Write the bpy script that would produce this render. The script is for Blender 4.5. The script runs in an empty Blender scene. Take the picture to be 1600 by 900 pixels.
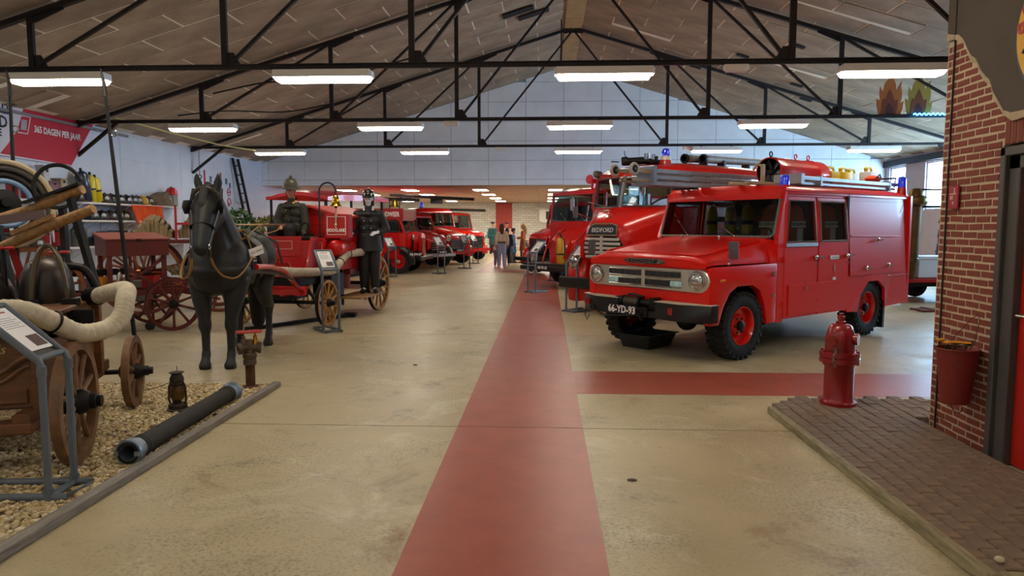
import bpy, bmesh, math, random
import numpy as np
from mathutils import Vector, Matrix, Euler
random.seed(7)
S = bpy.context.scene
COL = S.collection
PI = math.pi

# ---------------------------------------------------------------- camera, sky, exposure
cd = bpy.data.cameras.new('camera'); cam = bpy.data.objects.new('camera', cd); COL.objects.link(cam)
cam.location = (0, 0, 1.6)
cam.rotation_euler = (math.radians(90 - 5.039), 0, math.radians(2.748))
cd.sensor_width = 36; cd.lens = 24.75; cd.clip_start = .05; cd.clip_end = 300
S.camera = cam
W = bpy.data.worlds.new('sky'); S.world = W; W.use_nodes = True
bg = W.node_tree.nodes['Background']
bg.inputs[0].default_value = (.50, .75, 1.0, 1); bg.inputs[1].default_value = 11.0     # bright overcast sky
LAMP = 11.0                                                                            # strip light strength
LAMPCOL = (1.0, .90, .74)
S.view_settings.view_transform = 'Standard'; S.view_settings.look = 'None'
S.view_settings.exposure = 1.6; S.view_settings.gamma = 1.0
try:
    S.view_settings.use_curve_mapping = False
    S.cycles.use_denoising = True
    S.cycles.max_bounces = 10; S.cycles.diffuse_bounces = 5; S.cycles.glossy_bounces = 4
    S.cycles.transparent_max_bounces = 24; S.cycles.transmission_bounces = 6
    S.cycles.sample_clamp_indirect = 6.0; S.cycles.caustics_reflective = False; S.cycles.caustics_refractive = False
except Exception: pass

# ---------------------------------------------------------------- helpers
def lin(h):
    h = h.lstrip('#'); c = [int(h[i:i+2], 16)/255 for i in (0, 2, 4)]
    return tuple(x/12.92 if x <= .04045 else ((x+.055)/1.055)**2.4 for x in c)
MATS = {}
def M(name, hexc, rough=.5, metal=0., var=.0, vs=3., bump=0., bs=40., coat=0., emit=0., col2=None, stretch=None, spec=None, lo=.35, hi=.65):
    """one procedural material: base colour with a noise variation (col2 or darker/lighter), optional bump"""
    if name in MATS: return MATS[name]
    m = bpy.data.materials.new(name); m.use_nodes = True; N = m.node_tree.nodes; L = m.node_tree.links
    b = N['Principled BSDF']; c = lin(hexc)
    b.inputs['Base Color'].default_value = (*c, 1); b.inputs['Roughness'].default_value = rough; b.inputs['Metallic'].default_value = metal
    if spec is not None: b.inputs['Specular IOR Level'].default_value = spec
    if coat: b.inputs['Coat Weight'].default_value = coat; b.inputs['Coat Roughness'].default_value = .04
    if emit: b.inputs['Emission Color'].default_value = (*c, 1); b.inputs['Emission Strength'].default_value = emit
    if var or bump or col2:
        t = N.new('ShaderNodeTexCoord'); mp = N.new('ShaderNodeMapping'); L.new(t.outputs['Object'], mp.inputs[0])
        if stretch: mp.inputs['Scale'].default_value = stretch
        if var or col2:
            n = N.new('ShaderNodeTexNoise'); n.inputs['Scale'].default_value = vs; n.inputs['Detail'].default_value = 6; n.inputs['Roughness'].default_value = .62
            L.new(mp.outputs[0], n.inputs[0]); r = N.new('ShaderNodeValToRGB'); L.new(n.outputs[0], r.inputs[0])
            d = lin(col2) if col2 else tuple(x*(1-var) for x in c)
            e = c if col2 else tuple(min(1, x*(1+var*.6)) for x in c)
            r.color_ramp.elements[0].position = lo; r.color_ramp.elements[1].position = hi
            r.color_ramp.elements[0].color = (*d, 1); r.color_ramp.elements[1].color = (*e, 1)
            L.new(r.outputs[0], b.inputs['Base Color'])
        if bump:
            n2 = N.new('ShaderNodeTexNoise'); n2.inputs['Scale'].default_value = bs; n2.inputs['Detail'].default_value = 4
            L.new(mp.outputs[0], n2.inputs[0]); bp = N.new('ShaderNodeBump'); bp.inputs['Strength'].default_value = bump; bp.inputs['Distance'].default_value = .01
            L.new(n2.outputs[0], bp.inputs['Height']); L.new(bp.outputs[0], b.inputs['Normal'])
    MATS[name] = m; return m
def glass(name, tint='ffffff', keep=.9):
    if name in MATS: return MATS[name]
    m = bpy.data.materials.new(name); m.use_nodes = True; N = m.node_tree.nodes; L = m.node_tree.links
    N.remove(N['Principled BSDF']); o = N['Material Output']; t = N.new('ShaderNodeBsdfTransparent'); g = N.new('ShaderNodeBsdfGlossy')
    t.inputs[0].default_value = (*[x*keep for x in lin(tint)], 1); g.inputs['Roughness'].default_value = .02
    lw = N.new('ShaderNodeLayerWeight'); lw.inputs[0].default_value = .5; pw = N.new('ShaderNodeMath'); pw.operation = 'POWER'; pw.inputs[1].default_value = 5
    f = N.new('ShaderNodeMath'); f.operation = 'MULTIPLY_ADD'; f.inputs[1].default_value = .5; f.inputs[2].default_value = .025; x = N.new('ShaderNodeMixShader')
    L.new(lw.outputs['Facing'], pw.inputs[0]); L.new(pw.outputs[0], f.inputs[0])
    L.new(f.outputs[0], x.inputs[0]); L.new(t.outputs[0], x.inputs[1]); L.new(g.outputs[0], x.inputs[2]); L.new(x.outputs[0], o.inputs[0])
    MATS[name] = m; return m

def basis(d):
    d = Vector(d).normalized(); a = Vector((0, 0, 1)) if abs(d.z) < .9 else Vector((1, 0, 0))
    u = a.cross(d).normalized(); return u, d.cross(u), d
class G:
    """collects solids into one mesh"""
    def __init__(s): s.v = []; s.f = []; s.T = None
    def add(s, vs, fs):
        o = len(s.v)
        if s.T is not None: vs = [s.T @ Vector(q) for q in vs]
        s.v += [tuple(q) for q in vs]; s.f += [tuple(i+o for i in f) for f in fs]; return s
    def hexa(s, p):   # 4 bottom ccw, 4 top ccw
        return s.add(p, [(3, 2, 1, 0), (4, 5, 6, 7), (0, 1, 5, 4), (1, 2, 6, 5), (2, 3, 7, 6), (3, 0, 4, 7)])
    def box(s, c, z, r=None):
        a, b, d = z[0]/2, z[1]/2, z[2]/2
        p = [Vector(q) for q in ((-a, -b, -d), (a, -b, -d), (a, b, -d), (-a, b, -d), (-a, -b, d), (a, -b, d), (a, b, d), (-a, b, d))]
        if r is not None:
            R = r if isinstance(r, Matrix) else Euler(r).to_matrix(); p = [R @ q for q in p]
        return s.hexa([q + Vector(c) for q in p])
    def bb(s, x0, x1, y0, y1, z0, z1): return s.box(((x0+x1)/2, (y0+y1)/2, (z0+z1)/2), (x1-x0, y1-y0, z1-z0))
    def bar(s, p, q, w, h, up=(0, 0, 1)):   # rectangular bar from p to q
        p, q = Vector(p), Vector(q); d = (q-p).normalized(); u = Vector(up)
        if abs(d.dot(u)) > .98: u = Vector((1, 0, 0))
        a = d.cross(u).normalized()*w/2; b = a.cross(d).normalized()*h/2
        return s.hexa([p-a-b, p+a-b, q+a-b, q-a-b, p-a+b, p+a+b, q+a+b, q-a+b])
    def rings(s, R, close=False, caps=True):
        n = len(R[0]); vs = [q for r in R for q in r]; fs = []; m = len(R)
        for i in range(m if close else m-1):
            j = (i+1) % m
            for k in range(n): fs.append((i*n+k, i*n+(k+1) % n, j*n+(k+1) % n, j*n+k))
        if caps and not close: fs += [tuple(range(n))[::-1], tuple((m-1)*n+k for k in range(n))]
        return s.add(vs, fs)
    def cyl(s, p, q, r, r2=None, n=16, caps=True):
        p, q = Vector(p), Vector(q); u, v, d = basis(q-p); r2 = r if r2 is None else r2
        return s.rings([[c + (u*math.cos(t*2*PI/n) + v*math.sin(t*2*PI/n))*R for t in range(n)] for c, R in ((p, r), (q, r2))], caps=caps)
    def lathe(s, prof, c=(0, 0, 0), ax=(0, 0, 1), n=20, caps=True):   # prof: (radius, height)
        u, v, d = basis(ax); c = Vector(c)
        return s.rings([[c + d*h + (u*math.cos(t*2*PI/n) + v*math.sin(t*2*PI/n))*max(R, 1e-4) for t in range(n)] for R, h in prof], caps=caps)
    def tube(s, P, r, n=10, close=False, caps=True, sq=(1, 1)):
        P = [Vector(q) for q in P]; m = len(P); rr = r if isinstance(r, (list, tuple)) else [r]*m; R = []; u = None
        for i in range(m):
            if close: d = P[(i+1) % m] - P[i-1]
            else: d = P[min(i+1, m-1)] - P[max(i-1, 0)]
            d.normalize()
            if u is None: u, _, _ = basis(d)
            u = (u - d*u.dot(d)).normalized(); v = d.cross(u)
            R.append([P[i] + (u*math.cos(t*2*PI/n)*sq[0] + v*math.sin(t*2*PI/n)*sq[1])*rr[i] for t in range(n)])
        return s.rings(R, close, caps)
    def ring(s, c, ax, R, r, n=32, k=8, a0=0, a1=2*PI, sq=(1, 1)):
        u, v, d = basis(ax); c = Vector(c); full = abs(a1-a0-2*PI) < 1e-6
        m = n if full else n+1
        return s.tube([c + (u*math.cos(a0+(a1-a0)*i/n) + v*math.sin(a0+(a1-a0)*i/n))*R for i in range(m)], r, k, close=full, sq=sq)
    def ball(s, c, r, n=16, m=10, R=None):
        r = (r, r, r) if not isinstance(r, (tuple, list)) else r; c = Vector(c); rg = []
        for j in range(m+1):
            t = -PI/2 + PI*j/m; ct = max(math.cos(t), 1e-3)
            q = [Vector((r[0]*ct*math.cos(2*PI*k/n), r[1]*ct*math.sin(2*PI*k/n), r[2]*math.sin(t))) for k in range(n)]
            rg.append([c + (R @ a if R is not None else a) for a in q])
        return s.rings(rg)
    def prism(s, pts, f, a, b):   # polygon pts (u,w) extruded from a to b; f(u,w,t)->xyz
        n = len(pts); vs = [f(u, w, a) for u, w in pts] + [f(u, w, b) for u, w in pts]
        return s.add(vs, [tuple(range(n)), tuple(range(2*n-1, n-1, -1))] + [(i, i+n, (i+1) % n+n, (i+1) % n) for i in range(n)])
    def quad(s, a, b, c, d, t):   # thin plate through 4 points with thickness t along the normal
        a, b, c, d = map(Vector, (a, b, c, d)); nn = (b-a).cross(d-a).normalized()*t
        return s.hexa([a, b, c, d, a+nn, b+nn, c+nn, d+nn])
    def mesh(s, name, bevel=0., smooth=35, seg=1, fix=True):
        me = bpy.data.meshes.new(name); me.from_pydata(s.v, [], s.f)
        if fix or bevel:
            bm = bmesh.new(); bm.from_mesh(me); bmesh.ops.recalc_face_normals(bm, faces=bm.faces)
            if bevel:
                es = [e for e in bm.edges if len(e.link_faces) == 2 and e.calc_face_angle(0) > .5]
                bmesh.ops.bevel(bm, geom=es, offset=bevel, segments=seg, affect='EDGES', profile=.6, clamp_overlap=True)
            bm.to_mesh(me); bm.free()
        if smooth:
            me.polygons.foreach_set('use_smooth', [True]*len(me.polygons)); me.set_sharp_from_angle(angle=math.radians(smooth))
        me.update(); return me
    def ob(s, name, mat, parent=None, bevel=0., smooth=35, seg=1, kind=None, label=None, sub=0):
        me = s.mesh(name, bevel, smooth, seg); return put(name, me, mat, parent, kind, label, sub)
def put(name, me, mat, parent=None, kind=None, label=None, sub=0, loc=None, rot=None):
    o = bpy.data.objects.new(name, me); COL.objects.link(o)
    if mat is not None and not me.materials: me.materials.append(mat)
    if parent is not None: o.parent = parent
    if kind: o['kind'] = kind
    if label: o['label'] = label
    if sub:
        md = o.modifiers.new('sub', 'SUBSURF'); md.levels = sub; md.render_levels = sub
    if loc is not None: o.location = loc
    if rot is not None: o.rotation_euler = rot
    return o
def tag(o, label, cat, group=None):
    o['label'] = label; o['category'] = cat
    if group: o['group'] = group
    return o
def thing(name, label, cat, loc=(0, 0, 0), rz=0., group=None):
    o = bpy.data.objects.new(name, None); COL.objects.link(o); o.location = loc; o.rotation_euler = (0, 0, rz); o.empty_display_size = .1
    return tag(o, label, cat, group)
def kids(o): return [c for c in COL.objects if c.parent == o]
def dup(o, loc, rz=None, label=None, scale=None):
    """copy a thing with its parts and sub-parts"""
    def cp(a, par):
        c = a.copy(); COL.objects.link(c)
        if par is not None: c.parent = par
        for k in list(a.children): cp(k, c)
        return c
    r = cp(o, None); r.location = loc
    if rz is not None: r.rotation_euler = (0, 0, rz)
    if label: r['label'] = label
    if scale: r.scale = (scale,)*3
    return r
def text(name, body, size, mat, parent, mtx, ext=.002, align='CENTER', wide=1., font=None, shear=0., bold=0.):
    """lettering as a thin mesh; mtx places the text plane (x right, y up)"""
    cu = bpy.data.curves.new(name, 'FONT'); cu.body = body; cu.size = size; cu.extrude = ext; cu.align_x = align; cu.align_y = 'CENTER'
    cu.resolution_u = 2; cu.shear = shear; cu.offset = bold
    t = bpy.data.objects.new(name+'_curve', cu); me = bpy.data.meshes.new_from_object(t); bpy.data.objects.remove(t)
    me.name = name; me.transform(mtx @ Matrix.Diagonal((wide, 1, 1, 1)))
    return put(name, me, mat, parent)
def frame(o, x, y):   # matrix with origin o, x axis x, y axis y
    x = Vector(x).normalized(); y = Vector(y); z = x.cross(y).normalized(); y = z.cross(x)
    return Matrix(((x.x, y.x, z.x, o[0]), (x.y, y.y, z.y, o[1]), (x.z, y.z, z.z, o[2]), (0, 0, 0, 1)))

# ---------------------------------------------------------------- common materials
RED = M('red_gloss_paint', 'c8120c', .25, coat=.4, var=.05, vs=2)
DRED = M('dark_red_paint', 'a31216', .3, coat=.3, var=.08)
REDM = M('red_satin_paint', 'a3171b', .45, var=.12, vs=4)
BLACK = M('black_paint', '101113', .4)
RUB = M('tyre_rubber', '17181a', .8, var=.2, vs=8, bump=.3, bs=60)
CHR = M('chrome', 'd8d6d0', .16, 1.)
ALU = M('aluminium', 'a9abb0', .38, .85, var=.1, vs=6)
STEEL = M('dark_steel', '241c1d', .55, .3, var=.35, vs=5)
IRON = M('black_iron', '1c1b1c', .5, .5, var=.3)
BRASS = M('brass', 'c89a3c', .22, 1., var=.15)
BRONZE = M('old_bronze', '6d5731', .4, .8, var=.3, vs=6)
COPPER = M('copper', 'b86a3c', .25, 1., var=.1)
WHITE = M('white_paint', 'e8e6e2', .5)
WPRINT = M('white_lettering', 'ece9e6', .6)
PIPE = M('grey_plastic_pipe', '5d6672', .35, var=.08)
PAPER = M('white_paper', 'e4e4e6', .5)
GLS = glass('window_glass', 'f2fbff', .93)
VGLS = glass('vehicle_glass', 'dfe8e6', .82)
BLUE = M('blue_lamp', '1224a8', .12, coat=1., emit=.25)
WOOD = M('pale_wood', 'a07a4c', .6, var=.35, vs=2, stretch=(1, 12, 12), bump=.1)
CANVAS = M('canvas_hose', 'b9b09c', .85, var=.2, vs=14, bump=.5, bs=60)
SKIN = M('skin', 'c99a82', .5)
INK = M('printed_ink', '2b2b33', .7)

# ---------------------------------------------------------------- floor
XL, XR, YE, YB, YF = -11.2, 12.8, 27.5, 48.0, -4.0      # side walls, end wall, annex back, front
RX, RZ, SL = .8, 7.7, .302                               # ridge and roof slope
def roofz(x): return RZ - SL*abs(x-RX)
def conc():
    m = bpy.data.materials.new('worn_concrete'); m.use_nodes = True; N = m.node_tree.nodes; L = m.node_tree.links; b = N['Principled BSDF']
    tc = N.new('ShaderNodeTexCoord')
    def noise(sc, det=8, ro=.65, dist=0.):
        n = N.new('ShaderNodeTexNoise'); n.inputs['Scale'].default_value = sc; n.inputs['Detail'].default_value = det; n.inputs['Roughness'].default_value = ro
        n.inputs['Distortion'].default_value = dist; L.new(tc.outputs['Object'], n.inputs[0]); return n.outputs[0]
    def ramp(x, p0, c0, p1, c1):
        r = N.new('ShaderNodeValToRGB'); L.new(x, r.inputs[0]); e = r.color_ramp.elements
        e[0].position = p0; e[1].position = p1; e[0].color = (*c0, 1); e[1].color = (*c1, 1); return r.outputs[0]
    def mix(a, c, f):
        x = N.new('ShaderNodeMix'); x.data_type = 'RGBA'
        if isinstance(a, tuple): x.inputs[6].default_value = (*a, 1)
        else: L.new(a, x.inputs[6])
        if isinstance(c, tuple): x.inputs[7].default_value = (*c, 1)
        else: L.new(c, x.inputs[7])
        L.new(f, x.inputs[0]); return x.outputs[2]
    base = ramp(noise(.55), .35, lin('a39576'), .66, lin('bfb18e'))
    base = mix(base, lin('cfc6ab'), ramp(noise(1.6, 10, .7, .6), .52, (0, 0, 0), .68, (.75, .75, .75)))
    base = mix(base, lin('5b503f'), ramp(noise(2.0, 14, .86, .2), .56, (0, 0, 0), .68, (.85, .85, .85)))     # grey scuffs
    base = mix(base, lin('7a5532'), ramp(noise(.9, 8, .75, 1.), .58, (0, 0, 0), .72, (.75, .75, .75)))           # rust stains
    base = mix(base, lin('4e453a'), ramp(noise(22, 10, .85), .585, (0, 0, 0), .66, (.8, .8, .8)))              # specks
    mm = N.new('ShaderNodeMath'); mm.operation = 'MULTIPLY'; L.new(ramp(noise(.8, 5, .6), .42, (0,)*3, .62, (1,)*3), mm.inputs[0]); L.new(ramp(noise(48, 5, .7), .50, (0,)*3, .60, (1,)*3), mm.inputs[1])
    base = mix(base, lin('4f4534'), ramp(mm.outputs[0], .0, (0,)*3, 1., (.55,)*3))                              # grain of worn patches
    mg = N.new('ShaderNodeMath'); mg.operation = 'MULTIPLY'; L.new(ramp(noise(1.4, 6, .7, .4), .56, (0,)*3, .66, (1,)*3), mg.inputs[0]); L.new(ramp(noise(14, 8, .75), .42, (0,)*3, .62, (1,)*3), mg.inputs[1])
    base = mix(base, lin('3d372e'), ramp(mg.outputs[0], .0, (0,)*3, 1., (.7,)*3))                               # dark rubbed spots
    L.new(base, b.inputs['Base Color'])
    r = ramp(noise(1.1, 8, .7), .3, (.30,)*3, .7, (.5,)*3); L.new(r, b.inputs['Roughness'])
    bp = N.new('ShaderNodeBump'); bp.inputs['Strength'].default_value = .14; bp.inputs['Distance'].default_value = .006; L.new(noise(16, 8, .7), bp.inputs['Height']); L.new(bp.outputs[0], b.inputs['Normal'])
    return m
CONC = conc()
fl = G().bb(XL-.3, XR+.3, YF-.3, YB+.3, -.12, -.03).ob('floor', M('sub_floor', '4c443a', .9), kind='structure')
ys = [YF, .71] + [5.488+4.78*i for i in range(9)] + [YB]
for a, b in zip(ys[:-1], ys[1:]): G().bb(XL-.2, XR+.2, a+.006, b-.006, -.06, 0).ob('concrete_slab', CONC, fl)
REDF = M('red_floor_paint', 'a4523f', .36, var=.14, vs=3.5, bump=.1, bs=14, col2='97493a')
def stripe(x0, x1, y0, y1):
    for a, b in zip(ys[:-1], ys[1:]):
        p, q = max(a+.006, y0), min(b-.006, y1)
        if q > p+.01: G().bb(x0, x1, p, q, 0, .0018).ob('painted_stripe', REDF, fl, label='worn red painted walkway line')
stripe(-.70, .30, YF, 24.6); stripe(.302, XR, 6.65, 7.70); stripe(-2.42, -1.52, 25.5, 40); stripe(-2.42, -.702, 24.0, 24.6); stripe(-2.42, 6, 24.602, 25.498)

# ---------------------------------------------------------------- roof
CEIL = M('roof_lining', 'f2ead8', .9, var=.12, vs=.8)
PANM = M('roof_board', 'a5917a', .85, var=.36, vs=1.0, bump=.15, bs=25, lo=.3, hi=.72)
cl = G()
for sg in (-1, 1):
    xe = XL-.25 if sg < 0 else XR+.25
    cl.hexa([(xe, YF, roofz(xe)), (RX, YF, RZ), (RX, YE, RZ), (xe, YE, roofz(xe)), (xe, YF, roofz(xe)+.2), (RX, YF, RZ+.2), (RX, YE, RZ+.2), (xe, YE, roofz(xe)+.2)])
ceil = cl.ob('ceiling', CEIL, kind='structure')
cs = 1/math.hypot(1, SL); LEN = 1.655/cs
pm = G().box((0, 0, 0), (LEN-.04, .752-.034, .035)).mesh('roof_board', bevel=.004, smooth=0); pm.materials.append(PANM)
far = G(); bad = random.Random(4)
for sg in (-1, 1):
    R = Matrix.Rotation(math.atan(SL)*(-1 if sg > 0 else 1)*-1, 3, 'Y')
    ang = -math.atan(SL) if sg < 0 else math.atan(SL)
    for r in range(25):
        y = 8.95 + .752*(r+.5)
        k = 0; s0 = .25 + (.83 if r % 2 else 0) - 1.655
        while True:
            a = s0 + 1.655*k; b = a+1.655; k += 1
            if a > (12.2 if sg < 0 else 12.2): break
            a, b = max(a, .27), min(b, 12.0)
            if b-a < .2: continue
            xc = RX + sg*(a+b)/2; z = roofz(xc) + .009 + bad.uniform(-.006, .003)
            full = abs(b-a-1.655) < .01
            if r < 19:
                if full:
                    o = put('roof_board', pm, None, ceil); 
                else:
                    o = G().box((0, 0, 0), ((b-a)/cs-.03, .73, .035)).ob('roof_board', PANM, ceil, smooth=0)
                o.location = (xc, y, z); o.rotation_euler = (bad.gauss(0, .006), ang + bad.gauss(0, .002), 0)
                if bad.random() < .03: o.rotation_euler[0] += .05
            else:
                far.box((xc, y, z), ((b-a)/cs-.03, .73, .035), (0, ang, 0))
far.ob('roof_board', PANM, ceil, smooth=0, kind='stuff')
PLY = M('ridge_plywood', 'b08d5c', .7, var=.2, vs=3)
for i in range(14):
    G().bb(RX-.26, RX+.26, 8.9+i*1.34, 8.9+i*1.34+1.325, RZ-.15, RZ-.115).ob('ridge_board', PLY, ceil, bevel=.004)
DARK = M('dark_slot', '15110f', .9)
for (x, y) in ((-.35, 19.6), (-.75, 19.0)): G().box((x, y, roofz(x)-.05), (.85, .35, .03), (0, -math.atan(SL), 0)).ob('vent_slot', DARK, ceil)
for (x, y) in ((5.4, 20.2), (6.2, 18.2), (7.3, 21.4), (8.0, 22.6), (4.6, 22.6)): G().box((x, y, roofz(x)-.04), (.35, .16, .03), (0, math.atan(SL), 0)).ob('loose_flap', DARK, ceil)

# ---------------------------------------------------------------- walls
WALL = M('white_wall_paint', 'd6dfee', .75, var=.05, vs=1.2)
wl = G().bb(XL-.25, XL, YF, YB, 0, 4.6).ob('wall_left', WALL, kind='structure')
for i in range(6): G().bb(XL, XL+.012, 9.0+i*3.08, 9.0+i*3.08+3.06, 3.36, 4.04).ob('wall_sheet', WALL, wl)
for i in range(6): G().bb(XL, XL+.012, 9.0+i*3.08, 9.0+i*3.08+3.06, 0, 3.35).ob('wall_sheet', WALL, wl)
# end wall above the annex opening: sheets 1.445 x .74
we = G()
we.prism([(XL, 3.17), (XR, 3.17), (XR, roofz(XR)+.1), (RX, RZ+.1), (XL, roofz(XL)+.1)], lambda u, w, t: (u, t, w), YE+.02, YE+.3)
WEND = M('end_wall_sheet', 'e4ebf4', .7, var=.06, vs=1.5)
wend = we.ob('wall_end', M('end_wall_gap', '98a1ae', .9), kind='structure')
zs = [3.17, 3.39, 4.12, 4.86, 5.60, 6.34, 7.08, 7.75]; xs = [-11.2]+[-10.9+1.445*i for i in range(17)]+[12.8]
def clip_top(poly):   # clip to below roof (two half planes)
    for sg in (-1, 1):
        out = []
        for i in range(len(poly)):
            p, q = poly[i], poly[(i+1) % len(poly)]
            fp, fq = (roofline(p, sg), roofline(q, sg))
            if fp >= 0: out.append(p)
            if fp*fq < 0: t = fp/(fp-fq); out.append((p[0]+t*(q[0]-p[0]), p[1]+t*(q[1]-p[1])))
        poly = out
        if len(poly) < 3: return None
    return poly
def roofline(p, sg): return RZ - .03 - SL*sg*(p[0]-RX) - p[1]
for i in range(len(xs)-1):
    for j in range(len(zs)-1):
        g = .008; P = clip_top([(xs[i]+g, zs[j]+g), (xs[i+1]-g, zs[j]+g), (xs[i+1]-g, zs[j+1]-g), (xs[i]+g, zs[j+1]-g)])
        if P and abs(sum(P[k][0]*P[(k+1) % len(P)][1]-P[(k+1) % len(P)][0]*P[k][1] for k in range(len(P)))) > .06:
            d = random.uniform(0, .004); G().prism(P, lambda u, w, t: (u, t, w), YE-.012-d, YE+.02).ob('wall_sheet', WEND, wend, smooth=0)
# right wall with a row of tall windows
MAUVE = M('right_wall_paint', 'c2b4bd', .7, var=.06)
wr = G(); wins = [(26.02, 27.2)] + [(a, a+3.55) for a in (21.15, 17.2, 13.25)]
wr.bb(XR, XR+.25, YF, YB, 0, 2.13); wr.bb(XR, XR+.25, YF, YB, 3.74, 4.6)
ed = [YF]+[q for w in sorted(wins) for q in w]+[YB]
for a, b in zip(ed[0::2], ed[1::2]): wr.bb(XR, XR+.25, a, b, 2.13, 3.74)
wright = wr.ob('wall_right', MAUVE, kind='structure')
WFR = M('window_frame_paint', 'b9aeb0', .5)
for n, (a, b) in enumerate(wins):
    w = bpy.data.objects.new('window_%d' % (n+1), None); COL.objects.link(w); w['kind'] = 'structure'; w.location = (XR+.1, (a+b)/2, 2.13)
    h = (b-a)/2; f = G(); f.bb(-.04, .04, -h, h, 0, .05); f.bb(-.04, .04, -h, h, 1.56, 1.61); f.bb(-.04, .04, -h, -h+.05, 0, 1.61); f.bb(-.04, .04, h-.05, h, 0, 1.61)
    m = 1 if b-a < 2 else 3; f.ob('window_frame', WFR, w)
    for k in range(1, m): G().bb(-.03, .03, -h+2*h*k/m-.025, -h+2*h*k/m+.025, .05, 1.56).ob('mullion', WFR, w)
    for k in range(m): G().bb(-.004, .004, -h+2*h*k/m+.03, -h+2*h*(k+1)/m-.03, .05, 1.56).ob('pane', GLS, w)
    ld = bpy.data.lights.new('window_portal', 'AREA'); ld.shape = 'RECTANGLE'; ld.size = 1.6; ld.size_y = b-a; ld.cycles.is_portal = True
    lo = bpy.data.objects.new('window_portal', ld); COL.objects.link(lo); lo.location = (XR+.2, (a+b)/2, 2.93); lo.rotation_euler = (0, PI/2, 0)
trim = G().bb(XR-.12, XR, 9, YE, 3.78, 4.0).ob('trim_1', STEEL, kind='structure')
wf = G().bb(XL-.2, XR+.2, YF-.25, YF, 0, 9).ob('wall_front', WALL, kind='structure')
# annex
ab = M('annex_block', 'cfc9bd', .8)
if True:
    N = ab.node_tree.nodes; L = ab.node_tree.links; t = N.new('ShaderNodeTexCoord'); mp = N.new('ShaderNodeMapping'); mp.inputs['Rotation'].default_value = (PI/2, 0, 0)
    br = N.new('ShaderNodeTexBrick'); br.inputs['Color1'].default_value = (*lin('d8d6ce'), 1); br.inputs['Color2'].default_value = (*lin('c4c1b8'), 1); br.inputs['Mortar'].default_value = (*lin('a19b8e'), 1)
    br.inputs['Scale'].default_value = 1; br.inputs['Brick Width'].default_value = .38; br.inputs['Row Height'].default_value = .15; br.inputs['Mortar Size'].default_value = .012
    L.new(t.outputs['Object'], mp.inputs[0]); L.new(mp.outputs[0], br.inputs[0]); L.new(br.outputs[0], N['Principled BSDF'].inputs['Base Color'])
G().bb(XL-.2, XR+.2, YB, YB+.25, 0, 3.5).ob('wall_back', ab, kind='structure')
AC = M('annex_ceiling_board', 'b59a8c', .6, var=.12, vs=1.)
ac = G().bb(XL, XR, YE+.3, YB, 3.3, 3.4).ob('ceiling_annex', M('annex_ceiling_gap', '52332a', .9), kind='structure')
for i in range(20):
    G().bb(XL+i*1.2+.006, XL+(i+1)*1.2-.006, YE+.02, YB, 3.17, 3.3).ob('ceiling_board', AC, ac, smooth=0)
LIGHTM = M('lit_diffuser', 'fff1d6', .5, emit=1.)
LIGHTM.node_tree.nodes['Principled BSDF'].inputs['Emission Color'].default_value = (*LAMPCOL, 1)
LIGHTM.node_tree.nodes['Principled BSDF'].inputs['Emission Strength'].default_value = LAMP
cells = {-8.75: 'far left', -5.95: 'left', -2.85: 'centre', .4: 'right', 3.6: 'far right'}
for x, cn in cells.items():
    for j, y in enumerate((30.9, 35.3, 40, 44.6)):
        p = thing('ceiling_panel_light', 'flat lit panel of the low annex ceiling, %s column, %s row' % (cn, ('first', 'second', 'third', 'last')[j]), 'ceiling light', (x, y, 3.17), group='annex ceiling panels')
        G().bb(-.32, .32, -.62, .62, -.02, .0).ob('frame', WHITE, p); G().bb(-.29, .29, -.59, .59, -.024, -.02).ob('diffuser', LIGHTM, p)
d1 = G(); d1.bb(-.55, .55, -.04, 0, 0, 3.15); d = d1.ob('door_1', M('annex_red_door', 'a8322a', .5), kind='structure'); d.location = (-2.85, YB, 0)
G().bb(-.03, .03, -.08, -.04, 1.0, 1.12).ob('door_handle', STEEL, d)

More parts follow.
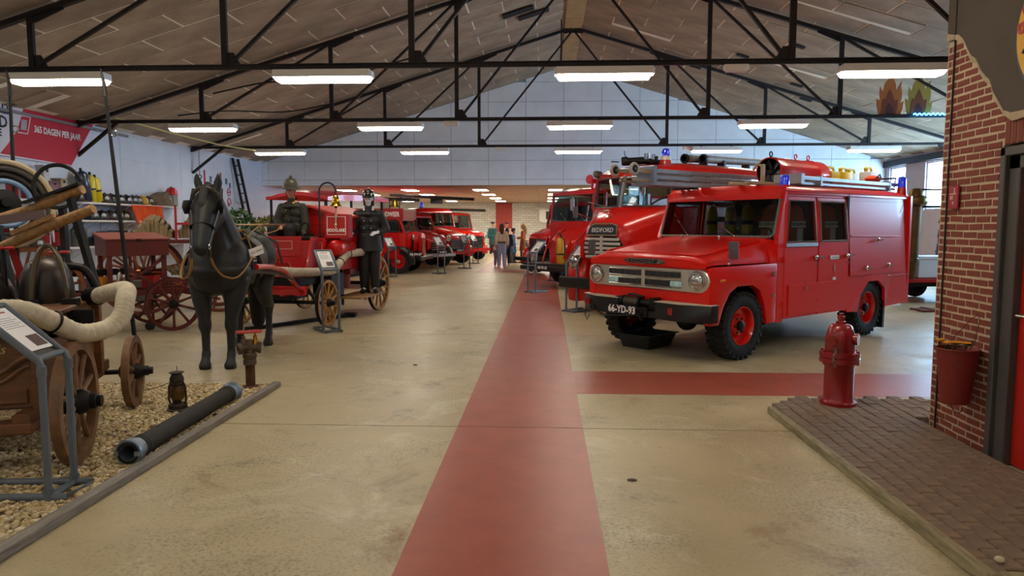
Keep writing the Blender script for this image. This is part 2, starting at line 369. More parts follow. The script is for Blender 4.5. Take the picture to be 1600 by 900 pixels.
# ---------------------------------------------------------------- roof trusses and strip lights
NOD = (2.87, 5.8, 8.9)
def truss(y, label):
    t = thing('roof_truss', label, 'roof truss', (RX, y, 4.02), group='dark steel roof trusses')
    zt = lambda o: roofz(RX+o) - 4.02 - .12
    b = G(); b.bb(-12, 12, -.055, .055, .06, .075); b.bb(-12, 12, -.02, .02, 0, .075); b.ob('bottom_chord', STEEL, t)
    for sg in (-1, 1):
        c = G(); c.bar((sg*.02, 0, zt(.02)), (sg*12, 0, zt(12)), .10, .08); c.ob('top_chord', STEEL, t)
        prev = 0
        for i, n in enumerate(NOD):
            x = sg*n
            G().bb(x-.045, x+.045, -.03, .03, .06, zt(x)).ob('post', STEEL, t)
            px = sg*prev; G().bar((x-sg*.12, 0, .12), (px + (sg*.06 if prev else 0), 0, zt(prev)-.06), .05, .06, (0, 1, 0)).ob('diagonal', STEEL, t)
            g = G(); g.prism([(x+sg*.05, .06), (x+sg*.05, .26), (x-sg*.14, .26), (x-sg*.26, .06)], lambda u, w, q: (u, q, w), -.012, .012)
            g.ob('gusset_plate', STEEL, t)
            g = G(); s0 = zt(x); g.prism([(x+sg*.05, s0), (x+sg*.05, s0-.14), (x-sg*.1, s0-.14+SL*.1), (x-sg*.55, s0+SL*.55-.08), (x-sg*.55, s0+SL*.55)], lambda u, w, q: (u, q, w), -.012, .012)
            g.ob('gusset_plate', STEEL, t)
            prev = n
    g = G(); g.prism([(-.3, zt(.3)+.03), (.3, zt(.3)+.03), (.3, zt(.3)-.08), (.1, zt(0)-.15), (-.1, zt(0)-.15), (-.3, zt(.3)-.08)], lambda u, w, q: (u, q, w), -.014, .014); g.ob('gusset_plate', STEEL, t)
    for sg in (-1, 1): G().bar((sg*10.95, 0, .03), (sg*11.97, 0, -.75), .07, .07, (0, 1, 0)).ob('knee_brace', STEEL, t)
    return t
def strip(x0, x1, y, label, tilt=0):
    t = thing('strip_light', label, 'strip light', ((x0+x1)/2, y-.02, 4.02), group='white strip lights under the trusses'); h = (x1-x0)/2
    g = G(); g.hexa([(-h, -.15, -.145), (h, -.15, -.145), (h, .15, -.145), (-h, .15, -.145), (-h, -.13, -.03), (h, -.13, -.03), (h, .13, -.03), (-h, .13, -.03)]); g.ob('housing', WHITE, t, bevel=.006)
    g = G(); g.hexa([(-h+.05, -.115, -.2), (h-.05, -.115, -.2), (h-.05, .115, -.2), (-h+.05, .115, -.2), (-h+.02, -.14, -.146), (h-.02, -.14, -.146), (h-.02, .14, -.146), (-h+.02, .14, -.146)]); g.ob('diffuser', LIGHTM, t)
    for s in (-1, 1): G().bb(s*h*.6-.02, s*h*.6+.02, -.02, .02, -.04, .01).ob('bracket', STEEL, t)
    for s in (-1, 1): G().bb(s*(h+.01)-.012, s*(h+.01)+.012, -.1, .1, -.14, -.05).ob('end_cap', PAPER, t)
rows = [(11.0, 'nearest', [(-8.4, -6.9), (-4.2, -2.7), (.14, 1.6), (4.38, 5.88)]), (16.5, 'second', [(-8.85, -7.3), (-4.36, -2.87), (.03, 1.5), (4.38, 5.88)]), (22.0, 'third', [(-9.1, -7.55), (-4.5, -3.02), (.27, 1.7), (4.42, 5.92), (9.1, 10.6)])]
pos = {0: 'leftmost', 1: 'second from the left', 2: 'third from the left', 3: 'fourth from the left', 4: 'rightmost'}
for y, nm, ls in rows:
    truss(y, '%s dark steel roof truss of the hall, posts and diagonals on a straight tie' % nm)
    for i, (a, b) in enumerate(ls): strip(a, b, y, 'white strip light under the %s roof truss, %s' % (nm, pos[i]))
truss(5.5, 'dark steel roof truss overhead in front of the camera'); truss(0, 'dark steel roof truss above the camera')
for y in (5.5, 0.): 
    for i, a in enumerate((-8.4, -4.2, .1, 4.4)): strip(a, a+1.5, y, 'white strip light overhead %s the camera, %s' % ('in front of' if y > 1 else 'right above', pos[i]))
# ---------------------------------------------------------------- brick facade on the right
BRICK = M('painted_brick', '86402f', .75, var=.16, vs=9, bump=.15, bs=50, col2='74352a')
MORT = M('cream_mortar', 'c4b196', .85, var=.12, vs=6)
PLAS = M('grey_plaster', '54493f', .8, var=.12, vs=1.5)
WX = 3.06
w = G(); w.bb(WX, WX+.3, 4.93, 5.655, 0, 4.2); w.bb(WX, WX+.3, 3.66, 4.93, 2.14, 4.2); w.bb(WX, WX+.3, YF, 3.66, 0, 4.2)
wall = w.ob('wall_front_right', MORT, kind='structure', smooth=0)
bnd = [(5.655, 3.055), (5.553, 3.02), (5.50, 3.01), (5.441, 2.966), (5.381, 2.88), (5.33, 2.82), (5.271, 2.784), (5.214, 2.703), (5.15, 2.64), (5.093, 2.6), (5.055, 2.517), (4.987, 2.438), (4.93, 2.37), (4.847, 2.341), (4.6, 2.335), (3.7, 2.38), (3.0, 2.3)]
rim = [(a-.012, b-.045+.012*math.sin(i*2.3)) for i, (a, b) in enumerate(bnd)]; rim[0] = (5.655, bnd[0][1]-.06)
fx = lambda u, v, t: (t, u, v)
for i in range(len(bnd)-1):
    if i == 0: RM = G()
    RM.prism([bnd[i], bnd[i+1], rim[i+1], rim[i]], fx, WX-.022, WX)
RM.ob('plaster_edge', M('cream_render', 'b3a184', .85, var=.15, vs=12), wall, bevel=.004)
G().prism(bnd+[(3.0, 4.2), (5.655, 4.2)], fx, WX-.014, WX).ob('plaster', PLAS, wall, smooth=0)
def below(y, z):
    for (a, b), (c, d) in zip(rim[:-1], rim[1:]):
        if c <= y <= a: return z < b + (d-b)*(a-y)/(a-c+1e-6)
    return False
bms = []
rb = random.Random(3)
for k in range(6):
    g = G(); g.hexa([(0, .001, -.022), (0, .001, .022), (0, 1, .022), (0, 1, -.022), (-.005, .003, -.020), (-.005, .003, .020), (-.005, .997, .020), (-.005, .997, -.020)])
    m = g.mesh('brick', smooth=0); m.materials.append(BRICK); bms.append(m)
def brick(y0, y1, z, h=.042):
    o = put('brick', bms[rb.randrange(6)], None, wall); o.location = (WX + rb.uniform(-.001, .003), y0, z + rb.uniform(-.003, .003)); o.scale = (1, y1-y0, h/.0445); o.rotation_euler = (rb.gauss(0, .012), 0, 0)
r = 0; z = .035
while z < 3.04:
    off = (.083 if r % 2 else 0) + rb.uniform(-.012, .012); y = 5.648
    e = [5.648]; q = 5.66 - .07 - off
    while q > 3.6: e.append(q); q -= .166 + rb.uniform(-.006, .006)
    for a, b in zip(e[:-1], e[1:]):
        y1, y0 = a - .0085, max(b + .0085, 4.925 if z < 2.36 else 3.7)
        if y1-y0 < .02: continue
        if not below(min(y1, 5.64), z+.012): continue
        while y0 < y1 and not below(min(max(y0, 3.01), 5.64), z+.012): y0 += .008
        if y1-y0 < .025: continue
        brick(y0, y1, z)
    z += .0556; r += 1
for i in range(20):   # soldier course over the door
    y = 4.915 - i*.062; o = put('brick', bms[i % 6], None, wall); o.location = (WX, y-.05, 2.235); o.scale = (1, .05, 4.4)
G().bb(WX-.022, WX-.008, 5.5405, 5.5455, .02, 4.1).ob('cable', M('cable_brown', '3c3430', .6), wall)
# door
DFR = M('door_frame_paint', '4a4644', .45, var=.1)
dr = bpy.data.objects.new('door_2', None); COL.objects.link(dr); dr['kind'] = 'structure'; dr.location = (WX, 4.3, 0)
g = G(); g.bb(-.03, .14, .56, .615, 0, 2.12); g.bb(-.03, .14, -.63, -.575, 0, 2.12); g.bb(-.03, .14, -.63, .615, 2.06, 2.12); g.ob('door_frame', DFR, dr, bevel=.006)
g = G(); g.bb(.0, .14, .45, .56, 0, 2.06); g.bb(.0, .14, -.575, -.47, 0, 2.06); g.bb(.0, .14, -.575, .56, 1.97, 2.06); g.ob('inner_frame', DFR, dr, bevel=.006)
g = G(); g.bb(.05, .1, -.47, .45, .01, 1.97); g.ob('door_leaf', M('front_red_door', 'b01c14', .4), dr, bevel=.004)
g = G(); g.cyl((.05, .37, 1.02), (-.01, .37, 1.02), .012); g.cyl((-.01, .38, 1.02), (-.01, .25, 1.02), .011); g.ob('door_handle', CHR, dr)
# round sign, plaque
t = thing('round_sign', 'round yellow sign with black rim and red letters on the grey plaster', 'sign', (WX-.015, 4.365, 2.80))
G().lathe([(.44, 0), (.44, .03), (.41, .045), (.395, .045)], (0, 0, 0), (-1, 0, 0), 48).ob('rim', BLACK, t)
G().lathe([(.402, 0), (.402, .047)], (0, 0, 0), (-1, 0, 0), 48).ob('face', M('sign_yellow', 'd8a012', .5), t)
for ch, a in (('B', 172), ('R', 151)):
    a = math.radians(a); text('lettering', ch, .16, M('sign_red', 'b0301c', .5), t, frame((-.05, .33*-math.cos(a), .33*math.sin(a)), (0, -math.sin(a), -math.cos(a)*-1), (0, -math.cos(a), math.sin(a))), bold=.004)
G().ring((-.048, .30, -.12), (1, 0, 0), .03, .008, 12, 6, 0, PI).ob('lettering', BLACK, t)
t = thing('number_plaque', 'small red plaque with raised white characters screwed to the brick facade', 'plaque', (WX-.012, 5.445, 1.725))
g = G(); g.bb(-.016, 0, -.062, .062, 0, .175); g.ob('plate', M('plaque_red', '9a2430', .4), t, bevel=.005)
for s, z, y, sz in (('2', .136, -.02, .045), ('l', .112, 0, .05), ('81', .083, .012, .042), ('9', .04, -.005, .04)):
    if s == 'l': G().bb(-.018, -.016, -.04, .04, z-.002, z+.003).ob('lettering', WPRINT, t)
    else: text('lettering', s, sz, WPRINT, t, frame((-.0175, y, z), (0, -1, 0), (0, 0, 1)), .001)
# hanging fire bucket with flowers
t = thing('fire_bucket', 'worn red fire bucket planted with orange flowers, hung on the brick facade', 'bucket', (2.92, 5.08, .345))
RB = M('worn_red_bucket', '7a211c', .55, col2='5d544b', vs=5, lo=.27, hi=.36, bump=.1)
G().lathe([(.085, 0), (.095, .01), (.135, .385), (.141, .39), (.135, .395), (.128, .385), (.09, .02), (.01, .02)], n=28).ob('body', RB, t)
G().lathe([(.126, .35), (.02, .36)], n=20).ob('soil', M('potting_soil', '2c211a', .9), t)
g = G(); g.tube([(-.02, .135, .36), (.04, .10, .47), (.105, .02, .61), (.12, -.01, .63), (.115, -.04, .6), (.04, -.12, .45), (-.02, -.135, .36)], .0035, 6); g.ob('handle', M('rusty_wire', '6b3b2c', .7, .4), t)
g = G(); g.ring((0, -.03, -.02), (1, .3, 0), .045, .004, 16, 6, PI, 2*PI); g.ob('bottom_ring', MATS['rusty_wire'], t)
LEAF = M('leaf_green', '4a6238', .6, var=.3, vs=20); PET = M('orange_petal', 'e39a12', .6, var=.2, vs=30)
lf = G()
for i in range(46):
    a = rb.uniform(0, 2*PI); d = rb.uniform(.01, .1); z = rb.uniform(.36, .44); c = Vector((d*math.cos(a), d*math.sin(a), z)); u = Vector((rb.gauss(0, 1), rb.gauss(0, 1), rb.gauss(0, .6))).normalized()*.028; v = u.cross(Vector((rb.random(), rb.random(), 1))).normalized()*.011
    lf.add([c-u, c+v, c+u, c-v+Vector((0, 0, .004))], [(0, 1, 2, 3)])
lf.ob('foliage', LEAF, t, kind='stuff', smooth=0)
for (x, y, z, s) in ((-.06, .115, .435, 1.2), (-.03, .135, .42, 1.1), (-.06, -.09, .45, 1.4), (-.09, -.04, .44, 1.2), (-.02, -.12, .45, 1.3)):
    g = G()
    for i in range(9):
        a = i*2*PI/9; g.ball((x+.018*s*math.cos(a), y+.018*s*math.sin(a), z), (.013*s, .013*s, .005), 6, 4)
    g.ball((x, y, z+.005), (.009, .009, .006), 6, 4); g.ob('flower', PET, t)
# paved platform and its timber kerbs
PAV = M('paving_brick', '87705c', .85, var=.28, vs=5, bump=.3, bs=45, col2='66564a')
pv = G().prism([(1.98, 3.2), (WX, 3.2), (WX, 5.66), (3.66, 5.66), (3.66, 6.44), (2.42, 6.36), (1.99, 5.98)], lambda u, w, t: (u, w, t), 0, .02).ob('trim_2', M('paving_sand', '3c322a', .95), kind='structure', smooth=0)
pms = []
for k in range(5):
    g = G(); q = [rb.uniform(-.002, .002) for _ in range(4)]
    g.hexa([(-.048, -.1, 0), (.048, -.1, 0), (.048, .1, 0), (-.048, .1, 0), (-.0475, -.099, .045+q[0]), (.0475, -.099, .045+q[1]), (.0475, .099, .045+q[2]), (-.0475, .099, .045+q[3])])
    m = g.mesh('paving_brick', bevel=.006, smooth=0); m.materials.append(PAV); pms.append(m)
i = 0; x = 2.03
while x < 3.66:
    y = 3.16 + (.103 if i % 2 else 0)
    while y < 6.52:
        ok = (x < 3.02 or y > 5.73) and y < 6.40 and (y < 6.0 + (x-1.94)*1.15)
        if ok:
            o = put('paving_brick', pms[rb.randrange(5)], None, pv); o.location = (x + rb.uniform(-.002, .002), y, .012 + rb.uniform(-.003, .003)); o.rotation_euler = (rb.gauss(0, .008), rb.gauss(0, .012), rb.gauss(0, .012))
        y += .2065
    if y < 6.49 and x > 2.38: o = put('paving_brick', pms[i % 5], None, pv); o.location = (x, y-.052, .012); o.scale = (1, .48, 1)
    x += .1015; i += 1
OLDW = M('weathered_timber', '8f8568', .85, var=.4, vs=4, stretch=(8, 1, 8), bump=.3, bs=30)
GRW = M('grey_timber', '86807a', .85, var=.3, vs=4, stretch=(10, 1, 10), bump=.25, bs=30)
g = G(); g.hexa([(1.905, 6.03, 0), (1.955, 3.1, 0), (2.02, 3.1, 0), (1.972, 6.03, 0), (1.908, 6.03, .058), (1.958, 3.1, .062), (2.017, 3.1, .062), (1.969, 6.03, .058)])
tag(g.ob('kerb_board', OLDW, bevel=.006), 'weathered timber kerb along the left edge of the brick paving', 'kerb')
g = G(); g.bb(2.03, 3.06, 3.06, 3.13, 0, .062); tag(g.ob('kerb_board', OLDW, bevel=.006), 'weathered timber kerb across the near end of the brick paving', 'kerb')
for p, s, lb in (((2.09, 3.22, .072), .02, 'pale stone lying on the brick paving beside the near kerb corner'), ((2.06, 3.02, .02), .024, 'pale stone on the concrete in front of the near kerb'), ((2.15, 2.99, .018), .02, 'small pale stone right of the other stone in front of the near kerb')):
    g = G(); g.ball(p, (s*1.2, s*.9, s*.8), 8, 6); tag(g.ob('stone', M('pale_stone', 'c7bda0', .8, var=.2), smooth=80), lb, 'stone')
# red hydrant
HYR = M('hydrant_red', '8a1016', .3, coat=.4, var=.08)
t = thing('fire_hydrant', 'short red pillar fire hydrant with a bolted collar on the brick paving', 'hydrant', (2.55, 6.16, .055))
G().lathe([(.15, 0), (.15, .028), (.128, .034), (.12, .05), (.12, .34), (.135, .37)], n=32).ob('barrel', HYR, t)
g = G(); g.lathe([(.163, .37), (.163, .408), (.155, .412), (.155, .418), (.163, .422), (.163, .46), (.12, .465)], n=32); g.ob('collar', HYR, t)
for k in range(8):
    a = k*PI/4+.2; c = (.145*math.cos(a), .145*math.sin(a)); g = G(); g.cyl((*c, .355), (*c, .475), .013, n=6); g.ob('bolt', HYR, t)
G().lathe([(.121, .46), (.121, .52), (.118, .58), (.108, .64), (.09, .685), (.07, .70), (.045, .702)], n=32).ob('bonnet', HYR, t)
g = G(); g.lathe([(.045, .70), (.042, .725), (.028, .73), (.028, .75), (.034, .752), (.034, .768), (.02, .772), (.02, .795)], n=8); g.ob('operating_nut', HYR, t)
d = Vector((-.62, -.78, -.12)).normalized(); c = Vector((0, 0, .58))
g = G(); g.cyl(c+d*.08, c+d*.15, .052, n=20); g.cyl(c+d*.15, c+d*.175, .06, n=20); g.cyl(c+d*.175, c+d*.195, .03, n=5); g.ob('outlet', HYR, t)
d2 = Vector((.8, -.6, 0)); g = G(); g.cyl(c+d2*.08, c+d2*.125, .045, n=20); g.cyl(c+d2*.125, c+d2*.145, .05, n=20); g.ob('outlet', HYR, t)
ch = G()
for i in range(9):
    p = c + d*.165 + Vector((.012*math.sin(i*1.1)-.0, -.012, -.05-.019*i)); ch.ring(p, (1, 0, 0) if i % 2 else (0, 1, 0), .011, .0035, 8, 5)
ch.ob('chain', M('dull_chain', '9a8f86', .4, .8), t)
# flame cut-outs on the second truss tie
def flame(x, c1, c2, c3, label):
    t = thing('flame_cutout', label, 'decoration', (x, 16.5, 4.095), group='painted flame cut-outs')
    o = [(-.24, 0), (-.29, .2), (-.30, .36), (-.22, .3), (-.24, .5), (-.23, .62), (-.16, .5), (-.13, .68), (-.04, .8), (.03, .89), (.05, .8), (.11, .68), (.13, .52), (.17, .62), (.24, .74), (.23, .6), (.26, .48), (.25, .32), (.22, .24), (.30, .30), (.28, .12), (.24, 0)]
    i = [(-.19, 0), (-.17, .25), (-.15, .36), (-.1, .32), (-.03, .5), (.0, .56), (.05, .44), (.1, .3), (.17, .34), (.16, .14), (.13, 0)]
    k = [(-.1, 0), (-.08, .16), (-.02, .26), (.03, .2), (.08, .12), (.09, 0)]
    f = lambda u, w, q: (u, q, w)
    G().prism(o, f, -.008, .008).ob('outer_flame', M('flame_'+c1, c1, .6), t); G().prism(i, f, -.012, -.008).ob('inner_flame', M('flame_'+c2, c2, .6), t); G().prism(k, f, -.014, -.012).ob('flame_core', M('flame_'+c3, c3, .6), t)
    G().bb(-.2, .2, -.05, .05, -.006, 0).ob('foot', BLACK, t)
flame(7.70, 'b0682a', '7c3a20', '4c2222', 'orange wooden flame cut-out standing on the second truss tie')
flame(8.33, 'a08a34', '7a4022', '4e2424', 'yellow wooden flame cut-out on the second truss, right of the orange one')
g = G()
for i in range(34): g.ball((8.2 + i*.022, 16.42 , 4.085 + .018*math.sin(i*1.4)), .016, 6, 4)
tag(g.ob('light_rope', M('blue_led', '3aa8ff', .4, emit=6.)), 'string of small blue lights along the second truss tie below the flames', 'light rope')

# ---------------------------------------------------------------- left foreground: gravel bed
G().bb(-7.5, -2.68, 2.9, 6.82, 0, .018).ob('trim_3', M('gravel_sand', '6b5a40', .95), kind='structure', smooth=0)
g = G(); g.hexa([(-2.665, 2.95, 0), (-2.585, 2.95, 0), (-2.645, 6.82, 0), (-2.72, 6.82, 0), (-2.665, 2.95, .055), (-2.585, 2.95, .055), (-2.645, 6.82, .05), (-2.72, 6.82, .05)])
tag(g.ob('kerb_board', GRW, bevel=.005), 'long grey timber board edging the gravel bed', 'kerb')
gm = bpy.data.materials.new('gravel'); gm.use_nodes = True
N = gm.node_tree.nodes; L = gm.node_tree.links; ge = N.new('ShaderNodeNewGeometry'); rp = N.new('ShaderNodeValToRGB'); L.new(ge.outputs['Random Per Island'], rp.inputs[0])
for k, (p, c) in enumerate([(0, 'd9cba4'), (.25, 'b89c68'), (.45, 'e6dcc2'), (.6, '9c8560'), (.8, 'cbb684'), (1, '8b7d68')]):
    e = rp.color_ramp.elements[k] if k < 2 else rp.color_ramp.elements.new(p)
    e.position = p; e.color = (*lin(c), 1)
L.new(rp.outputs[0], N['Principled BSDF'].inputs['Base Color']); N['Principled BSDF'].inputs['Roughness'].default_value = .75
def pebbles(n, seed):
    R = np.random.default_rng(seed); P = (1+5**.5)/2
    iv = np.array([(-1, P, 0), (1, P, 0), (-1, -P, 0), (1, -P, 0), (0, -1, P), (0, 1, P), (0, -1, -P), (0, 1, -P), (P, 0, -1), (P, 0, 1), (-P, 0, -1), (-P, 0, 1)])/math.hypot(1, P)
    it = np.array([(0, 11, 5), (0, 5, 1), (0, 1, 7), (0, 7, 10), (0, 10, 11), (1, 5, 9), (5, 11, 4), (11, 10, 2), (10, 7, 6), (7, 1, 8), (3, 9, 4), (3, 4, 2), (3, 2, 6), (3, 6, 8), (3, 8, 9), (4, 9, 5), (2, 4, 11), (6, 2, 10), (8, 6, 7), (9, 8, 1)])
    y = R.uniform(3.0, 6.76, n*3); x = R.uniform(-5.6, -2.67, n*3); k = (x > -1.15*y-.6) & (x < -2.68-(y-3)*.0155); x = x[k][:n]; y = y[k][:n]; n = len(x)
    s = R.uniform(.012, .024, (n, 1))*np.array([1, .8, .6])*R.uniform(.8, 1.25, (n, 3)); V = iv[None]*s[:, None, :]*R.uniform(.88, 1.1, (n, 12, 1))
    a = R.uniform(0, 2*PI, n); b = R.normal(0, .35, n); ca, sa, cb, sb = np.cos(a)[:, None], np.sin(a)[:, None], np.cos(b)[:, None], np.sin(b)[:, None]
    X, Y, Z = V[..., 0], V[..., 1], V[..., 2]; Y, Z = Y*cb-Z*sb, Y*sb+Z*cb; X, Y = X*ca-Y*sa, X*sa+Y*ca
    V = np.stack([X+x[:, None], Y+y[:, None], Z+R.uniform(.018, .034, n)[:, None]], -1)
    F = (it[None]+12*np.arange(n)[:, None, None]).reshape(-1, 3)
    me = bpy.data.meshes.new('gravel'); me.vertices.add(12*n); me.vertices.foreach_set('co', V.reshape(-1).astype(np.float32)); me.loops.add(F.size); me.loops.foreach_set('vertex_index', F.reshape(-1).astype(np.int32))
    me.polygons.add(len(F)); me.polygons.foreach_set('loop_start', np.arange(0, F.size, 3, dtype=np.int32)); me.polygons.foreach_set('use_smooth', [True]*len(F)); me.update(); me.validate(); return me
o = put('gravel', pebbles(25000, 5), gm, kind='stuff'); tag(o, 'bed of tan and white pebbles under the wooden pump at left', 'gravel')

# info stands: grey pipe, sloped sheet.  local +x is the reader's side
def stand(loc, rz, label, h=.8, w=.25, sheet=True, cat='info stand', mini=True):
    t = thing('info_stand', label, cat, loc, rz, 'grey pipe info stands'); y = w/2; r = .021
    for s in (-1, 1): G().tube([(0, s*y, .02), (0, s*y, h-.03), (-.012, s*y, h+.008), (-.36, s*y, h+.30)], r, 10).ob('upright', PIPE, t)
    b = G(); b.tube([(.1, y, .021), (.1, -y, .021), (-.45, -y, .021), (-.45, y, .021)], r, 10, close=True); b.tube([(0, y, .02), (0, -y, .02)], r, 8); b.ob('base', PIPE, t)
    for s in (-1, 1): 
        c = G(); c.cyl((0, s*y, .0), (0, s*y, .07), r*1.25, n=12); c.ob('fitting', PIPE, t); c = G(); c.cyl((0, s*y, h-.08), (0, s*y, h-.02), r*1.22, n=12); c.ob('fitting', PIPE, t)
    for x, z in ((-.03, h+.02), (-.36, h+.30)): G().cyl((x, -y, z), (x, y, z), r*.95, n=10).ob('crossbar', PIPE, t)
    u = Vector((-.33, 0, .28)).normalized(); o = Vector((-.195, 0, h+.165)); n = Vector((.28, 0, .33)).normalized()
    mt = frame(o+n*.006, (0, 1, 0), u)
    T = G(); T.T = mt; T.bb(-y+.015, y-.015, -.2, .2, -.012, -.004); T.ob('backing', BLACK, t)
    p = G(); p.T = mt; p.bb(-y+.028, y-.028, -.165, .185, -.004, .0); p.ob('sheet', PAPER, t)
    q = G(); q.T = mt; q.bb(-.015, y-.04, -.14, -.05, .0, .0012); q.ob('printed_photo', M('printed_photo', '4a2f30', .5, var=.5, vs=40), t)
    q = G(); q.T = mt
    for i in range(6): q.bb(-y+.045, y-.05-.03*(i % 2), .02+.016*i, .024+.016*i, .0, .001)
    q.ob('printed_lines', M('print_grey', '9a9aa2', .6), t)
    q = G(); q.T = mt; q.bb(-y+.06, y-.07, .145, .157, .0, .001); q.ob('printed_heading', M('print_red', 'a05058', .6), t)
    return t
stand((-2.85, 3.91, .03), .08, 'grey pipe info stand on the gravel in front of the wooden hand pump')

# hand pump on wooden wheels
OAK = M('old_oak', '6d4528', .5, var=.45, vs=1.6, stretch=(1.5, 1.5, 9), bump=.1)
OAKL = M('wheel_oak', '7d5a3c', .6, var=.4, vs=6, bump=.15)
def spoked(name, par, c, ax, R, rim, depth, ns, mat, hubm, hub=.09, tyre=None, spoke=.022, hl=.11, label=None):
    """spoked cart wheel as a part: rim, hub, spokes as sub-parts"""
    ax = Vector(ax).normalized(); c = Vector(c); u, v, _ = basis(ax)
    g = G(); P = [(R-rim, -depth/2), (R-.006, -depth/2), (R-.006, depth/2), (R-rim, depth/2)]; n = 40
    g.rings([[c + ax*h + (u*math.cos(i*2*PI/n) + v*math.sin(i*2*PI/n))*q for q, h in P] for i in range(n)], close=True)
    wo = g.ob(name, mat, par, label=label)
    g = G(); P = [(R-.008, -depth/2), (R, -depth/2), (R, depth/2), (R-.008, depth/2)]
    g.rings([[c + ax*h + (u*math.cos(i*2*PI/n) + v*math.sin(i*2*PI/n))*q for q, h in P] for i in range(n)], close=True); g.ob('tyre_band', tyre or IRON, wo)
    g = G(); g.lathe([(hub*.55, -hl), (hub*.8, -hl*.9), (hub, -hl*.3), (hub, hl*.3), (hub*.8, hl*.7), (hub*.62, hl*.8), (hub*.62, hl*1.1), (hub*.45, hl*1.15), (hub*.45, hl*1.4), (.001, hl*1.42)], c, ax, 20); g.ob('hub', hubm, wo)
    for i in range(ns):
        a = 2*PI*(i+.5)/ns; d = u*math.cos(a)+v*math.sin(a); s = G(); s.tube([c+d*hub*.8, c+d*(R*.5), c+d*(R-rim+.005)], [spoke*1.1, spoke*.85, spoke], 8); s.ob('spoke', mat, wo)
    return wo
pr = math.atan2(.948, -.317)
hp = thing('hand_pump', 'old brown wooden hand fire pump on spoked wheels, on the gravel at left', 'hand pump', (-3.1, 4.43, .03), pr)
PI_ = Matrix.Translation((-3.1, 4.43, .03)) @ Matrix.Rotation(pr, 4, 'Z'); INV = PI_.inverted()
spoked('wheel', hp, (0, 0, .41), (0, -1, 0), .41, .065, .06, 10, OAKL, IRON, .085, tyre=OAKL)
spoked('wheel', hp, (1.53, 0, .31), (0, -1, 0), .31, .055, .055, 8, OAKL, IRON, .07, tyre=OAKL)
spoked('wheel', hp, (0, 1.16, .41), (0, 1, 0), .41, .065, .06, 10, OAKL, IRON, .085)
spoked('wheel', hp, (1.53, 1.16, .31), (0, 1, 0), .31, .055, .055, 8, OAKL, IRON, .07)
g = G(); g.cyl((0, .05, .41), (0, 1.1, .41), .025); g.ob('axle', IRON, hp); g = G(); g.cyl((1.53, .05, .31), (1.53, 1.1, .31), .022); g.ob('axle', IRON, hp)
g = G(); g.bb(-.14, 1.14, .18, .98, .42, .98); g.ob('box', OAK, hp, bevel=.008)
g = G(); g.bb(-.2, 1.2, .14, 1.02, .96, 1.0); g.ob('box_lid', OAK, hp, bevel=.01)
for x in (-.17, 1.1):
    for y in (.15, .97): G().bb(x, x+.07, y-.025, y+.045, .38, .97).ob('corner_post', OAK, hp, bevel=.006)
g = G(); g.bb(-.32, 1.3, .16, .26, .33, .42); g.bb(-.32, 1.3, .92, 1.02, .33, .42); g.bb(-.34, -.2, .14, 1.02, .30, .37); g.ob('chassis', OAK, hp, bevel=.01)
g = G(); g.bb(1.15, 1.8, .5, .66, .33, .4); g.bb(1.45, 1.6, .2, .98, .33, .42); g.ob('fore_carriage', OAK, hp, bevel=.008)
g = G(); n = 24
g.tube([(-.15, .2+.75*i/n, .70+.05*math.cos(i/n*4*PI)) for i in range(n+1)], .018, 6); g.tube([(-.15, .2+.75*i/n, .64+.05*math.cos(i/n*4*PI)) for i in range(n+1)], .012, 6); g.ob('carved_moulding', OAK, hp)
g = G(); g.bb(-.155, -.135, .22, .95, .45, .55); g.ob('panel_rail', OAK, hp, bevel=.008)
for s, z in (('rn', .89), ('elds', .80)): text('lettering', s, .085, M('gold_letter', 'b9a274', .5), hp, frame((-.146, .33, z), (0, -1, 0), (0, 0, 1)), .001, 'RIGHT', shear=.25)
DOM = M('dark_copper', '4a4340', .38, .75, var=.25, vs=4)
g = G(); g.lathe([(.17, 1.0), (.178, 1.06), (.175, 1.16), (.16, 1.25), (.125, 1.32), (.07, 1.36), (.02, 1.37)], (.85, .40, -.03), n=32); g.ob('air_vessel', DOM, hp)
g = G(); g.lathe([(.17, 1.0), (.178, 1.06), (.17, 1.14), (.14, 1.21), (.08, 1.26), (.02, 1.27)], (.8, .78, -.03), n=32); g.ob('air_vessel', DOM, hp)
ARC = M('arched_steel', '6d6555', .3, .8, var=.2)
g = G(); P = [(.62, .20+.115*(1-math.cos(a))*1.0, 1.0+.43*math.sin(a)) for a in [PI*i/24 for i in range(25)]]
g.tube(P, .016, 8); g.ob('arch_frame', ARC, hp); g = G(); g.tube([(x+.03, y, z*1.0) for x, y, z in P], .012, 8); g.bb(.6, .7, .14, .24, .98, 1.04); g.bb(.6, .7, .38, .48, .98, 1.04); g.ob('arch_frame', IRON, hp)
g = G(); g.T = INV
g.cyl((-3.72, 5.22, 1.45), (-3.72, 5.22, 1.14), .012); g.cyl((-3.74, 5.25, 1.36), (-3.74, 5.25, 1.26), .035); g.ob('valve_rod', IRON, hp)
g = G(); g.T = INV; g.tube([(-5.0, 5.4, 1.17), (-4.33, 5.4, 1.425), (-3.95, 5.4, 1.585), (-3.55, 5.4, 1.735)], [.04, .042, .043, .038], 12); g.ob('pump_lever', WOOD, hp)
g = G(); g.T = INV; g.bar((-4.2, 5.36, 1.54), (-3.85, 5.36, 1.68), .03, .035); g.ob('lever_splint', WOOD, hp)
g = G(); g.T = INV; g.tube([(-5.0, 5.75, 1.55), (-4.25, 5.75, 1.76), (-3.87, 5.75, 1.91)], [.04, .042, .045], 12); g.ob('pump_lever', WOOD, hp)
g = G(); g.T = INV; g.bar((-4.9, 5.68, 1.6), (-4.15, 5.68, 1.70), .02, .07); g.ob('leather_strap', M('leather_mauve', '6d5a5e', .6), hp)
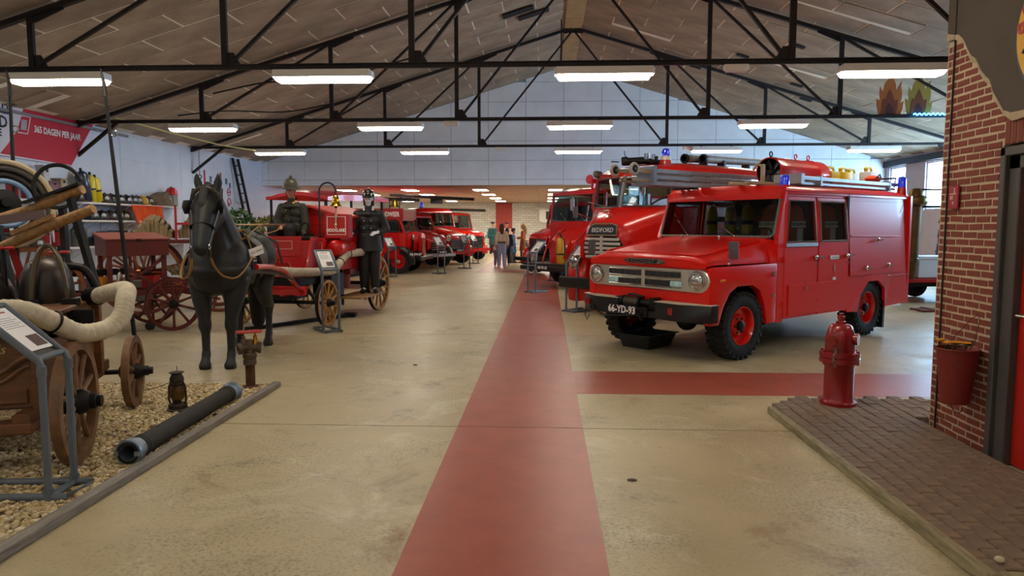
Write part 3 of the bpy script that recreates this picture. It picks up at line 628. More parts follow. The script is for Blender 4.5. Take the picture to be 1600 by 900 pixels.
g = G(); g.T = INV; g.bar((-4.35, 5.7, 1.79), (-3.85, 5.7, 1.95), .05, .02); g.ob('iron_strap', IRON, hp)
g = G(); g.T = INV; g.bar((-3.98, 5.75, 1.85), (-3.75, 5.7, 1.05), .05, .05); g.bar((-4.5, 5.6, 1.6), (-4.4, 5.6, .95), .05, .05); g.bar((-4.36, 5.4, 1.45), (-4.3, 5.42, .95), .05, .05); g.ob('lever_post', IRON, hp)
for k in range(2):
    g = G(); g.ring((.3+.6*k, .135, .55-.1*k), (0, 1, 0), .035, .006, 16, 6); g.ob('lifting_ring', IRON, hp)
g = G(); g.bb(.1, .5, .12, .17, .83, .88); g.bb(.1, .13, .05, .17, .84, .87); g.bb(.47, .5, .0, .17, .84, .97); g.cyl((.25, .14, .86), (.25, .02, .86), .045, n=16); g.ob('outlet_bracket', IRON, hp)
g = G(); g.T = INV; P = [(-3.45, 5.22, 1.06), (-3.22, 5.12, 1.115), (-3.06, 4.98, 1.13), (-2.99, 4.85, 1.08), (-2.975, 4.78, .98), (-3.02, 4.68, .895), (-3.10, 4.50, .89), (-3.13, 4.3, .99), (-3.17, 4.12, 1.08), (-3.28, 4.02, 1.10), (-3.5, 3.95, 1.08), (-3.9, 3.95, 1.0)]
def spline(P, k=8):
    P = [Vector(p) for p in P]; Q = [P[0]*2-P[1]] + P + [P[-1]*2-P[-2]]; out = []
    for i in range(1, len(Q)-2):
        a, b, c, d = Q[i-1:i+3]
        for j in range(k):
            t = j/k; out.append(.5*((2*b)+(c-a)*t+(2*a-5*b+4*c-d)*t*t+(3*b-a-3*c+d)*t**3))
    return out + [P[-1]]
Q = spline(P, 12); R_ = [.062 + (.003 if i % 3 == 0 else 0) for i in range(len(Q))]
def world_thing(name, label, cat, loc, rz=0, group=None):
    t = thing(name, label, cat, loc, rz, group); return t, (Matrix.Translation(loc) @ Matrix.Rotation(rz, 4, 'Z')).inverted()
g = G(); g.T = INV; g.tube(spline([(-3.85, 5.1, 1.04), (-3.74, 5.2, 1.25), (-3.58, 5.28, 1.27), (-3.48, 5.33, 1.04)], 6), .03, 10); g.ob('black_elbow_pipe', IRON, hp)
for p_ in ((-3.72, 5.22, 1.40), (-3.95, 4.95, 1.44)): g = G(); g.T = INV; g.ring(p_, (0, 0, 1), .06, .012, 20, 6); g.bar(Vector(p_)-Vector((.06, 0, 0)), Vector(p_)+Vector((.06, 0, 0)), .014, .014); g.ob('red_handwheel', REDM, hp)
g = G(); g.T = INV; g.tube([(-4.25, 4.9, 1.06), (-4.1, 4.8, 1.35), (-3.95, 4.95, 1.45), (-3.95, 4.95, 1.1)], .02, 8); g.ob('relief_pipe', IRON, hp)
t, iv = world_thing('suction_hose', 'thick off white canvas hose looping out over the wooden hand pump', 'hose', (-3.3, 4.8, .98))
g = G(); g.T = iv; g.tube(Q, R_, 16); g.ob('canvas', M('white_canvas', 'c9bfa8', .85, var=.16, vs=18, bump=.4, bs=50), t)
g = G(); g.T = iv; g.cyl((-3.52, 5.25, 1.055), (-3.42, 5.21, 1.065), .07); g.ob('coupling', IRON, t)
g = G(); g.T = iv; g.ring((-3.13, 4.3, .99), (-.05, -.2, .1), .07, .008, 20, 6); g.ob('hose_strap', IRON, t)
# hose reel
ax = Vector((.74, -.62, .12)).normalized(); t, iv = world_thing('hose_reel', 'large hose reel with cream rims behind the wooden pump, cut by the left edge', 'hose reel', (-4.84, 6.1, .02))
c0 = Vector((-4.84, 6.1, 1.79)); CR = M('cream_rim', 'b9a98a', .6, var=.15)
for k, (o_, R, m, r) in enumerate(((.06, .375, CR, .026), (.0, .36, M('grey_rim', '8e8a86', .6), .022), (-.06, .35, MATS['grey_rim'], .022), (.07, .2, M('blue_hose', '6f8fb8', .5), .024))):
    g = G(); g.T = iv; g.ring(c0+ax*o_, ax, R, r, 48, 8); g.ob('rim' if k < 3 else 'hose_coil', m, t)
for k in range(9):
    g = G(); g.T = iv; g.ring(c0+ax*(-.07+.035*(k % 5)), ax, (.315, .27)[k//5], .021, 40, 8); g.ob('hose_coil', M('dark_hose', '45413d', .8, var=.3), t)
g = G(); g.T = iv; g.lathe([(.05, -.25), (.06, -.1), (.13, -.08), (.13, .05), (.05, .06), (.04, .15)], c0, ax, 20); g.ob('hub', IRON, t)
g = G(); g.T = iv
for s in (-.2, ): 
    p = c0+ax*s; g.bar(p, (p.x-.25, p.y+.1, .02), .06, .06); g.bar(p, (p.x+.3, p.y+.25, .02), .06, .06)
g.ob('frame', REDM, t)
# pike poles
for (a, b, lb) in (((-5.10, 6.6, 2.96), (-4.98, 6.4, .75), 'dark pike pole standing left, in front of the red banner'), ((-4.24, 6.7, 2.98), (-3.90, 6.45, .5), 'tall dark pike pole leaning in front of the red chest cart')):
    t, iv = world_thing('pike_pole', lb, 'pole', (b[0], b[1], 0.03), group='pike poles'); a = Vector(a); b = Vector(b); d = (b-a)
    b2 = b + d*((b.z-.03)/-d.z)*1.0
    g = G(); g.T = iv; g.tube([a + d*.05, a+d*.4, b2], [.014, .019, .021], 10); g.ob('shaft', IRON, t)
    g = G(); g.T = iv; g.tube([a+d*.06, a+d*.01, a+Vector((-.01, 0, .04)), a+Vector((-.025, 0, .12))], [.02, .018, .014, .004], 8); g.tube([a+d*.1, a+d*.1+Vector((.05, -.02, .01)), a+d*.1+Vector((.08, -.02, .0))], [.008, .007, .004], 6); g.ob('hook', M('pole_iron', '3a3634', .5, .6), t)
    g = G(); g.T = iv; g.ring(a+d*.2+Vector((.04, 0, 0)), (0, 1, 0), .03, .006, 12, 6); g.ob('ring', CHR, t)
# iron ring (steering wheel shaped)
t, iv = world_thing('iron_wheel_ring', 'black iron wheel ring upright behind the wooden levers at left', 'iron ring', (-4.33, 6.1, 1.0)); c = Vector((-4.33, 6.1, 1.95))
g = G(); g.T = iv; g.ring(c, (.25, -1, .1), .19, .014, 40, 8, sq=(.7, 1.3)); g.ob('ring', IRON, t); g = G(); g.T = iv; g.bar(c+Vector((.02, .02, -.18)), (-4.3, 6.14, .03), .05, .05); g.ob('stem', STEEL, t)

# lantern, dark suction pipe, standpipe
t = thing('hurricane_lantern', 'rusty hurricane lantern on the gravel', 'lantern', (-3.14, 5.77, .03))
RUST = M('rusty_tin', '3a302b', .6, .4, var=.4, vs=9)
G().lathe([(.092, 0), (.092, .012), (.075, .02), (.075, .05), (.06, .062), (.03, .066), (.03, .085)], n=24).ob('tank', RUST, t)
G().lathe([(.035, .085), (.055, .11), (.068, .15), (.066, .18), (.05, .215), (.042, .225)], n=24, caps=False).ob('globe', glass('smoky_glass', 'b8a48c', .75), t)
G().lathe([(.052, .215), (.056, .235), (.05, .245), (.056, .25), (.056, .28), (.045, .3), (.04, .315), (.06, .325), (.06, .33), (.01, .34)], n=24).ob('chimney', RUST, t)
for s in (-1, 1): G().tube([(s*.06, 0, .045), (s*.075, 0, .09), (s*.072, 0, .2), (s*.05, 0, .25)], .0085, 8).ob('side_tube', RUST, t)
G().tube([(0, -.072, .05), (0, -.076, .15), (0, -.06, .235)], .006, 6).ob('guard_wire', RUST, t); G().tube([(.0, 0, .335), (.006, 0, .36), (.003, 0, .385)], .003, 5).ob('ring', RUST, t)
G().tube([(-.06, 0, .24), (-.16, -.02, .2), (-.24, .0, .18), (-.3, .01, .165)], .003, 5).ob('bail', RUST, t)
a, b = Vector((-2.752, 4.42, .105)), Vector((-2.845, 6.17, .1)); d = (b-a).normalized(); t, iv = world_thing('suction_pipe', 'long dark ribbed suction pipe with metal couplings lying along the gravel edge', 'pipe', (a.x, a.y, .03))
HRUB = M('dark_ribbed_rubber', '23211f', .7, var=.2, vs=10)
g = G(); g.T = iv; n = 130; g.tube([a+d*(.06+(1.6)*i/n) for i in range(n+1)], [.067+(.002 if i % 2 else 0) for i in range(n+1)], 20, caps=False); g.ob('hose', HRUB, t)
CPL = M('coupling_metal', '8496a8', .35, .8, var=.15)
for k, (c, s) in enumerate(((a, 1), (b, -1))):
    g = G(); g.T = iv; g.lathe([(.048, .12), (.048, .0), (.056, -.012), (.086, -.012), (.09, 0), (.09, .03), (.08, .045), (.075, .06), (.075, .1)], c, d*s, 32, caps=False); g.ob('coupling', CPL, t)
    g = G(); g.T = iv; g.lathe([(.05, .02), (.05, .15)], c, d*s, 24, caps=False); g.lathe([(.055, -.0135), (.074, -.0135)], c, d*s, 24, caps=False); g.cyl(c+d*s*.14, c+d*s*.145, .05); g.ob('rubber_seal', BLACK, t)
    for q in (.10, .13, .16):
        g = G(); g.T = iv; g.ring(c+d*s*q, d, .07, .006, 28, 6); g.ob('clamp', M('clamp_steel', '4b4843', .5, .6), t)
    for q in range(2):
        u, v, _ = basis(d); e = u if q else -u; g = G(); g.T = iv; g.box(c-d*s*.02+e*.066, (.03, .025, .03)); g.ob('lug', CPL, t)
t = thing('standpipe', 'rusty hydrant standpipe with two red handwheels at the far corner of the gravel bed', 'standpipe', (-2.875, 6.64, 0))
OB = M('rusty_bronze', '5c4f42', .6, .5, var=.35, vs=7)
G().bb(-.16, .17, -.13, .12, 0, .03).ob('base_board', WOOD, t, bevel=.004)
G().lathe([(.075, .03), (.075, .045), (.045, .05), (.045, .26)], n=20).ob('pipe', M('rust_brown', '5a3a28', .7, .3, var=.4, vs=6), t)
G().lathe([(.05, .25), (.062, .26), (.062, .3), (.055, .31), (.066, .33), (.066, .36), (.05, .37), (.045, .42), (.05, .46), (.03, .5)], n=20).ob('body', OB, t)
for d, nm in (((-.75, -.6, -.12), 0), ((.8, .3, -.1), 1)):
    d = Vector(d).normalized(); c = Vector((0, 0, .43)); g = G(); g.lathe([(.045, 0), (.045, .07), (.056, .075), (.056, .11), (.042, .11), (.036, .06)], c, d, 18); g.ob('outlet', OB, t)
    q = c+d*.055; g = G(); g.lathe([(.035, 0), (.025, .06), (.018, .08), (.02, .1), (.01, .105), (.01, .15)], q+Vector((0, 0, .01)), (0, 0, 1), 14); g.ob('valve_spindle', BRASS if nm else OB, t)
    hw = q+Vector((0, 0, .155)); g = G(); g.ring(hw, (0, 0, 1), .062, .011, 24, 6); 
    for i in range(5): a_ = i*2*PI/5; g.cyl(hw, hw+Vector((.058*math.cos(a_), .058*math.sin(a_), 0)), .007, n=6)
    g.ob('handwheel', M('handwheel_red', 'a8322c', .5), t)
# ---------------------------------------------------------------- vehicles: shared builders
SEAL = M('rubber_seal', '4c4a48', .6)
DKIN = M('dark_interior', '191413', .8)
LENS = M('headlamp_lens', 'd4d8d8', .12, .8, var=.35, vs=30)
PLATE = M('dark_blue_plate', '10142a', .5)
AMBER = M('amber_lens', 'e07a14', .2, coat=.5)
RREF = M('red_reflector', '8a1a1c', .2, coat=.5)
CREAM = M('cream_paint', 'cfc4a4', .5)
def wheel(par, c, R, w, side, rimmat=RED, tread=True, hubmat=None, rr=.56, name='wheel', n=40):
    """road wheel, axis along local y, outer face towards side*y"""
    c = Vector(c); ax = Vector((0, side, 0)); h = w/2
    wo = G().lathe([(R*rr, -h*.8), (R*(rr+.06), -h), (R*.86, -h), (R*.96, -h*.86), (R*.975, -h*.5), (R*.975, h*.5), (R*.96, h*.86), (R*.86, h), (R*(rr+.08), h*1.0), (R*rr, h*.85), (R*rr, -h*.8)], c, ax, n, caps=False)
    if tread:
        k = 26
        for i in range(k):
            for s in (-1, 1):
                a = 2*PI*(i+.25*(1+s))/k; d = Vector((math.cos(a), 0, math.sin(a))); q = c + d*(R*.975) + ax*(s*h*.52)
                m = Matrix((d.cross(ax), ax, d)).transposed() @ Matrix.Rotation(s*.25, 3, 'Z'); wo.box(q, (R*.13, h*.86, R*.055), m)
                q = c + d*(R*.93) + ax*(s*h*.99); wo.box(q, (R*.11, h*.1, R*.1), m)
    wo = wo.ob(name, RUB, par)
    g = G(); o = h*.72
    g.lathe([(R*rr*1.02, h*.93), (R*rr*.97, h*.95), (R*rr*.9, h*.7), (R*rr*.86, h*.3), (R*rr*.62, h*.22), (R*rr*.5, h*.5), (R*rr*.3, h*.55), (.001, h*.55)], c, ax, 32, caps=False); g.ob('rim', rimmat, wo)
    g = G(); g.lathe([(R*rr*.27, h*.5), (R*rr*.26, h*.85), (R*rr*.16, h*.95), (.001, h*.97)], c, ax, 16, caps=False)
    for i in range(6):
        a = i*PI/3; q = c + Vector((math.cos(a), 0, math.sin(a)))*R*rr*.4; g.cyl(q+ax*h*.5, q+ax*h*.62, R*.035, n=6)
    g.ob('hub', hubmat or IRON, wo); return wo
def lamp(par, c, d, r, ring=CHR, name='headlamp', depth=.05):
    c = Vector(c); d = Vector(d).normalized()
    b = G().lathe([(r*.6, -depth), (r, -depth*.3), (r*1.08, 0), (r*1.05, .012), (r*.92, .014), (r*.9, .0)], c, d, 24, caps=False).ob(name, ring, par)
    g = G(); g.lathe([(r*.94, .002), (r*.8, .018), (r*.4, .03), (.001, .033)], c, d, 24, caps=False); g.ob('lens', LENS, b); return b
def beacon(par, c, h=.13, r=.06, base=RED, bh=.04, lens=BLUE, name='beacon'):
    c = Vector(c); b = G().lathe([(r*1.25, 0), (r*1.05, bh), (r, bh)], c, (0, 0, 1), 20).ob(name, base, par)
    G().lathe([(r, bh), (r*1.0, bh+h*.75), (r*.8, bh+h*.94), (r*.3, bh+h), (.001, bh+h)], c, (0, 0, 1), 20).ob('lens', lens, b); return b
def plate(par, mtx, s, w=.5, h=.11, size=.1, m=PLATE, wide=.92):
    g = G(); g.T = mtx; g.bb(-w/2, w/2, -h/2, h/2, -.006, .002); p = g.ob('number_plate', m, par)
    text('lettering', s, size, WPRINT, p, mtx @ Matrix.Translation((0, 0, .0035)), .001, wide=wide, bold=.003); return p
def rsec(x, hw, z0, z1, r=.1, ht=None, crown=0., n=5):
    """rounded section in the yz plane at x: bottom half width hw, top half width ht"""
    ht = hw if ht is None else ht; P = [(x, -hw, z0), (x, -hw*.999, z0+.0)]; P = [(x, -hw, z0)]
    for i in range(n+1):
        a = PI - PI/2*i/n; P.append((x, -ht+r+r*math.cos(a), z1-r+r*math.sin(a)))
    if crown:
        for q in (-.5, 0, .5): P.append((x, q*(ht-r), z1+crown*(1-q*q)))
    for i in range(n+1):
        a = PI/2 - PI/2*i/n; P.append((x, ht-r+r*math.cos(a), z1-r+r*math.sin(a)))
    P.append((x, hw, z0)); return P
def wiper(par, a, b):
    g = G(); a, b = Vector(a), Vector(b); g.tube([a, (a+b)/2+Vector((.01, 0, 0)), b], .006, 6); g.bar(a+(b-a)*.35, b+(b-a)*.12, .012, .012); g.ball(a, .014, 8, 6); g.ob('wiper', CHR, par)
SHADOWS = []

# ---------------------------------------------------------------- the near red 4x4 appliance
T1 = thing('fire_truck', 'bright red four wheel drive fire truck with chrome grille, nearest on the right', 'fire truck', (1.739, 9.175, 0), math.atan2(-.648, -.762))
RB_ = M('bright_red_paint', 'e0140a', .32, coat=.15, var=.03, vs=2)
def sy(s): return lambda u, w, t: (u, s*(.97 - max(0, w-1.35)*.1 + t), w)
arcF = [(.50, .46), (.42, .66), (.30, .82), (.15, .89), (-.15, .89), (-.3, .82), (-.40, .66), (-.46, .40)]
arcR = [(-2.72, .38), (-2.80, .62), (-3.02, .80), (-3.32, .80), (-3.52, .68), (-3.56, .38)]
for s in (-1, 1):
    f = sy(s)
    g = G(); g.prism([(.66, .46), (.69, .75), (.69, 1.06), (.62, 1.13), (-.66, 1.14), (-.66, .40)]+arcF[::-1][0:0]+[(-.46, .40)]+arcF[::-1][1:], f, -.10, .0); g.ob('fender', RB_, T1, bevel=.018, seg=2)
    g = G(); g.prism([(-.665, .40), (-.665, 1.39), (-.80, 1.39), (-.80, .40)], f, -.05, 0); g.prism([(-.665, 1.39), (-.86, 2.05), (-.90, 2.05), (-.80, 1.39)], f, -.06, 0)   # cowl side, A pillar
    g.prism([(-2.42, .40), (-2.72, .38)]+arcR[1:]+[(-3.56, .40), (-4.30, .42), (-4.30, 2.05), (-2.42, 2.05)], f, -.04, 0)                                                       # rear body
    g.prism([(-.8, 1.98), (-.8, 2.05), (-2.42, 2.05), (-2.42, 1.98)], f, -.05, 0); g.ob('body_side', RB_, T1, smooth=30)
    for nm, a, b in (('front_door', -.80, -1.60), ('rear_door', -1.615, -2.41)):
        fd = lambda u, w, t, f=f: f(u, w, t+.006)
        g = G(); g.prism([(a-.006, .43), (a-.006, 1.40), (b+.006, 1.40), (b+.006, .43)], fd, -.04, 0)
        ta = a-.10 if nm == 'front_door' else a
        g.prism([(a-.006, 1.40), (ta-.006, 1.97), (ta-.07, 1.97), (a-.055, 1.40)], fd, -.04, 0); g.prism([(b+.006, 1.40), (b+.006, 1.97), (b+.06, 1.97), (b+.06, 1.40)], fd, -.04, 0)
        g.prism([(ta-.006, 1.92), (ta-.006, 1.975), (b+.006, 1.975), (b+.006, 1.92)], fd, -.04, 0); d = g.ob(nm, RB_, T1, bevel=.006)
        g = G(); fs = lambda u, w, t, f=f: f(u, w, t-.004)
        w0, w1 = (a-.05, ta-.065), (b+.06, b+.06)
        g.prism([(w0[0], 1.395), (w0[1], 1.925), (w1[1], 1.925), (w1[0], 1.395)], fs, -.012, -.006); g.ob('window_glass', VGLS, d)
        g = G(); fr = [(w0[0], 1.40), (w0[1], 1.92), (w1[1], 1.92), (w1[0], 1.40)]
        g.tube([f(u, w, .008) for u, w in fr], .011 if nm == 'front_door' else .016, 6, close=True); g.ob('window_seal', M('grey_seal', '6e6a68', .5) if nm == 'rear_door' else SEAL, d)
        if nm == 'front_door': g = G(); g.prism([(a-.02, 1.335), (a-.02, 1.385), (b+.03, 1.385), (b+.03, 1.335)], f, .008, .022); g.ob('sill_moulding', ALU, d, bevel=.006)
        g = G(); q = Vector(f(b+.06 if nm == 'rear_door' else b+.07, 1.19, .02)); g.ball(q, (.035, .018, .035), 12, 8); g.bar(q+Vector((0, s*.03, 0)), q+Vector((-.11, s*.035, .012)), .022, .02); g.cyl(q+Vector((0, 0, -.09)), q+Vector((0, s*.012, -.09)), .014); g.ob('door_handle', CHR, d)
        for z in (.62, 1.18):
            g = G(); q = Vector(f(a+.005, z, .01)); g.cyl(q+Vector((0, 0, -.035)), q+Vector((0, 0, .035)), .012, n=8); g.ob('hinge', RB_, d)
    # seams, mouldings, lockers
    f2 = lambda u, w, t, f=f: f(u, w, t)
    g = G(); g.prism([(-2.46, 1.455), (-2.46, 1.47), (-3.98, 1.455), (-3.98, 1.44)], f2, 0, .012); g.ob('moulding', RB_, T1)
    g = G(); g.prism([(-3.64, .845), (-3.64, .857), (-4.30, .865), (-4.30, .853)], f2, 0, .012); g.prism([(-2.46, .965), (-2.46, .975), (-3.5, 1.0), (-3.5, .99)], f2, 0, .008); g.ob('moulding', M('light_moulding', 'd0605a', .3), T1)
    g = G(); g.prism([(-.90, .46), (-.90, .86), (-1.95, .86), (-1.95, .46)], lambda u, w, t: f(u, w, t+.008), 0, .01); g.ob('locker_door', RB_, T1, bevel=.005)
    g = G(); g.prism([(-2.47, .9), (-2.47, 1.95), (-4.0, 1.95), (-4.0, .9)], f2, 0, .006); lk = g.ob('locker_door', RB_, T1, bevel=.004)
    for (u, z) in ((-3.25, 1.40), (-2.92, 1.0), (-3.60, 1.02)):
        g = G(); q = Vector(f(u, z, .02)); g.lathe([(.034, -.02), (.03, 0), (.012, .006), (.012, .03)], q, (0, s, 0), 14); g.bar(q+Vector((.03, s*.025, 0)), q+Vector((-.09, s*.025, 0)), .016, .016); g.ob('latch', CHR, lk)
    g = G(); g.prism([(-3.545, .08), (-3.545, .5), (-3.60, .5), (-3.60, .08)], f2, -.3, -.02); g.ob('mud_flap', BLACK, T1)
    g = G(); g.prism([(.50, .955), (.50, .985), (.41, .985), (.41, .955)], f2, 0, .012); g.ob('side_marker', AMBER, T1, bevel=.004)
    g = G(); g.cyl(f(-.57, 1.01, 0), f(-.57, 1.01, .022), .03, n=16); g.cyl(f(-.57, 1.01, .02), f(-.57, 1.01, .035), .014, n=10); g.ob('filler_cap', CHR, T1)
    g = G(); g.cyl(f(-.58, .74, 0), f(-.58, .74, .018), .022, n=12); g.cyl(f(-1.3, .80, .01), f(-1.3, .80, .03), .018, n=12); g.ob('socket', ALU, T1)
    g = G(); g.prism([(-1.90, 1.15), (-1.90, 1.205), (-2.13, 1.205), (-2.13, 1.15)], lambda u, w, t: f(u, w, t+.008), 0, .004); p = g.ob('name_plate', PAPER, T1)
    g = G(); g.prism([(-1.93, 1.172), (-1.93, 1.183), (-2.1, 1.183), (-2.1, 1.172)], lambda u, w, t: f(u, w, t+.012), 0, .001); g.ob('printed_lines', MATS['print_grey'], p)
    g = G(); g.prism([(-2.0, 1.03), (-2.03, .95), (-2.06, 1.03), (-2.05, 1.09), (-2.01, 1.09)], lambda u, w, t: f(u, w, t+.007), 0, .002); g.ob('crest', M('crest_gold', 'a8642c', .5), T1); g = G(); g.prism([(-1.99, .87), (-1.99, .91), (-2.07, .91), (-2.07, .87)], lambda u, w, t: f(u, w, t+.007), 0, .002); g.ob('small_badge', PAPER, T1)
    wheel(T1, (0, s*.83, .41), .41, .25, s); wheel(T1, (-3.13, s*.80, .41), .41, .25, s)
    # inner arches
    g = G(); g.bb(-.5, .55, min(s*.45, s*.9), max(s*.45, s*.9), .9, .93); g.bb(.53, .56, min(s*.5, s*.92), max(s*.5, s*.92), .5, .92); g.bb(-.52, -.49, min(s*.45, s*.92), max(s*.45, s*.92), .38, .92)
    g.bb(-3.6, -2.66, min(s*.45, s*.93), max(s*.45, s*.93), .82, .85); g.bb(-2.69, -2.66, min(s*.5, s*.92), max(s*.5, s*.92), .4, .85); g.bb(-3.6, -3.57, min(s*.5, s*.93), max(s*.5, s*.93), .4, .85); g.ob('inner_arch', BLACK, T1)
# under body, rear, roof
g = G(); g.bb(-4.2, .6, -.45, .45, .48, .86); g.bb(-4.28, -.5, -.62, .62, .40, .46); g.cyl((0, -.75, .41), (0, .75, .41), .05); g.ball((0, .12, .40), .14, 12, 8); g.cyl((-3.13, -.75, .41), (-3.13, .75, .41), .05); g.ob('chassis', BLACK, T1)
g = G(); g.bb(-4.34, -4.28, -.96, .96, .42, 2.06); g.bb(-4.30, -2.44, -.9, .9, .92, .96); g.ob('rear_panel', RB_, T1)
def roofsec(x, z, hw=.93): return [(x, -hw, z-.06), (x, -hw, z-.02), (x, -hw+.03, z+.02), (x, -hw+.12, z+.05), (x, -.4, z+.075), (x, .4, z+.075), (x, hw-.12, z+.05), (x, hw-.03, z+.02), (x, hw, z-.02), (x, hw, z-.06)]
g = G(); g.rings([roofsec(-.80, 2.0, .90), roofsec(-.84, 2.05, .915), roofsec(-.95, 2.065), roofsec(-2.4, 2.07), roofsec(-4.28, 2.07), roofsec(-4.35, 2.05, .92)]); g.ob('roof', RB_, T1, smooth=40)
for s in (-1, 1): G().tube([(-.84, s*.935, 2.045), (-4.33, s*.925, 2.05)], .012, 6).ob('rain_gutter', RB_, T1)
# cowl, hood, valance, grille
def hsec(x, zs, zt, hw=.93): return [(x, -hw, zs), (x, -hw, zs+.05), (x, -hw+.06, zt-.03), (x, -hw+.2, zt), (x, -.35, zt+.012), (x, .0, zt+.02), (x, .35, zt+.012), (x, hw-.2, zt), (x, hw-.06, zt-.03), (x, hw, zs+.05), (x, hw, zs)]
g = G(); g.rings([hsec(.70, 1.10, 1.165, .92), hsec(.715, 1.12, 1.20, .92), hsec(.68, 1.14, 1.235), hsec(.55, 1.15, 1.26), hsec(.2, 1.15, 1.325), hsec(-.3, 1.15, 1.395), hsec(-.52, 1.15, 1.42)]); hood = g.ob('hood', RB_, T1, smooth=50)
g = G(); g.tube([(.62, -.74, 1.257), (.62, -.5, 1.268), (.60, .0, 1.273), (.62, .5, 1.268), (.62, .74, 1.257), (.5, .80, 1.277), (.0, .80, 1.355), (-.5, .80, 1.415)], .012, 8); g.tube([(.62, -.74, 1.257), (.5, -.80, 1.277), (-.5, -.80, 1.415)], .012, 8); g.ob('pressed_bead', RB_, hood)
g = G(); g.rings([hsec(-.525, 1.14, 1.42, .95), hsec(-.66, 1.14, 1.455, .96), hsec(-.70, 1.14, 1.45, .96)]); g.ob('cowl', RB_, T1, smooth=50)
for y in (.25, -.35): g = G(); g.cyl((-.45, y, 1.42), (-.45, y, 1.455), .012, n=8); g.ball((-.45, y, 1.46), .018, 8, 6); g.ob('hood_catch', CHR, hood)
# badge
g = G(); g.prism([(-.34, .0), (-.24, -.035), (.26, -.035), (.36, -.002), (.26, .03), (-.24, .03)], lambda u, w, t: (t, u, 1.175+w), .70, .725); bd = g.ob('hood_badge', CHR, T1, bevel=.006)
g = G(); g.prism([(-.21, -.024), (.22, -.024), (.24, .02), (-.22, .02)], lambda u, w, t: (t, u, 1.175+w), .72, .727); g.ob('badge_inlay', BLACK, bd)
text('lettering', 'KROVAGT', .052, CHR, bd, frame((.7285, .0, 1.173), (0, 1, 0), (0, 0, 1)), .003, wide=1.55, bold=.001)
g = G(); g.bb(.55, .67, -.95, .95, .66, 1.12); g.ob('front_panel', RB_, T1, bevel=.01)
g = G(); g.bb(.66, .675, -.9, .9, .72, .83); g.ob('valance', RB_, T1, bevel=.004)
def stad(hw, z0, z1, n=8):
    zc, r = (z0+z1)/2, (z1-z0)/2; P = [(hw-r+r*math.cos(a), zc+r*math.sin(a)) for a in [-PI/2+PI*i/n for i in range(n+1)]]
    return P + [(-u, w) for u, w in P[::-1]][::1]
GR = M('satin_chrome', 'dad7ce', .34, .8, var=.06)
g = G(); g.prism(stad(.97, .835, 1.105), lambda u, w, t: (t, u, w), .66, .70); gr = g.ob('grille_surround', GR, T1, bevel=.012)
for y0, y1 in ((-.58, -.03), (.03, .58)):
    for z0, z1 in ((.985, 1.065), (.875, .955)):
        g = G(); g.bb(.69, .703, y0, y1, z0, z1); gi = g.ob('grille_opening', M('grille_black', '16171a', .6), gr)
        g = G()
        for i in range(5): z = z0+(z1-z0)*(i+.5)/5; g.bb(.702, .708, y0+.01, y1-.01, z-.003, z+.003)
        for i in range(5): y = y0+(y1-y0)*(i+.7)/5.4; g.bb(.702, .710, y-.004, y+.004, z0, z1)
        g.ob('grille_bars', M('grille_bar', '55575e', .4, .6), gi)
        g = G(); g.tube([(.704, y0, z0), (.704, y0, z1), (.704, y1, z1), (.704, y1, z0)], .009, 6, close=True); g.ob('grille_trim', CHR, gr)
for s in (-1, 1):
    lamp(T1, (.705, s*.80, .97), (1, 0, 0), .092); g = G(); g.ring((.706, s*.80, .97), (1, 0, 0), .108, .012, 28, 6); g.ob('lamp_bezel', CHR, gr)
    g = G(); g.bb(.70, .72, min(s*.42, s*.60), max(s*.42, s*.60), .885, .95); g.ob('turn_lamp', M('clear_turn_lens', 'b8e4f0', .15, coat=1., var=.3, vs=12), gr, bevel=.01)
# bumper with winch
BM = M('bumper_black', '141519', .45, var=.1)
g = G(); 
for s in (-1, 1):
    pts = [(.84, s*.30), (.86, s*.66), (.72, s*1.02), (.58, s*1.02), (.66, s*.6), (.66, s*.30)]
    g.prism(pts, lambda u, w, t: (u, w, t), .50, .70)
g.bb(.70, .84, -.32, .32, .50, .58); g.ob('bumper', BM, T1, bevel=.004)
DIA = M('tread_plate', 'd8d2c2', .5, .25, var=.1, vs=30, bump=.8, bs=70)
g = G()
for s in (-1, 1): g.prism([(.845, s*.30), (.865, s*.66), (.722, s*1.025), (.58, s*1.02), (.66, s*.6), (.66, s*.30)], lambda u, w, t: (u, w, t), .70, .708)
tp = g.ob('tread_plate', DIA, T1, kind='stuff')
st = G()
for s in (-1, 1):
    for i in range(16):
        for j in range(3): st.box((.70+.05*j, s*(.34+.033*i), .709), (.028, .006, .003), (0, 0, .7 if (i+j) % 2 else -.7))
st.ob('tread_studs', DIA, tp, kind='stuff', smooth=0)
g = G(); g.cyl((.76, -.25, .66), (.76, .02, .66), .06, n=20); g.cyl((.76, .02, .66), (.76, .22, .66), .05, n=20); g.cyl((.76, -.28, .66), (.76, -.25, .66), .075, n=20); g.cyl((.76, .0, .66), (.76, .03, .66), .075, n=20)
g.bb(.70, .82, .2, .28, .6, .74); g.bb(.70, .82, -.36, -.28, .58, .72); g.tube([(.8, .1, .74), (.78, -.05, .76), (.76, -.2, .75)], .015, 8); g.ob('winch', M('winch_black', '1d1c1d', .4, .5, var=.3), T1)
g = G()
for i in range(9): g.ring((.76, -.22+.025*i, .66), (0, 1, 0), .063, .008, 20, 5)
g.ob('winch_cable', M('steel_cable', '6d675c', .45, .7), T1)
g = G(); g.bb(.84, .86, .0, .2, .50, .62); g.ring((.87, .08, .56), (1, 0, 0), .04, .013, 16, 6); g.ring((.88, .13, .5), (0, 1, .3), .03, .01, 14, 6); g.ob('fairlead', IRON, T1)
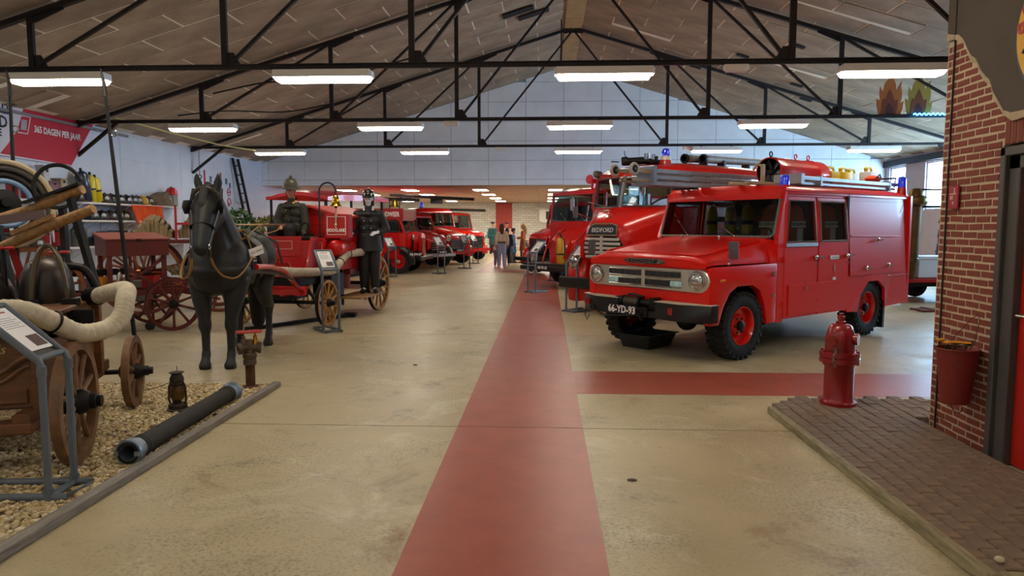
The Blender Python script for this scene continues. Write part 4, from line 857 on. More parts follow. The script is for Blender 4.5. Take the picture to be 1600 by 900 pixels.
g = G(); g.tube([(.80, -.9, .52), (.83, -.9, .43), (.80, -.89, .36), (.77, -.88, .43)], .006, 6); g.ring((.86, -.72, .55), (1, 0, 0), .035, .011, 14, 6); g.tube([(.87, -.7, .53), (.88, -.5, .47), (.88, -.3, .48), (.88, .05, .52)], .009, 6); g.ob('shackle', IRON, T1)
for s in (-1, 1): g = G(); g.bb(.862, .872, s*.56-.035, s*.56+.035, .57, .65) if s > 0 else g.bb(.80, .83, -.90, -.82, .58, .65); g.ob('reflector', RREF, T1)
plate(T1, frame((.872, -.20, .565), (0, 1, 0), (0, 0, 1)), '66-YD-93', .50, .115, .125)
# windscreen
wq = lambda y, z: (-.66-(z-1.45)/.57*.19+.01, y, z)
o_ = [(-.90, 1.50), (-.87, 1.46), (.87, 1.46), (.90, 1.50), (.885, 1.95), (.84, 2.005), (-.84, 2.005), (-.885, 1.95)]
g = G(); g.tube([wq(y, z) for y, z in o_], .018, 8, close=True); g.ob('windscreen_seal', M('grey_seal', '6e6a68', .5), T1)
g = G(); vs = [wq(y, z) for y, z in o_]; g.add(vs+[(x-.006, y, z) for x, y, z in vs], [tuple(range(8)), tuple(range(15, 7, -1))]+[(i, (i+1) % 8, (i+1) % 8+8, i+8) for i in range(8)]); g.ob('windscreen', VGLS, T1)
for s in (-1, 1): g = G(); g.hexa([(-.68, s*.90, 1.44), (-.66, s*.90, 1.44), (-.66, s*.965, 1.44), (-.70, s*.965, 1.44), (-.88, s*.89, 2.04), (-.86, s*.89, 2.04), (-.86, s*.93, 2.04), (-.9, s*.93, 2.04)]); g.ob('windscreen_pillar', RB_, T1)
g = G(); g.hexa([(-.83, -.9, 2.005), (-.80, -.9, 1.99), (-.80, .9, 1.99), (-.83, .9, 2.005), (-.9, -.9, 2.06), (-.86, -.9, 2.06), (-.86, .9, 2.06), (-.9, .9, 2.06)]); g.ob('roof_header', RB_, T1)
wiper(T1, (-.60, -.37, 1.47), (-.69, -.60, 1.66)); wiper(T1, (-.60, .38, 1.47), (-.67, .12, 1.60))
# mirrors
for s, (x, y) in ((1, (.29, 1.0)), (-1, (.62, -.99))):
    g = G(); g.box((x+.01, y, 1.32), (.03, .125, .2)); mm = g.ob('mirror', M('mirror_back', '5c5c62', .4, .3), T1, bevel=.03, seg=3); g = G(); g.tube([(x, y*.93, 1.17), (x+.0, y*.97, 1.28), (x, y, 1.32)], .009, 6); g.ball((x, y*.93, 1.16), .022, 8, 6); g.cyl((x+.024, y, 1.32), (x+.034, y, 1.32), .014, n=8); g.ob('mirror_arm', CHR, mm)
# interior
g = G(); g.bb(-2.4, -.72, -.9, .9, .9, .95); g.bb(-.80, -.68, -.88, .88, 1.28, 1.45); g.bb(-1.6, -1.2, -.8, .8, .95, 1.2); g.bb(-2.46, -2.40, -.93, .93, .5, 2.04); g.bb(-1.62, -1.5, -.75, .75, 1.2, 1.42); g.ob('interior', DKIN, T1)
g = G(); g.bb(-1.95, -1.9, -.85, .6, 1.66, 1.74); g.ob('bottle_rail', M('interior_red', '6e1a20', .5), T1)
g = G(); g.ring((-1.02, .45, 1.42), (.75, 0, .65), .2, .014, 28, 6); g.bar((-1.02, .25, 1.42), (-1.02, .65, 1.42), .02, .02); g.cyl((-1.02, .45, 1.42), (-.8, .45, 1.25), .02); g.ob('steering_wheel', BLACK, T1)
beacon(T1, (-1.0, .82, 2.08), .13, .058, RED, .04); beacon(T1, (-4.18, .86, 2.06), .17, .06, DRED, .13); beacon(T1, (-.92, -.8, 2.09), .02, .05, RED, .05, RED)
# things in the cab
YEL = M('yellow_cylinder', 'd8c414', .3, coat=.4)
for i, y in enumerate((-.93+.05, -.55, -.26)):
    b = thing('air_cylinder', 'yellow breathing air cylinder behind the near truck windscreen, %s' % ('left', 'middle', 'right')[i], 'air cylinder', (0, 0, 0), group='breathing air cylinders in the near truck')
    b.matrix_world = Matrix.Translation((1.739, 9.175, 0)) @ Matrix.Rotation(math.atan2(-.648, -.762), 4, 'Z') @ Matrix.Translation((-1.82, y, 1.42))
    G().lathe([(.02, 0), (.075, .03), (.08, .08), (.08, .38), (.06, .46), (.025, .48)], n=20).ob('cylinder', YEL, b); G().lathe([(.084, .2), (.084, .26)], n=20).ob('strap', BLACK, b); G().lathe([(.082, .02), (.082, .07)], n=20, caps=False).ob('collar', M('cylinder_grey', '6b6e72', .5), b); G().lathe([(.02, .48), (.03, .49), (.03, .53), (.015, .54)], n=12).ob('valve', BRASS, b)
ORJ = M('orange_jacket', 'b8401c', .8, var=.2)
for i, (x, y, ry) in enumerate(((-1.45, .40, PI/2), (-1.40, .72, PI), (-2.2, .74, PI))):
    b = thing('fire_jacket', 'dark orange fire jacket with white lettered band, hanging in the near truck %s' % ('behind the windscreen', 'front door window', 'rear door window')[i], 'jacket', group='jackets hanging in the near truck')
    b.matrix_world = Matrix.Translation((1.739, 9.175, 0)) @ Matrix.Rotation(math.atan2(-.648, -.762), 4, 'Z') @ Matrix.Translation((x, y, 1.26)) @ Matrix.Rotation(ry, 4, 'Z')
    g = G(); g.rings([[(u*.2*a, v*.075*a, z) for u, v in ((-1, 0), (-.7, -1), (.7, -1), (1, 0), (.7, 1), (-.7, 1))] for z, a in ((0, 1.0), (.2, 1), (.42, .98), (.56, .8), (.62, .4))]); g.ob('cloth', ORJ, b)
    for yy, rr_ in ((-.082, 0), (.082, PI)):
        m = Matrix.Rotation(rr_, 4, 'Z') @ frame((0, -.081, .36), (1, 0, 0), (0, 0, 1)); g = G(); g.T = m; g.bb(-.17, .17, -.04, .04, -.004, .002); bn = g.ob('white_band', PAPER, b)
        text('lettering', 'FEUERWEHR', .062, INK, bn, m @ Matrix.Translation((0, 0, .003)), .001, bold=.001)
        g = G(); g.T = m; g.bb(-.03, .10, -.34, -.05, -.004, .001); g.ob('reflective_flap', M('pale_flap', 'c4c6cc', .4), b)
# roof load of the near truck
T1M = Matrix.Translation((1.739, 9.175, 0)) @ Matrix.Rotation(math.atan2(-.648, -.762), 4, 'Z')
def on1(name, label, cat, x, y, z, rz=0, group=None):
    b = thing(name, label, cat, group=group); b.matrix_world = T1M @ Matrix.Translation((x, y, z)) @ Matrix.Rotation(rz, 4, 'Z'); return b
def ladder(t, L, w, n, rail=(.03, .09), y0=0, z0=0, mat=ALU, rungm=None, x0=0, name='rail'):
    for s in (-1, 1): G().bb(x0-L, x0, y0+s*w/2-rail[0]/2, y0+s*w/2+rail[0]/2, z0, z0+rail[1]).ob(name, mat, t, bevel=.004)
    for i in range(n): x = x0-L*(i+.5)/n; G().cyl((x, y0-w/2, z0+rail[1]/2), (x, y0+w/2, z0+rail[1]/2), .014, n=8).ob('rung', rungm or mat, t)
t = on1('extension_ladder', 'aluminium extension ladder of stacked sections on the near truck roof, wheels at its front end', 'ladder', .16, -.52, 2.125)
for k in range(3): ladder(t, 2.72-.05*k, .36-.05*k, 8, (.035, .056), 0, .085*k, x0=-.0)
g = G(); g.bb(-.05, .01, -.2, .2, 0, .26); g.ob('end_bracket', M('bracket_blue_grey', '8c98ac', .4, .6), t, bevel=.006)
g = G(); g.bb(-.9, -.82, -.2, .2, -.02, .0); g.bb(-2.2, -2.1, -.2, .2, -.02, .0); g.ob('clamp', BLACK, t)
for y in (-.13, .13): g = G(); g.bar((-.1, y, .17), (.35, y, .20), .03, .05); g.bar((-.1, y, .05), (.3, y, .07), .03, .03); g.ob('inner_rail', M('cream_rail', 'b3a58c', .5, .3), t)
g = G(); g.cyl((.28, -.14, .1), (.28, .14, .1), .012); g.cyl((.36, -.2, .2), (.36, .2, .2), .012); g.ob('rung', ALU, t)
for y in (-.17, .17):
    g = G(); g.ring((.36, y, .20), (0, 1, 0), .062, .022, 24, 8); wh = g.ob('roller_wheel', M('pale_roller', 'c6c2bd', .5), t); g = G(); g.cyl((.36, y-.02, .2), (.36, y+.02, .2), .05, n=16); g.ob('roller_hub', IRON, wh)
t = on1('roof_ladder', 'aluminium ladder lying along the left roof edge of the near truck', 'ladder', -1.42, .62, 2.135)
ladder(t, 2.75, .36, 9, (.035, .05), 0, .07); ladder(t, 2.7, .30, 9, (.035, .035), 0, .01); g = G(); g.bb(-.05, .03, -.2, .2, .02, .15); g.bb(-.5, -.46, -.2, .2, 0, .14); g.bb(-2.5, -2.46, -.2, .2, 0, .14); g.ob('bracket', ALU, t)
g = G(); g.tube([(-2.7, -.15, .06), (-2.75, -.15, .2), (-2.75, .15, .2), (-2.7, .15, .06)], .014, 8); g.ob('end_hoop', STEEL, t)
t = on1('wooden_stretcher', 'pale wooden stretcher board with an upright clamp on the front of the near truck roof', 'stretcher', -.9, .5, 2.115)
g = G(); g.bb(-.5, .25, -.03, .03, .02, .06); g.bb(-.5, .25, -.27, -.21, .02, .06); g.ob('board', M('pale_board', 'b8a88c', .6, var=.2), t, bevel=.004); g = G(); g.bb(-.16, -.10, -.035, .005, .02, .29); g.tube([(-.13, -.02, .26), (-.13, -.1, .3), (-.13, -.16, .22)], .02, 8); g.ob('clamp', MATS['pale_board'], t, bevel=.006)
t = on1('smoke_fan', 'red cylindrical smoke extraction fan lying on the near truck roof', 'fan', -1.95, -.02, 2.14)
g = G(); g.lathe([(.19, 0), (.205, -.0), (.21, -.02), (.212, -.3), (.22, -.95), (.235, -1.0), (.235, -1.05), (.225, -1.06), (.23, -1.3), (.22, -1.33), (.001, -1.33)], (0, 0, .245), (1, 0, .02), 36, caps=False); fan = g.ob('casing', RED, t)
g = G(); g.lathe([(.188, 0), (.188, -.25), (.001, -.26)], (0, 0, .245), (1, 0, .02), 32, caps=False); g.ob('inner_duct', BLACK, t)
for i in range(6):
    a = i*PI/3; d = Vector((0, math.cos(a), math.sin(a))); c = Vector((-.1, 0, .243)); g = G(); e = Vector((1, 0, 0)).cross(d); g.quad(c+d*.04-e*.03+Vector((.02, 0, 0)), c+d*.18-e*.05+Vector((.02, 0, 0)), c+d*.18+e*.05-Vector((.03, 0, 0)), c+d*.04+e*.03-Vector((.03, 0, 0)), .004); g.ob('blade', M('blade_grey', '5b6470', .4, .5), t)
g = G(); g.lathe([(.05, -.14), (.05, -.06), (.03, -.04), (.001, -.04)], (0, 0, .243), (1, 0, 0), 16); g.ob('fan_hub', IRON, t)
for x in (-.05, -.7, -1.05): g = G(); g.ring((x, 0, .245+.25), (0, 1, 0), .035, .01, 16, 6); g.ob('lifting_eye', IRON if x == -.05 else RED, t)
g = G(); g.bb(-.3, -.2, -.2, .2, 0, .04); g.bb(-1.1, -1.0, -.2, .2, 0, .04); g.ob('foot', IRON, t)
def jerry(i, x, y, col, label, cap=None):
    t = on1('jerrycan', label, 'jerrycan', x, y, 2.145, .1, 'canisters on the near truck roof'); m = M('can_'+col, col, .5, var=.08)
    g = G(); g.bb(-.16, .16, -.09, .09, 0, .30); g.ob('body', m, t, bevel=.03, seg=2); cm = M('can_'+(cap or col), cap or col, .5)
    g = G(); g.tube([(.11, 0, .29), (.08, 0, .36), (-.08, 0, .36), (-.12, 0, .29)], .02, 8); g.ob('handle', cm, t); g = G(); g.cyl((.1, 0, .30), (.13, 0, .36), .03, n=12); g.ob('cap', cm, t)
jerry(0, -3.42, .12, 'c9b21c', 'yellow jerrycan on the near truck roof, next to the red fan'); jerry(1, -3.78, .14, 'd4bd24', 'second yellow jerrycan on the near truck roof')
jerry(2, -4.02, .42, 'cdd2d6', 'white canister with yellow cap on the near truck roof', 'c9b21c'); jerry(3, -4.16, .08, 'c8cdd0', 'rearmost white canister with yellow cap on the near truck roof', 'c9b21c')
t = on1('orange_bag', 'small orange bag at the rear of the near truck roof', 'bag', -3.9, .55, 2.27); g = G(); g.ball((0, 0, .05), (.17, .1, .06), 14, 8); g.ob('cloth', M('orange_bag', 'e0461c', .7, var=.15), t); g = G(); g.tube([(-.1, .08, .05), (0, .1, .12), (.1, .08, .05)], .01, 6); g.ob('strap', BLACK, t)
# drip tray under the near truck
t = thing('drip_tray', 'black plastic drip tray on the floor under the near truck bumper', 'tray', (1.36, 9.42, 0), math.atan2(-.648, -.762)+.12)
g = G(); a, b = (.26, .2), (.31, .25); q = lambda h, z: [(-h[0], -h[1], z), (h[0], -h[1], z), (h[0], h[1], z), (-h[0], h[1], z)]
g.rings([q(a, 0), q(b, .17), q((.335, .275), .17), q((.335, .275), .182), q((b[0]-.01, b[1]-.01), .182), q((a[0]-.01, a[1]-.01), .012)]); g.ob('tub', M('black_plastic', '1d1f24', .45), t, smooth=0)
# ---------------------------------------------------------------- the second truck on the right, with the round nose
HD = math.atan2(-.648, -.762)
T2 = thing('fire_truck', 'big round nosed red fire truck with white grille bars, second on the right', 'fire truck', (1.0, 12.5, 0), HD)
g = G(); secs = [(-.02, .44, 1.0, 1.60, .2), (-.12, .54, .95, 1.70, .24), (-.30, .66, .95, 1.80, .26), (-.55, .85, .95, 1.90, .25), (-.75, 1.02, .95, 1.95, .15)]
g.rings([rsec(x, hw, a, b, r, crown=.03) for x, hw, a, b, r in secs]); g.ob('hood', RED, T2, smooth=60)
for s in (-1, 1):   # bulbous front wings
    g = G(); P = []
    for i in range(13):
        a = math.radians(-25 + 200*i/12); P.append((-.75+.62*math.cos(a), .55+.62*math.sin(a)*1.12))
    rg = []
    for x, z in P:
        cx, cz = -.75, .55; d = Vector((x-cx, 0, z-cz)).normalized(); o = Vector((x, s*.86, z)); y = Vector((0, s, 0))
        rg.append([o - y*.32 - d*.10, o - y*.30 + d*.06, o - y*.1 + d*.13, o + y*.12 + d*.10, o + y*.21 + d*.0, o + y*.22 - d*.16, o + y*.18 - d*.16, o - y*.1 + d*.02])
    g.rings(rg); g.ob('wing', RED, T2, smooth=70)
    lamp(T2, (-.06, s*.80, .93), (1, 0, 0), .12); wheel(T2, (-.78, s*.82, .47), .47, .26, s, rimmat=BLACK, tread=False, hubmat=CREAM); wheel(T2, (-4.2, s*.82, .47), .47, .3, s, rimmat=RED, tread=False)
    g = G(); g.bb(-.1, -.02, s*.55-.04, s*.55+.04, 1.02, 1.35); g.ob('wing_stay', RED, T2)
g = G(); g.bb(-.02, .07, -1.1, 1.1, .46, .66); g.ob('bumper', BLACK, T2, bevel=.02)
g = G(); g.prism([(u, w) for u, w in stad(.47, 1.0, 1.42)], lambda u, w, t: (t, u, w), -.03, .01); gp = g.ob('grille_surround', IRON, T2)
for i in range(5):
    z = 1.03+.078*i; g = G(); g.bb(.0, .035, -.45+.02*abs(i-2), .45-.02*abs(i-2), z, z+.048); g.ob('grille_bar', M('white_chrome', 'dcdad6', .25, .5), gp, bevel=.01)
g = G(); g.bb(.02, .04, -.03, .03, 1.0, 1.42); g.ob('grille_post', MATS['white_chrome'], gp)
g = G(); g.prism([(-.36, 1.45), (.36, 1.45), (.33, 1.59), (.22, 1.625), (-.22, 1.625), (-.33, 1.59)], lambda u, w, t: (t-(w-1.45)*.25, u, w), -.08, .03); bp = g.ob('badge_panel', BLACK, T2, bevel=.01)
text('lettering', 'BEDFORD', .115, M('badge_silver', 'c8ccd0', .4), bp, frame((.012, .0, 1.525), (0, 1, 0), (-.24, 0, 1)), .002, wide=1.05)
g = G(); g.tube([(.03, -.37, 1.44), (-.02, -.34, 1.60), (-.03, -.22, 1.64), (-.03, .22, 1.64), (-.02, .34, 1.60), (.03, .37, 1.44)], .012, 6, close=True); g.ob('badge_trim', CHR, bp)
g = G(); g.lathe([(.02, 0), (.035, .03), (.015, .06), (.001, .07)], (-.12, .0, 1.735), (.4, 0, 1), 10); g.bar((-.1, 0, 1.76), (-.3, 0, 1.80), .02, .03); g.ob('mascot', CHR, T2)
# cab
def cab_ring(z, hw, xf, xc, xb): return [(xb, -hw, z), (xb+.02, -hw, z), (xf-.12, -hw, z), (xf, -hw+.1, z), (xc, 0, z), (xf, hw-.1, z), (xf-.12, hw, z), (xb, hw, z)]
g = G(); g.rings([cab_ring(.9, 1.05, -.72, -.62, -2.1), cab_ring(1.6, 1.07, -.68, -.45, -2.1), cab_ring(1.93, 1.06, -.68, -.40, -2.1)]); g.ob('cab_lower', RED, T2, smooth=40)
g = G(); rr = []
for z, hw, xf in ((2.47, 1.03, -.78), (2.56, 1.02, -.80), (2.64, .95, -.90), (2.71, .75, -1.15), (2.75, .4, -1.6)): rr.append([(-4.6, -hw, z), (-3, -hw, z), (xf-.2, -hw, z), (xf, -hw+.14, z), (xf+.22, 0, z), (xf, hw-.14, z), (xf-.2, hw, z), (-4.6, hw, z)])
g.rings(rr); g.ob('roof', RED, T2, smooth=50)
def wsx(y, z): return -.42 - .26*(abs(y)/.95)**1.5 - (z-1.93)*.2
for nm, ys_ in (('windscreen_pillar', (-.97,)), ('windscreen_pillar', (.97,)), ('centre_post', (0,))):
    y = ys_[0]; w_ = .035 if y else .02; g = G(); g.bar((wsx(y, 1.93)-.02, y, 1.92), (wsx(y, 2.48)-.02, y*.97, 2.5), w_*2, .06, (1, 0, 0)); g.ob(nm, RED if y else M('grey_post', '8e8e92', .4), T2)
for s in (-1, 1):
    g = G(); ps = [(s*.05, 1.95), (s*.35, 1.95), (s*.65, 1.95), (s*.92, 1.95), (s*.91, 2.46), (s*.65, 2.47), (s*.35, 2.47), (s*.05, 2.47)]
    g.add([(wsx(y, z), y, z) for y, z in ps], [(0, 1, 6, 7), (1, 2, 5, 6), (2, 3, 4, 5)]); g.ob('windscreen', VGLS, T2)
    g = G(); g.tube([(wsx(y, z)+.005, y, z) for y, z in ps], .014, 6, close=True); g.ob('windscreen_seal', SEAL, T2)
    wiper(T2, (wsx(.4, 1.95)+.03, s*.42, 1.96), (wsx(.4, 2.0)+.03, s*.42-.4, 2.04))
    for x0, x1 in ((-.9, -1.5), (-1.58, -2.08), (-2.2, -3.0), (-3.1, -3.9)):
        g = G(); g.bb(x1, x0, s*1.06-.01, s*1.06+.01, 1.98, 2.42) if False else g.tube([(x0, s*1.06, 1.98), (x0-.03, s*1.045, 2.42), (x1, s*1.045, 2.42), (x1, s*1.06, 1.98)], .013, 6, close=True); w_ = g.ob('side_window', SEAL, T2)
        g = G(); g.quad((x0, s*1.055, 1.98), (x0-.03, s*1.04, 2.42), (x1, s*1.04, 2.42), (x1, s*1.055, 1.98), .004); g.ob('pane', VGLS, w_)
        g = G(); g.bb(x1-.09, x1+.0, s*1.06-.03, s*1.06, 1.92, 2.48); g.ob('window_pillar', RED, T2)
    g = G(); g.bb(-4.6, -.75, s*1.05-.02, s*1.05+.02, 2.42, 2.5); g.ob('cant_rail', RED, T2)
    g = G(); g.bb(-4.6, -2.1, s*1.05-.03, s*1.05+.03, .6, 1.95); g.ob('body_side', RED, T2)
    g = G(); g.bb(-2.0, -.85, s*1.075-.004, s*1.075+.004, .95, 1.9); dd = g.ob('cab_door', RED, T2, bevel=.003); g = G(); g.bar((-1.9, s*1.1, 1.5), (-1.75, s*1.1, 1.5), .02, .02); g.ob('door_handle', CHR, dd)
    g = G(); g.box((-.42, s*1.16, 1.86), (.03, .13, .22)); mr = g.ob('mirror', M('mirror_back', '5c5c62', .4, .3), T2, bevel=.03); g = G(); g.tube([(-.7, s*1.05, 1.75), (-.45, s*1.14, 1.85)], .01, 6); g.ob('mirror_arm', CHR, mr)
g = G(); g.bb(-4.66, -4.6, -1.05, 1.05, .6, 2.55); g.bb(-4.6, -.9, -.5, .5, .5, .8); g.bb(-2.5, -2.45, -1.0, 1.0, .9, 1.8); g.ob('rear_panel', RED, T2)
g = G(); g.bb(-2.4, -.9, -.95, .95, 1.3, 1.36); g.bb(-1.9, -1.4, -.85, .85, 1.36, 1.95); g.bb(-1.0, -.75, -.9, .9, 1.7, 1.93); g.ob('interior', DKIN, T2)
g = G(); g.ring((-1.0, .45, 1.98), (.6, 0, .8), .22, .015, 26, 6); g.ob('steering_wheel', BLACK, T2)
b = G().lathe([(.12, 0), (.10, .09), (.085, .09)], (-1.25, .33, 2.70), (0, 0, 1), 20).ob('beacon_base', M('beacon_red', 'b01c18', .3, coat=.4), T2); G().lathe([(.0985, .09), (.083, .16), (.07, .16)], (-1.25, .33, 2.70), (0, 0, 1), 20).ob('beacon_band', M('beacon_white', 'd8d0c6', .4), b)
G().lathe([(.075, .16), (.075, .25), (.065, .285), (.03, .30), (.001, .305)], (-1.25, .33, 2.70), (0, 0, 1), 20).ob('lens', BLUE, b)
b = G().lathe([(.07, -.12), (.07, .0), (.06, .02), (.001, .03)], (-.85, -1.06, 2.60), (1, 0, .1), 20).ob('roof_lamp', M('lamp_grey', '6f6c68', .4, .5), T2, bevel=0); G().cyl((-.92, -1.06, 2.45), (-.92, -1.06, 2.58), .015).ob('lamp_stem', IRON, b)
T2M = Matrix.Translation((1.0, 12.5, 0)) @ Matrix.Rotation(HD, 4, 'Z')
def on2(name, label, cat, x, y, z, rz=0, group=None):
    b = thing(name, label, cat, group=group); b.matrix_world = T2M @ Matrix.Translation((x, y, z)) @ Matrix.Rotation(rz, 4, 'Z'); return b
HG = M('roof_hose_grey', '8c8578', .6, .1, var=.25, vs=5)
for k, (y, z, x0) in enumerate(((.12, 2.88, -2.05), (.36, 2.87, -2.3))):
    t = on2('roof_suction_hose', ('long grey suction hose with dark open end on the round nosed truck roof', 'second grey suction hose on the round nosed truck roof, right of the longer one')[k], 'hose', x0, y, z, 0, 'suction hoses on the second truck roof')
    g = G(); g.lathe([(.075, 0), (.075, -.2), (.068, -.22), (.065, -2.6)], (0, 0, 0), (1, 0, -.02), 20, caps=False); g.ob('hose', HG, t); g = G(); g.lathe([(.06, .02), (.06, -.15), (.001, -.15)], (0, 0, 0), (1, 0, 0), 20, caps=False); g.ob('bore', BLACK, t)
    g = G(); g.lathe([(.06, .025), (.09, .025), (.09, -.03), (.075, -.05)], (0, 0, 0), (1, 0, 0), 24, caps=False); g.ob('coupling', STEEL, t); g = G(); g.bb(-.6, -.54, -.08, .08, -.14, 0); g.bb(-2.0, -1.94, -.08, .08, -.14, 0); g.ob('cradle', STEEL, t)
t = on2('roof_monitor', 'dark roof pump fittings and hose pieces on the front of the round nosed truck roof', 'water monitor', -.95, -.3, 2.74)
g = G(); g.lathe([(.08, 0), (.085, .1), (.06, .12), (.06, .4)], (.05, -.12, .06), (-.6, .5, .05), 18, caps=False); g.ob('nozzle', STEEL, t)
g = G(); g.tube([(0, -.1, .06), (-.2, .15, .1), (-.35, .35, .06), (-.2, .5, .1)], .035, 8); g.tube([(.05, 0, .04), (-.1, .3, .05), (-.3, .55, .03)], .03, 8); g.tube([(-.1, -.2, .03), (-.3, .1, .05), (-.6, .3, .04)], .04, 8); g.ob('pipework', IRON, t)
g = G(); g.tube([(-.05, -.1, .12), (-.02, -.12, .2), (.03, -.08, .25)], .008, 6); g.bar((.1, -.15, .05), (.25, -.2, .05), .02, .02); g.ob('lever', IRON, t); g = G(); g.cyl((-.25, .22, .05), (-.25, .22, .2), .05); g.cyl((-.3, .35, .08), (-.3, .35, .18), .04); g.ob('cap', M('bracket_blue_grey', '8c98ac', .4, .6), t)

# ---------------------------------------------------------------- generic older trucks further back
DGL = M('dark_vehicle_glass', '23282c', .06, 0., coat=1.)
def truck(label, loc, rz, W=2.0, L=5.0, hood=(.1, 1.25, .55, .62, .95, 1.15, 1.35), cab=(1.35, 2.5, 1.35, 1.95), zroof=2.1, body=(.6, 2.1), R=.40, fend=RED, paint=RED, hubm=CHR, plate_s=None, slope=.15, grille='bars', lamps=.1, rimm=RED, split=True, cat='fire truck', lampz=None, fax=.75, name='fire_truck', seg_win=(), board=None, bump=BLACK, lampx=.22, bumpw=1.):
    """x=0 at the bumper, body towards -x. hood=(x0,x1,hw front,hw rear,z low,z front,z rear); cab=(x front,x back,sill z,top z)"""
    t = thing(name, label, cat, loc, rz); hw = W/2
    if hood:
        x0, x1, a, b, z0, zf, zr = hood
        g = G(); g.rings([rsec(-x0, a*.88, z0, zf-.05, .14), rsec(-x0-.06, a, z0-.02, zf, .16, crown=.02), rsec(-(x0+x1)/2, (a+b)/2, z0, (zf+zr)/2+.02, .16, crown=.03), rsec(-x1, b, z0, zr, .15, crown=.03)]); hd = g.ob('hood', paint, t, smooth=60)
        g = G(); g.bb(-x0-.01, -x0+.015, -a*.74, a*.74, z0-.3, zf-.17); gp = g.ob('grille', IRON, t, bevel=.01)
        for i in range(7):
            g = G()
            if grille == 'bars': z = z0-.26+(zf-z0+.05)*i/6; g.bb(-x0+.012, -x0+.03, -a*.7, a*.7, z-.012, z+.012); g.ob('grille_bar', CHR, gp)
            else: y = -a*.66+a*1.32*i/6; g.bb(-x0+.012, -x0+.028, y-.014, y+.014, z0-.28, zf-.19); g.ob('grille_bar', paint if grille == 'paint' else CHR, gp)
        for s in (-1, 1):
            g = G(); cx, cz = -fax, R; rg = []
            for i in range(12):
                an = math.radians(-12+(205)*i/11); d = Vector((math.cos(an), 0, math.sin(an))); o = Vector((cx, s*(hw-.2), cz)) + d*(R*1.14); y = Vector((0, s, 0))
                rg.append([o-y*.24-d*.05, o-y*.22+d*.02, o+d*.07, o+y*.16+d*.03, o+y*.2-d*.05, o+y*.17-d*.06, o-d*.0])
            g.rings(rg); g.ob('wing', fend, t, smooth=70)
            lz = lampz or (z0+zf)/2+.05; lamp(t, (-lampx, s*(a+.16), lz), (1, 0, 0), lamps); g = G(); g.bar((-lampx-.03, s*(a+.16), lz-.05), (-lampx-.06, s*(a+.1), lz-.3), .03, .03); g.ob('lamp_stay', IRON, t)
            g = G(); g.bb(-cab[1]-.0, -fax-R*1.1, min(s*(hw-.3), s*(hw-.02)), max(s*(hw-.3), s*(hw-.02)), .42, .47); g.ob('running_board', IRON, t)
    xf, xb, zs_, zt = cab; xr = xf+slope
    g = G(); g.rings([rsec(-xf, hw-.08, .5, zs_, .05), rsec(-xb, hw-.04, .5, zs_, .05)]); g.ob('cab_lower', paint, t, smooth=50)
    g = G(); g.rings([rsec(-xr+.04, hw-.14, zt, zt+.06, .05), rsec(-xr-.12, hw-.08, zt-.01, zroof, .09, crown=.03), rsec(-xb, hw-.05, zt-.01, zroof, .09, crown=.03)]); g.ob('cab_roof', paint, t, smooth=60)
    for s in (-1, 1):
        g = G(); g.bar((-xf-.03, s*(hw-.11), zs_-.01), (-xr-.03, s*(hw-.13), zt+.02), .06, .06, (1, 0, 0)); g.bb(-xb, -xb+.1, s*(hw-.08)-.03, s*(hw-.08)+.03, zs_-.01, zt+.02); g.ob('cab_pillar', paint, t)
        y0, y1 = (.03, hw-.15) if split else (0, hw-.15)
        q = [(-xf+.005, s*y0, zs_+.02), (-xf+.005, s*y1, zs_+.02), (-xr+.005, s*(y1-.03), zt), (-xr+.005, s*y0, zt)]
        g = G(); g.quad(*q, .004); g.ob('windscreen', VGLS, t); g = G(); g.tube([Vector(p)+Vector((.006, 0, 0)) for p in q], .012, 6, close=True); g.ob('windscreen_seal', SEAL, t)
        q = [(-xr-.12, s*(hw-.075), zs_+.03), (-xb+.12, s*(hw-.065), zs_+.03), (-xb+.12, s*(hw-.075), zt-.02), (-xr-.16, s*(hw-.085), zt-.02)]
        g = G(); g.quad(*q, .004); sw = g.ob('side_window', VGLS, t); g = G(); g.tube(q, .012, 6, close=True); g.ob('window_seal', SEAL, sw)
        g = G(); g.bb(-xb+.06, -xr-.05, s*(hw-.045)-.006, s*(hw-.045)+.006, .55, zs_-.02); dd = g.ob('cab_door', paint, t, bevel=.004); g = G(); g.bar((-xb+.15, s*(hw-.01), zs_-.12), (-xb+.27, s*(hw-.01), zs_-.12), .02, .02); g.ob('door_handle', CHR, dd)
        wheel(t, (-fax, s*(hw-.18), R), R, .22, s, rimmat=rimm, tread=False, hubmat=hubm, n=28); wheel(t, (-L+1.2, s*(hw-.2), R), R, .26, s, rimmat=rimm, tread=False, hubmat=hubm, n=28)
        wiper(t, (-xf+.03, s*.35, zs_+.02), (-xf+.0, s*.35-.25, zs_+.2))
    g = G(); g.bb(-xb+.02, -xf-.1, -hw+.15, hw-.15, zs_-.25, zs_-.2); g.bb(-xb+.05, -xb+.25, -hw+.2, hw-.2, zs_-.2, zs_+.25); g.ob('interior', DKIN, t); g = G(); g.ring((-xf-.3, .35, zs_+.03), (.6, 0, .8), .2, .014, 22, 6); g.ob('steering_wheel', BLACK, t)
    g = G(); g.bb(-L+.1, -.1, -.4, .4, .42, .62); g.ob('chassis', BLACK, t)
    g = G(); g.bb(-.06, .05, -hw*bumpw, hw*bumpw, .45, .58); g.ob('bumper', bump, t, bevel=.02)
